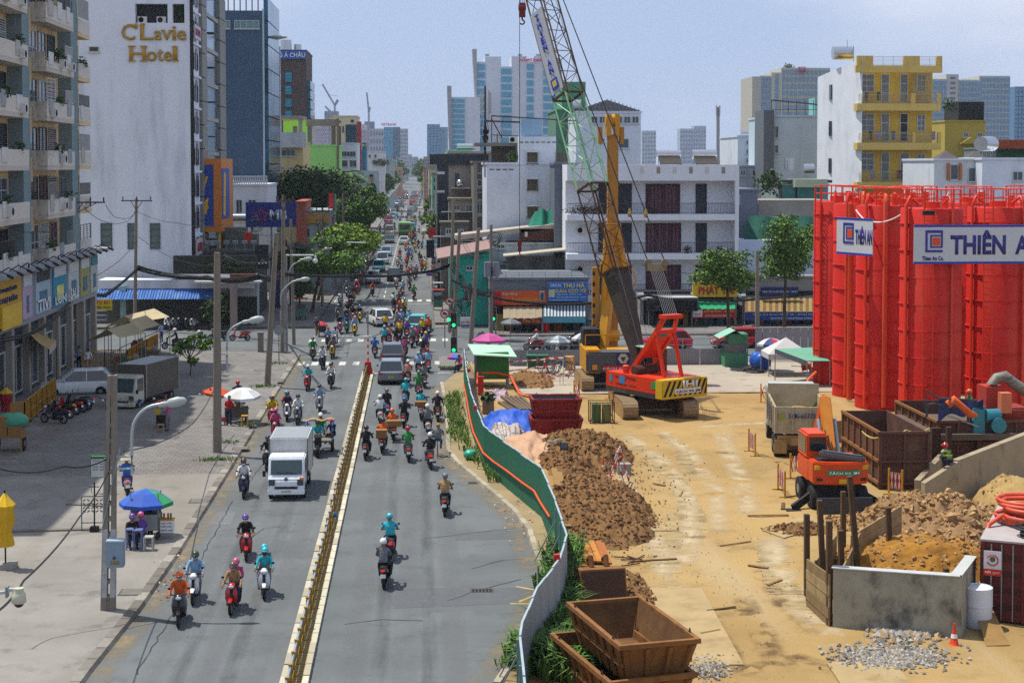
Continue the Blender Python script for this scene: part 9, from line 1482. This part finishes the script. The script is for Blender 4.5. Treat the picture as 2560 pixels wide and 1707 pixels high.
o=tag(b.build('mesh_rack',M('6a6c6c',.6,.3),loc=(r[0],Y2,.13)),'thin steel mesh rack with a black pole on the plaza','rack');b=B();x=P(236,1200,Y2).x;b.cyl((x,Y2-.1,.13),P(236,1205,Y2-.1),.03,n=6);b.bar((x-.2,Y2-.1,P(236,1215,Y2).z),(x+.2,Y2-.1,P(236,1215,Y2).z),.03);b.box(x-.15,x+.15,Y2-.25,Y2+.05,.13,.32);tag(b.build('sign_pole',DARK,loc=(x,Y2-.1,.13)),'black pole with a small crossbar in a concrete foot','pole')
parasol('large blue parasol over the drinks cart',365,1220,G(362,1350).y,1.0,('2450a8','2c5ab4','1f4a9c','2450a8','2c5ab4','1f4a9c','2450a8','2c8a5a'),.5,.13);g=G(362,1350,.13);t=T('drinks_cart','steel and glass drinks cart under the blue parasol','cart',(g.x,g.y,.13));bx(t,'cabinet',M('8d9290',.4,.3),-.5,.5,0,.6,.35,.95);bx(t,'glass_case',GLASS,-.48,.48,.05,.55,.953,1.4);[bx(t,'post',STEEL,x-.02,x+.02,y-.02,y+.02,.3,1.75)for x in(-.5,.5)for y in(.02,.58)];bx(t,'top_tray',M('a8a498',.5),-.55,.55,-.02,.62,1.403,1.46);wheels(t,.45,(.1,.5),.15,.06)
q=G(417,1348,.13);t=T('drink_box','white drink box with an orange lid reading TRÀ TẮC','box',(q.x,q.y,.13));bx(t,'box',WHITE,-.24,.24,0,.35,.25,.7);bx(t,'lid',M('c2821c',.6),-.26,.26,-.02,.37,.703,.74);[bx(t,'leg',STEEL,x-.015,x+.015,.05,.1,0,.25)for x in(-.2,.2)];[txt(t,s,-.21,.21,.57-i*.13,.66-i*.13,-.005,M('24346a',.5),.01,.004,Q=Matrix.Identity(4))for i,s in enumerate(('TRÀ TẮC','NƯỚC NGỌT','NƯỚC SUỐI'))];[bx(t,'bottle',M(c,.4),x,x+.07,.1,.17,.743,.95)for x,c in((-.15,'8a6a2c'),(0,'b0522c'),(.1,'3c7a3c'))]
for k,(x,y,s,hc,l)in enumerate(((330,1368,'black','purple','navy'),(352,1362,'purple','pink','black'),(395,1338,'grey','black','black'))):g=G(x,y,.13);person(('person in black with a striped cap sitting left of the drinks cart','person in purple with a pink hat sitting before the drinks cart','person in grey bent behind the drink box')[k],(g.x,g.y,-.25),R((200,20,120)[k]),s,'helmet',hc,l,'sit',None,'customers at the drinks cart')
stool('tall blue plastic stool left of the drinks cart',328,1372,'5a6a94',h=.75);stool('second blue plastic stool beside the drinks cart',345,1374,'5a6a94',h=.75);stool('pale folding chair in front of the drinks cart',372,1374,'a8a8a0','folding_chair',h=.5)
g=G(318,1235,.13);bike('silver motorbike with a delivery rider behind the slotted pole',(g.x,g.y,.13),.2,'silver','parked motorbikes');person('person in blue with a conical hat on a silver motorbike',(g.x,g.y,.13),.2,'blue','conical','cream','purple','ride',None)
stand('vendor in a pink shirt bending over a bicycle stall',420,1078,R(70),'pink','grey');stool('small wooden stool beside the pink vendor',402,1080,'tan');g=G(404,1068,.13);t=T('vendor_rack','small vendor rack loaded with bags beside the pink vendor','stall',(g.x,g.y,.13));bx(t,'frame',DARK,-.25,.25,-.2,.3,0,.7);[bx(t,'bag',M(c,.7),x,x+.3,-.25,.3,z,z+.35)for x,z,c in((-.3,.703,'b09a3c'),(.0,.703,'6a8a94'),(-.2,1.06,'b03a3c'),(.05,1.06,'a8a49c'))]
yv=G(600,1060).y;parasol('white parasol over the kerbside stall',606,968,yv,1.0,('white','b8b8b4'),.42,.13,ty=.1);parasol('orange parasol next to the white one at the kerbside stall',545,966,yv+1.2,.85,('c2471c','b84a24'),.35,.13,tx=-.15);g=G(590,1058,.13);t=T('kerb_stall','small wooden kerbside food stall under the white parasol','stall',(g.x,g.y,.13));bx(t,'counter',M('5a5248',.8),-.6,.6,0,.6,.3,.85);[bx(t,'jar',M(c,.4),-.5+i*.24,-.34+i*.24,.1,.3,.853,1.05)for i,c in enumerate(('8a6a3c','a83c2c','5a7a3c','b0b0a8'))];wheels(t,.5,(.15,.5),.2,.07)
stand('vendor in a red shirt standing at the kerbside stall',572,1064,R(-20),'red','navy',None,'grey');stool('red plastic stool beside the vendor in red',555,1062,'red');stool('orange box on a white stool at the kerbside stall',612,1066,'c2901c',h=.6);g=G(597,1020,.13);bike('dark motorbike behind the kerbside stall',(g.x,g.y,.13),.3,'black','parked motorbikes');person('rider with red helmet behind the white parasol',(g.x,g.y,.13),.3,'navy','helmet','red','black','ride',None)
for k,(x,y,s,l,rz)in enumerate(((98,948,'brown','cream',40),(107,943,'darkgreen','cream',20),(198,922,'lightblue','navy',150),(222,930,'white','tan',200),(404,858,'lightblue','navy',60),(760,720,'black','black',10))):stand(('person in brown carrying a bag by the shop fronts','person in dark green beside the one in brown','person in light blue by the apartment pole','person in white shirt beside the white car','person in light blue at the pink market notice','person in black under the street trees')[k],x,y,R(rz),s,l,None,'black','walk' if k%2 else 'stand')
stand('pedestrian in dark clothes with a red umbrella and a pushcart',792,842,R(30),'navy','tan',None,'grey','walk',z=0);parasol('small red umbrella of the pedestrian at the junction',802,803,G(795,840).y,.55,('b01c34',),.28,1.1);g=G(806,842);t=T('pushcart','small dark pushcart beside the pedestrian with the red umbrella','cart',(g.x,g.y,0));bx(t,'basket',DARK,-.3,.3,-.3,.4,.4,.9);wheels(t,.28,(-.1,.3),.2,.05)
parasol('large pink parasol behind the green hut',1222,832,116,1.25,('a83c7c','b04a86'),.5);parasol('grey and white striped parasol by the motorbikes',1395,838,116,.95,('6a7078','a8b0b4'),.45);parasol('red and white parasol behind the yellow digger',1462,830,116,1.0,('b03020','b4b8b8','6a6e72'),.45);parasol('small dark grey parasol under the beige awning',1276,796,126,.85,('5a5f60','6a6f70'),.35);parasol('red and white company parasol beside the white gazebo',1927,844,106,.95,('b0242c','b4b8bc','24366a'),.4);parasol('rainbow coloured umbrella at the right corner island',1137,883,G(1137,930).y,.5,('b03060','5a4ab0','2a78c0','b8486a'),.25,.9)
g=G(1148,932);person('person in maroon sitting under the rainbow umbrella',(g.x,g.y,-.35),2.5,'pink',None,'black','black','sit',None)
yb_=G(1835,922).y;t=T('guard_booth','small green guard booth with a gabled mint roof','booth',(P(1838,900,yb_).x,yb_,.1));q=rect(1812,882,1870,922,yb_);GB_=M('3f7a5c',.7,0,.1);ub('lower_wall',GB_,t,q[0],q[1],yb_,yb_+1.5,.1,q[3]);q2=rect(1822,835,1870,860,yb_);ub('upper_wall',GB_,t,q2[0],q2[1],yb_+.02,yb_+1.48,q2[2],q2[3]);ub('window',M('5a6264',.2,0,.4,3),t,q[0]+.1,q[1]-.1,yb_+.1,yb_+1.4,q[3]+.003,q2[2]-.003);[ub('corner_post',GB_,t,x,x+.07,yb_+.01,yb_+.09,q[3]+.003,q2[2]-.003)for x in(q[0],q[1]-.07)];b=B();a,c,m_=P(1798,846,yb_-.3),P(1872,846,yb_-.3),P(1838,826,yb_-.3);b.add([a,m_,m_+V((0,2,0)),a+V((0,2,0)),c,c+V((0,2,0))],[(0,1,2,3),(1,4,5,2)]);b.build('roof',M('7db09a',.7,0,.1),t)
p=P(1965,843,104);t=T('gazebo','white pop-up gazebo beside the silos','tent',(p.x,104,.1));b=B();c4=[V((p.x+x,104+y,P(1965,880,104).z))for x,y in((-1.4,-1.2),(1.4,-1.2),(1.4,1.2),(-1.4,1.2))];pk=V((p.x,104,p.z));[b.add([c4[i],c4[(i+1)%4],pk],[(0,1,2)])for i in range(4)];[b.quad(c4[i],c4[(i+1)%4],c4[(i+1)%4]-V((0,0,.35)),c4[i]-V((0,0,.35)))for i in range(4)];b.build('canopy',M('b4b4b4',.7,0,.06),t);[(lambda k:k.build('leg',STEEL,t))(B().cyl((c.x,c.y,.1),c,.03,n=6))for c in c4]
p=[P(*q,Y)for*q,Y in((1938,872,101),(2018,902,98),(2075,902,98),(2035,868,103))];t=T('lean_to_tent','mint green sheet roof on posts beside the silos','tent',(p[0].x,100,.1));b=B();b.add(p,[(0,1,2,3)]);b.add([v-V((0,0,.05))for v in p],[(3,2,1,0)]);b.build('roof',M('5f9a80',.7,0,.1),t);b=B();b.quad(p[0],p[1],p[1]-V((0,0,.35)),p[0]-V((0,0,.3)));b.build('print_banner',M('4a5058',.7,0,.4,3),t);[(lambda k:k.build('post',STEEL,t))(B().cyl((c.x,c.y,.1),c,.035,n=6))for c in p[:3]]
g=G(1907,932);t=T('water_tank','lying round blue plastic water tank','tank',(g.x,g.y,.1));b=B();b.T=Matrix.Translation((0,.7,.62))@Matrix.Rotation(pi/2,4,'X')@Matrix.Rotation(.3,4,'Y');b.lathe([(.1,-.75),(.45,-.7),(.6,-.5),(.6,-.2),(.57,-.17),(.6,-.14),(.6,.4),(.45,.6),(.1,.65)],n=20);b.build('shell',M('1450a8',.4,0,.1),t,w=False,sm=50)
for k,(x,y)in enumerate(((1330,926),(1358,926),(1400,918))):g=G(x,y);t=T('wheelie_bin','green wheeled bin before the back fence, %s from the left'%ORD[k],'bin',(g.x,g.y,.1),0,'wheelie bins');m=M('164a34',.6,0,.15);b=B();b.prism([(-.25,0),(.25,0),(.33,.85),(-.33,.85)],'y',0,.6);b.build('body',m,t,w=False);bx(t,'lid',M('1f6a4c',.6),-.36,.36,-.03,.65,.853,.93)
g=G(1425,930);t=T('yellow_box','yellow and blue plastic box by the rig track','box',(g.x,g.y,.1));bx(t,'box',YM,-.3,.3,0,.5,.1,.95);bx(t,'blue_side',M('1c4aa8',.5),-.42,-.302,0,.5,.2,.9)
b=B();p=G(2005,935);b.cyl((p.x,p.y,.5),(p.x+.6,p.y,.55),.3,.2,10);b.bar((p.x,p.y,.5),(p.x-.8,p.y-.3,.6),.04);b.cyl((p.x+.7,p.y-.05,.25),(p.x+.7,p.y+.05,.25),.22,n=12);tag(b.build('wheelbarrow',M('a83c1c',.6,0,.2),loc=(p.x,p.y,.1)),'orange-red wheelbarrow under the green sheet roof','wheelbarrow')
b=B();b.tube([P(2040,930,95),P(2020,950,94),P(2012,985,93),P(2022,1010,92),P(2035,1020,92)],.08,8);tag(b.build('orange_hose',ORANGE,sm=60),'orange hose curving down the left silo','hose')
for k,(x,y,Y)in enumerate(((1362,797,131),(1352,840,129))):q=rect(x-8,y,x+14,y+(50 if not k else 22),Y);b=B();b.sheet(lambda u,v:(q[0]+(q[1]-q[0])*(u*(.6+.4*v)+.2*(1-v)),Y+.1*sin(u*9),q[3]-(q[3]-q[2])*v),8,6);tag(b.build('red_flags',M('b0140f',.7,0,.15)),('red flags hanging at the corner shop under the striped awning','red flag box on the pavement below the hanging flags')[k],'flag','red flags')
g=G(920,938);t=T('water_barrier','red plastic barrier at the end of the median with a striped pole','barrier',(g.x,g.y,.07));b=B();b.prism([(-.35,0),(.35,0),(.22,.5),(.2,.85),(-.2,.85),(-.22,.5)],'y',-.3,.3);b.build('block',RED,t,w=False,bev=.04);b=B();striped(b,(0,.2,.85),(0,.2,2.6),.06,8);b.cyl((0,.2,2.6),(0,.2,4.2),.05,n=8,m=2);b.build('pole',[M('c83018',.5),WHITE,STEEL],t,w=False)
g=G(652,884);tag(B().box(g.x-.2,g.x+.2,g.y-.2,g.y+.2,0,1.5).box(g.x-.25,g.x+.25,g.y-.25,g.y+.25,1.5,1.6).build('gate_bollard',M('7d7468',.9,0,.2),loc=(g.x,g.y,0)),'square stone bollard at the side street corner','bollard')
for k,(x,y,r)in enumerate(((1086,1148,.33),(837,1290,.12))):g=G(x+(90 if not k else 0),y,.1);b=B();b.ball((g.x,g.y,.1+r*.7),(r,r,r*.8),14,9);b.v=[(a+.08*r*NZ.noise(V((a*9,c*9,d*9)))*3,c,d+.05*r*NZ.noise(V((a*9,c*9,d*9)))*4)for a,c,d in b.v];tag(b.build('rubbish_bag',M('2f9a7c' if not k else '1c7ab8',.35,0,.25,5),sm=50,loc=(g.x,g.y,.1)),('green plastic rubbish bag in the verge grass','small blue plastic bag on the median')[k],'bag','plastic bags')
HV=[M('6a7a2c',.8),M('c2c832',.6)]
for k,(x,y,Y,rz,hat,pose)in enumerate(((2040,1040,79,60,'yellow','sit'),(2052,1040,79.6,40,'yellow','sit'),(2424,1062,71.5,100,'orange','stand'),(2372,1168,64.5,30,'red','crouch'))):
 p=P(x,y,Y);z=p.z if pose!='sit' else p.z-.55;o=person(('worker in a green vest and yellow helmet sitting on the dump truck side','second worker with yellow helmet behind the first on the truck','worker with orange helmet standing on the pump platform','worker with red and white helmet crouching on the ramp wall')[k],(p.x,Y,z),R(rz),'darkgreen','helmet',hat,'navy',pose,None,'site workers');own(o,1,M('4f6a34',.8,0,.35,6))
 b=B();h=POSE[pose][1];zc=h.z-.33;b.lathe([(.185,-.03),(.19,.0),(.185,.03)],(0,h.y-.06 if pose!='crouch' else h.y-.2,zc),14,0,False);b.build('hi_vis_band',M('b8c81c',.5),o,w=False)
b=B();p=P(2040,1048,79);b.box(p.x-.6,p.x+1.4,78.6,80.2,.05,p.z-.02);tag(b.build('side_platform',MUD,loc=(p.x,79,0)),'muddy platform between the dump truck and the silos','platform')
pts=sag([P(62,1000,85),P(240,990,80),P(400,985,84),P(540,960,86)],.35,10);t=T('bulb_string','string of coloured bulbs across the plaza stalls','lights',pts[0]);b=B();b.tube(pts,.015,4);b.build('cable',WIRE,t)
for i,q in enumerate(pts[3::2]):b=B();b.ball(q-V((0,0,.1)),.07,8,6);b.build('bulb',M(('b8b8b0','b03a2c','b8a83c','3c7ab0')[i%4],.3),t,sm=60)
for k in range(16):
 lf=k%2;Y=168+k*14;x=-11.6+U(-.3,.8)if lf else 2.6+U(-.3,.4);z=U(2.6,4.2);c=rnd.choice(('b01c24','1c4a9c','c2981c','1f7a4a','c4c4c8','a83c7c','1a1c24'));t=T('shop_sign','%s projecting shop sign up the %s pavement'%(ORD[k//2],'left' if lf else 'right'),'sign',(x,Y,0),0,'small street signs');w,h=U(.9,1.7),U(.8,1.6);bx(t,'board',M(c,.5,0,.1),-w/2,w/2,0,.14,z,z+h);bx(t,'stripe',WHITE if c[0]!='c' else DARK,-w*.36,w*.36,-.02,-.003,z+h*.35,z+h*.6);bx(t,'post',STEEL,-.04,.04,.15,.23,.1,z+h)
for k in range(9):
 lf=k%3==0;Y=143+k*9;x=-10.4 if lf else 2.1+U(-.2,.3);t=T('pavement_cart','%s street food cart along the %s pavement'%(ORD[k//3 if lf else k-k//3-1],'left' if lf else 'right'),'cart',(x,Y,.13),0,'pavement carts');bx(t,'cabinet',M(rnd.choice(('8a8f90','b09a3c','3c6a5a','8a4a3c')),.5),-.45,.45,-.3,.4,.3,1.0);bx(t,'glass_case',GLASS,-.4,.4,-.25,.35,1.003,1.4);bx(t,'top',M(rnd.choice(('b8b0a0','a83c34','2c5aa8')),.7),-.6,.6,-.45,.5,1.9,1.96);[bx(t,'post',STEEL,a-.02,a+.02,.3,.34,1.0,1.9)for a in(-.42,.42)];wheels(t,.4,(.1,),.22,.06)
for k,(px,py)in enumerate(((650,925),(560,1160),(330,1480),(498,1252),(602,1120))):g=G(px,py,.13);t=T('manhole_cover',('iron cover by the leaning pole','iron cover near the flat grass patch','square iron cover near the slotted pole','iron cover at the kerb slabs','iron cover below the kerbside stall')[k]+' in the left pavement','manhole',(g.x,g.y,.13),0,'pavement covers');bx(t,'frame',M('4a4844',.9),-.4,.4,-.4,.4,.005,.012);bx(t,'lid',M('6a665f',.9,.1,.2),-.34,.34,-.34,.34,.0125,.02)
for k in range(14):g=G(U(1580,2000),U(1180,1680));a=U(0,3);L_=U(.3,.9);b=B();b.bar((g.x-cos(a)*L_,g.y-sin(a)*L_,.12),(g.x+cos(a)*L_,g.y+sin(a)*L_,.12),U(.05,.16),.03);tag(b.build('board_scrap',M(rnd.choice(('7a5a34','5a4226','8d7a58')),.9,0,.2)),'scrap of board lying on the trodden sand','board','board scraps')
scatter('rubble','small stones and clods scattered over the trodden sand',1780,1400,300,330,500,.022,[M('7a6240',.95),M('927c56',.95),M('655034',.95)],31,'rubble');scatter('rubble','clods fallen around the brown earth heaps',1560,1250,130,150,500,.045,[M('6a5232',.95),M('7d5a34',.95)],32,'rubble')
for k,(px,py,Y,r_)in enumerate(((1150,735,131,.55),(1160,760,130,.45),(1143,770,128,.4),(1235,600,134,.5),(640,560,125,.45),(800,560,146,.4),(1640,760,130.5,.5))):
 p=P(px,py,Y);q=random.Random(k);b=B()
 for i in range(7):rr=r_*q.uniform(.7,1.15);o=V((q.uniform(-.15,.15),0,q.uniform(-.2,.2)));b.tube([p+o+V((cos(a*pi/7)*rr,q.uniform(-.05,.05),sin(a*pi/7)*rr))for a in range(14)],.016,4,close=True)
 tag(b.build('cable_loop',WIRE),'hanging coil of spare black cable, '+('on the middle leaning pole','below it by the turquoise wall','beside the corner signal','above the transformers','over the floodlit terrace','at the tree pole','behind the crane gantry')[k],'cable','cable loops')
# ================================================================ haze: the air over the far street
hz=B().box(-900,900,-20,2300,-1.5,130).build('haze',M('ffffff'));m=bpy.data.materials.new('haze_air');m.use_nodes=True;m.node_tree.nodes.remove(m.node_tree.nodes['Principled BSDF']);v=N(m.node_tree,'ShaderNodeVolumePrincipled');v.inputs['Color'].default_value=(.8,.88,1,1);v.inputs['Density'].default_value=.00014;v.inputs['Anisotropy'].default_value=.3;m.node_tree.links.new(v.outputs[0],m.node_tree.nodes['Material Output'].inputs['Volume']);hz.data.materials.clear();hz.data.materials.append(m);S(hz,'stuff')
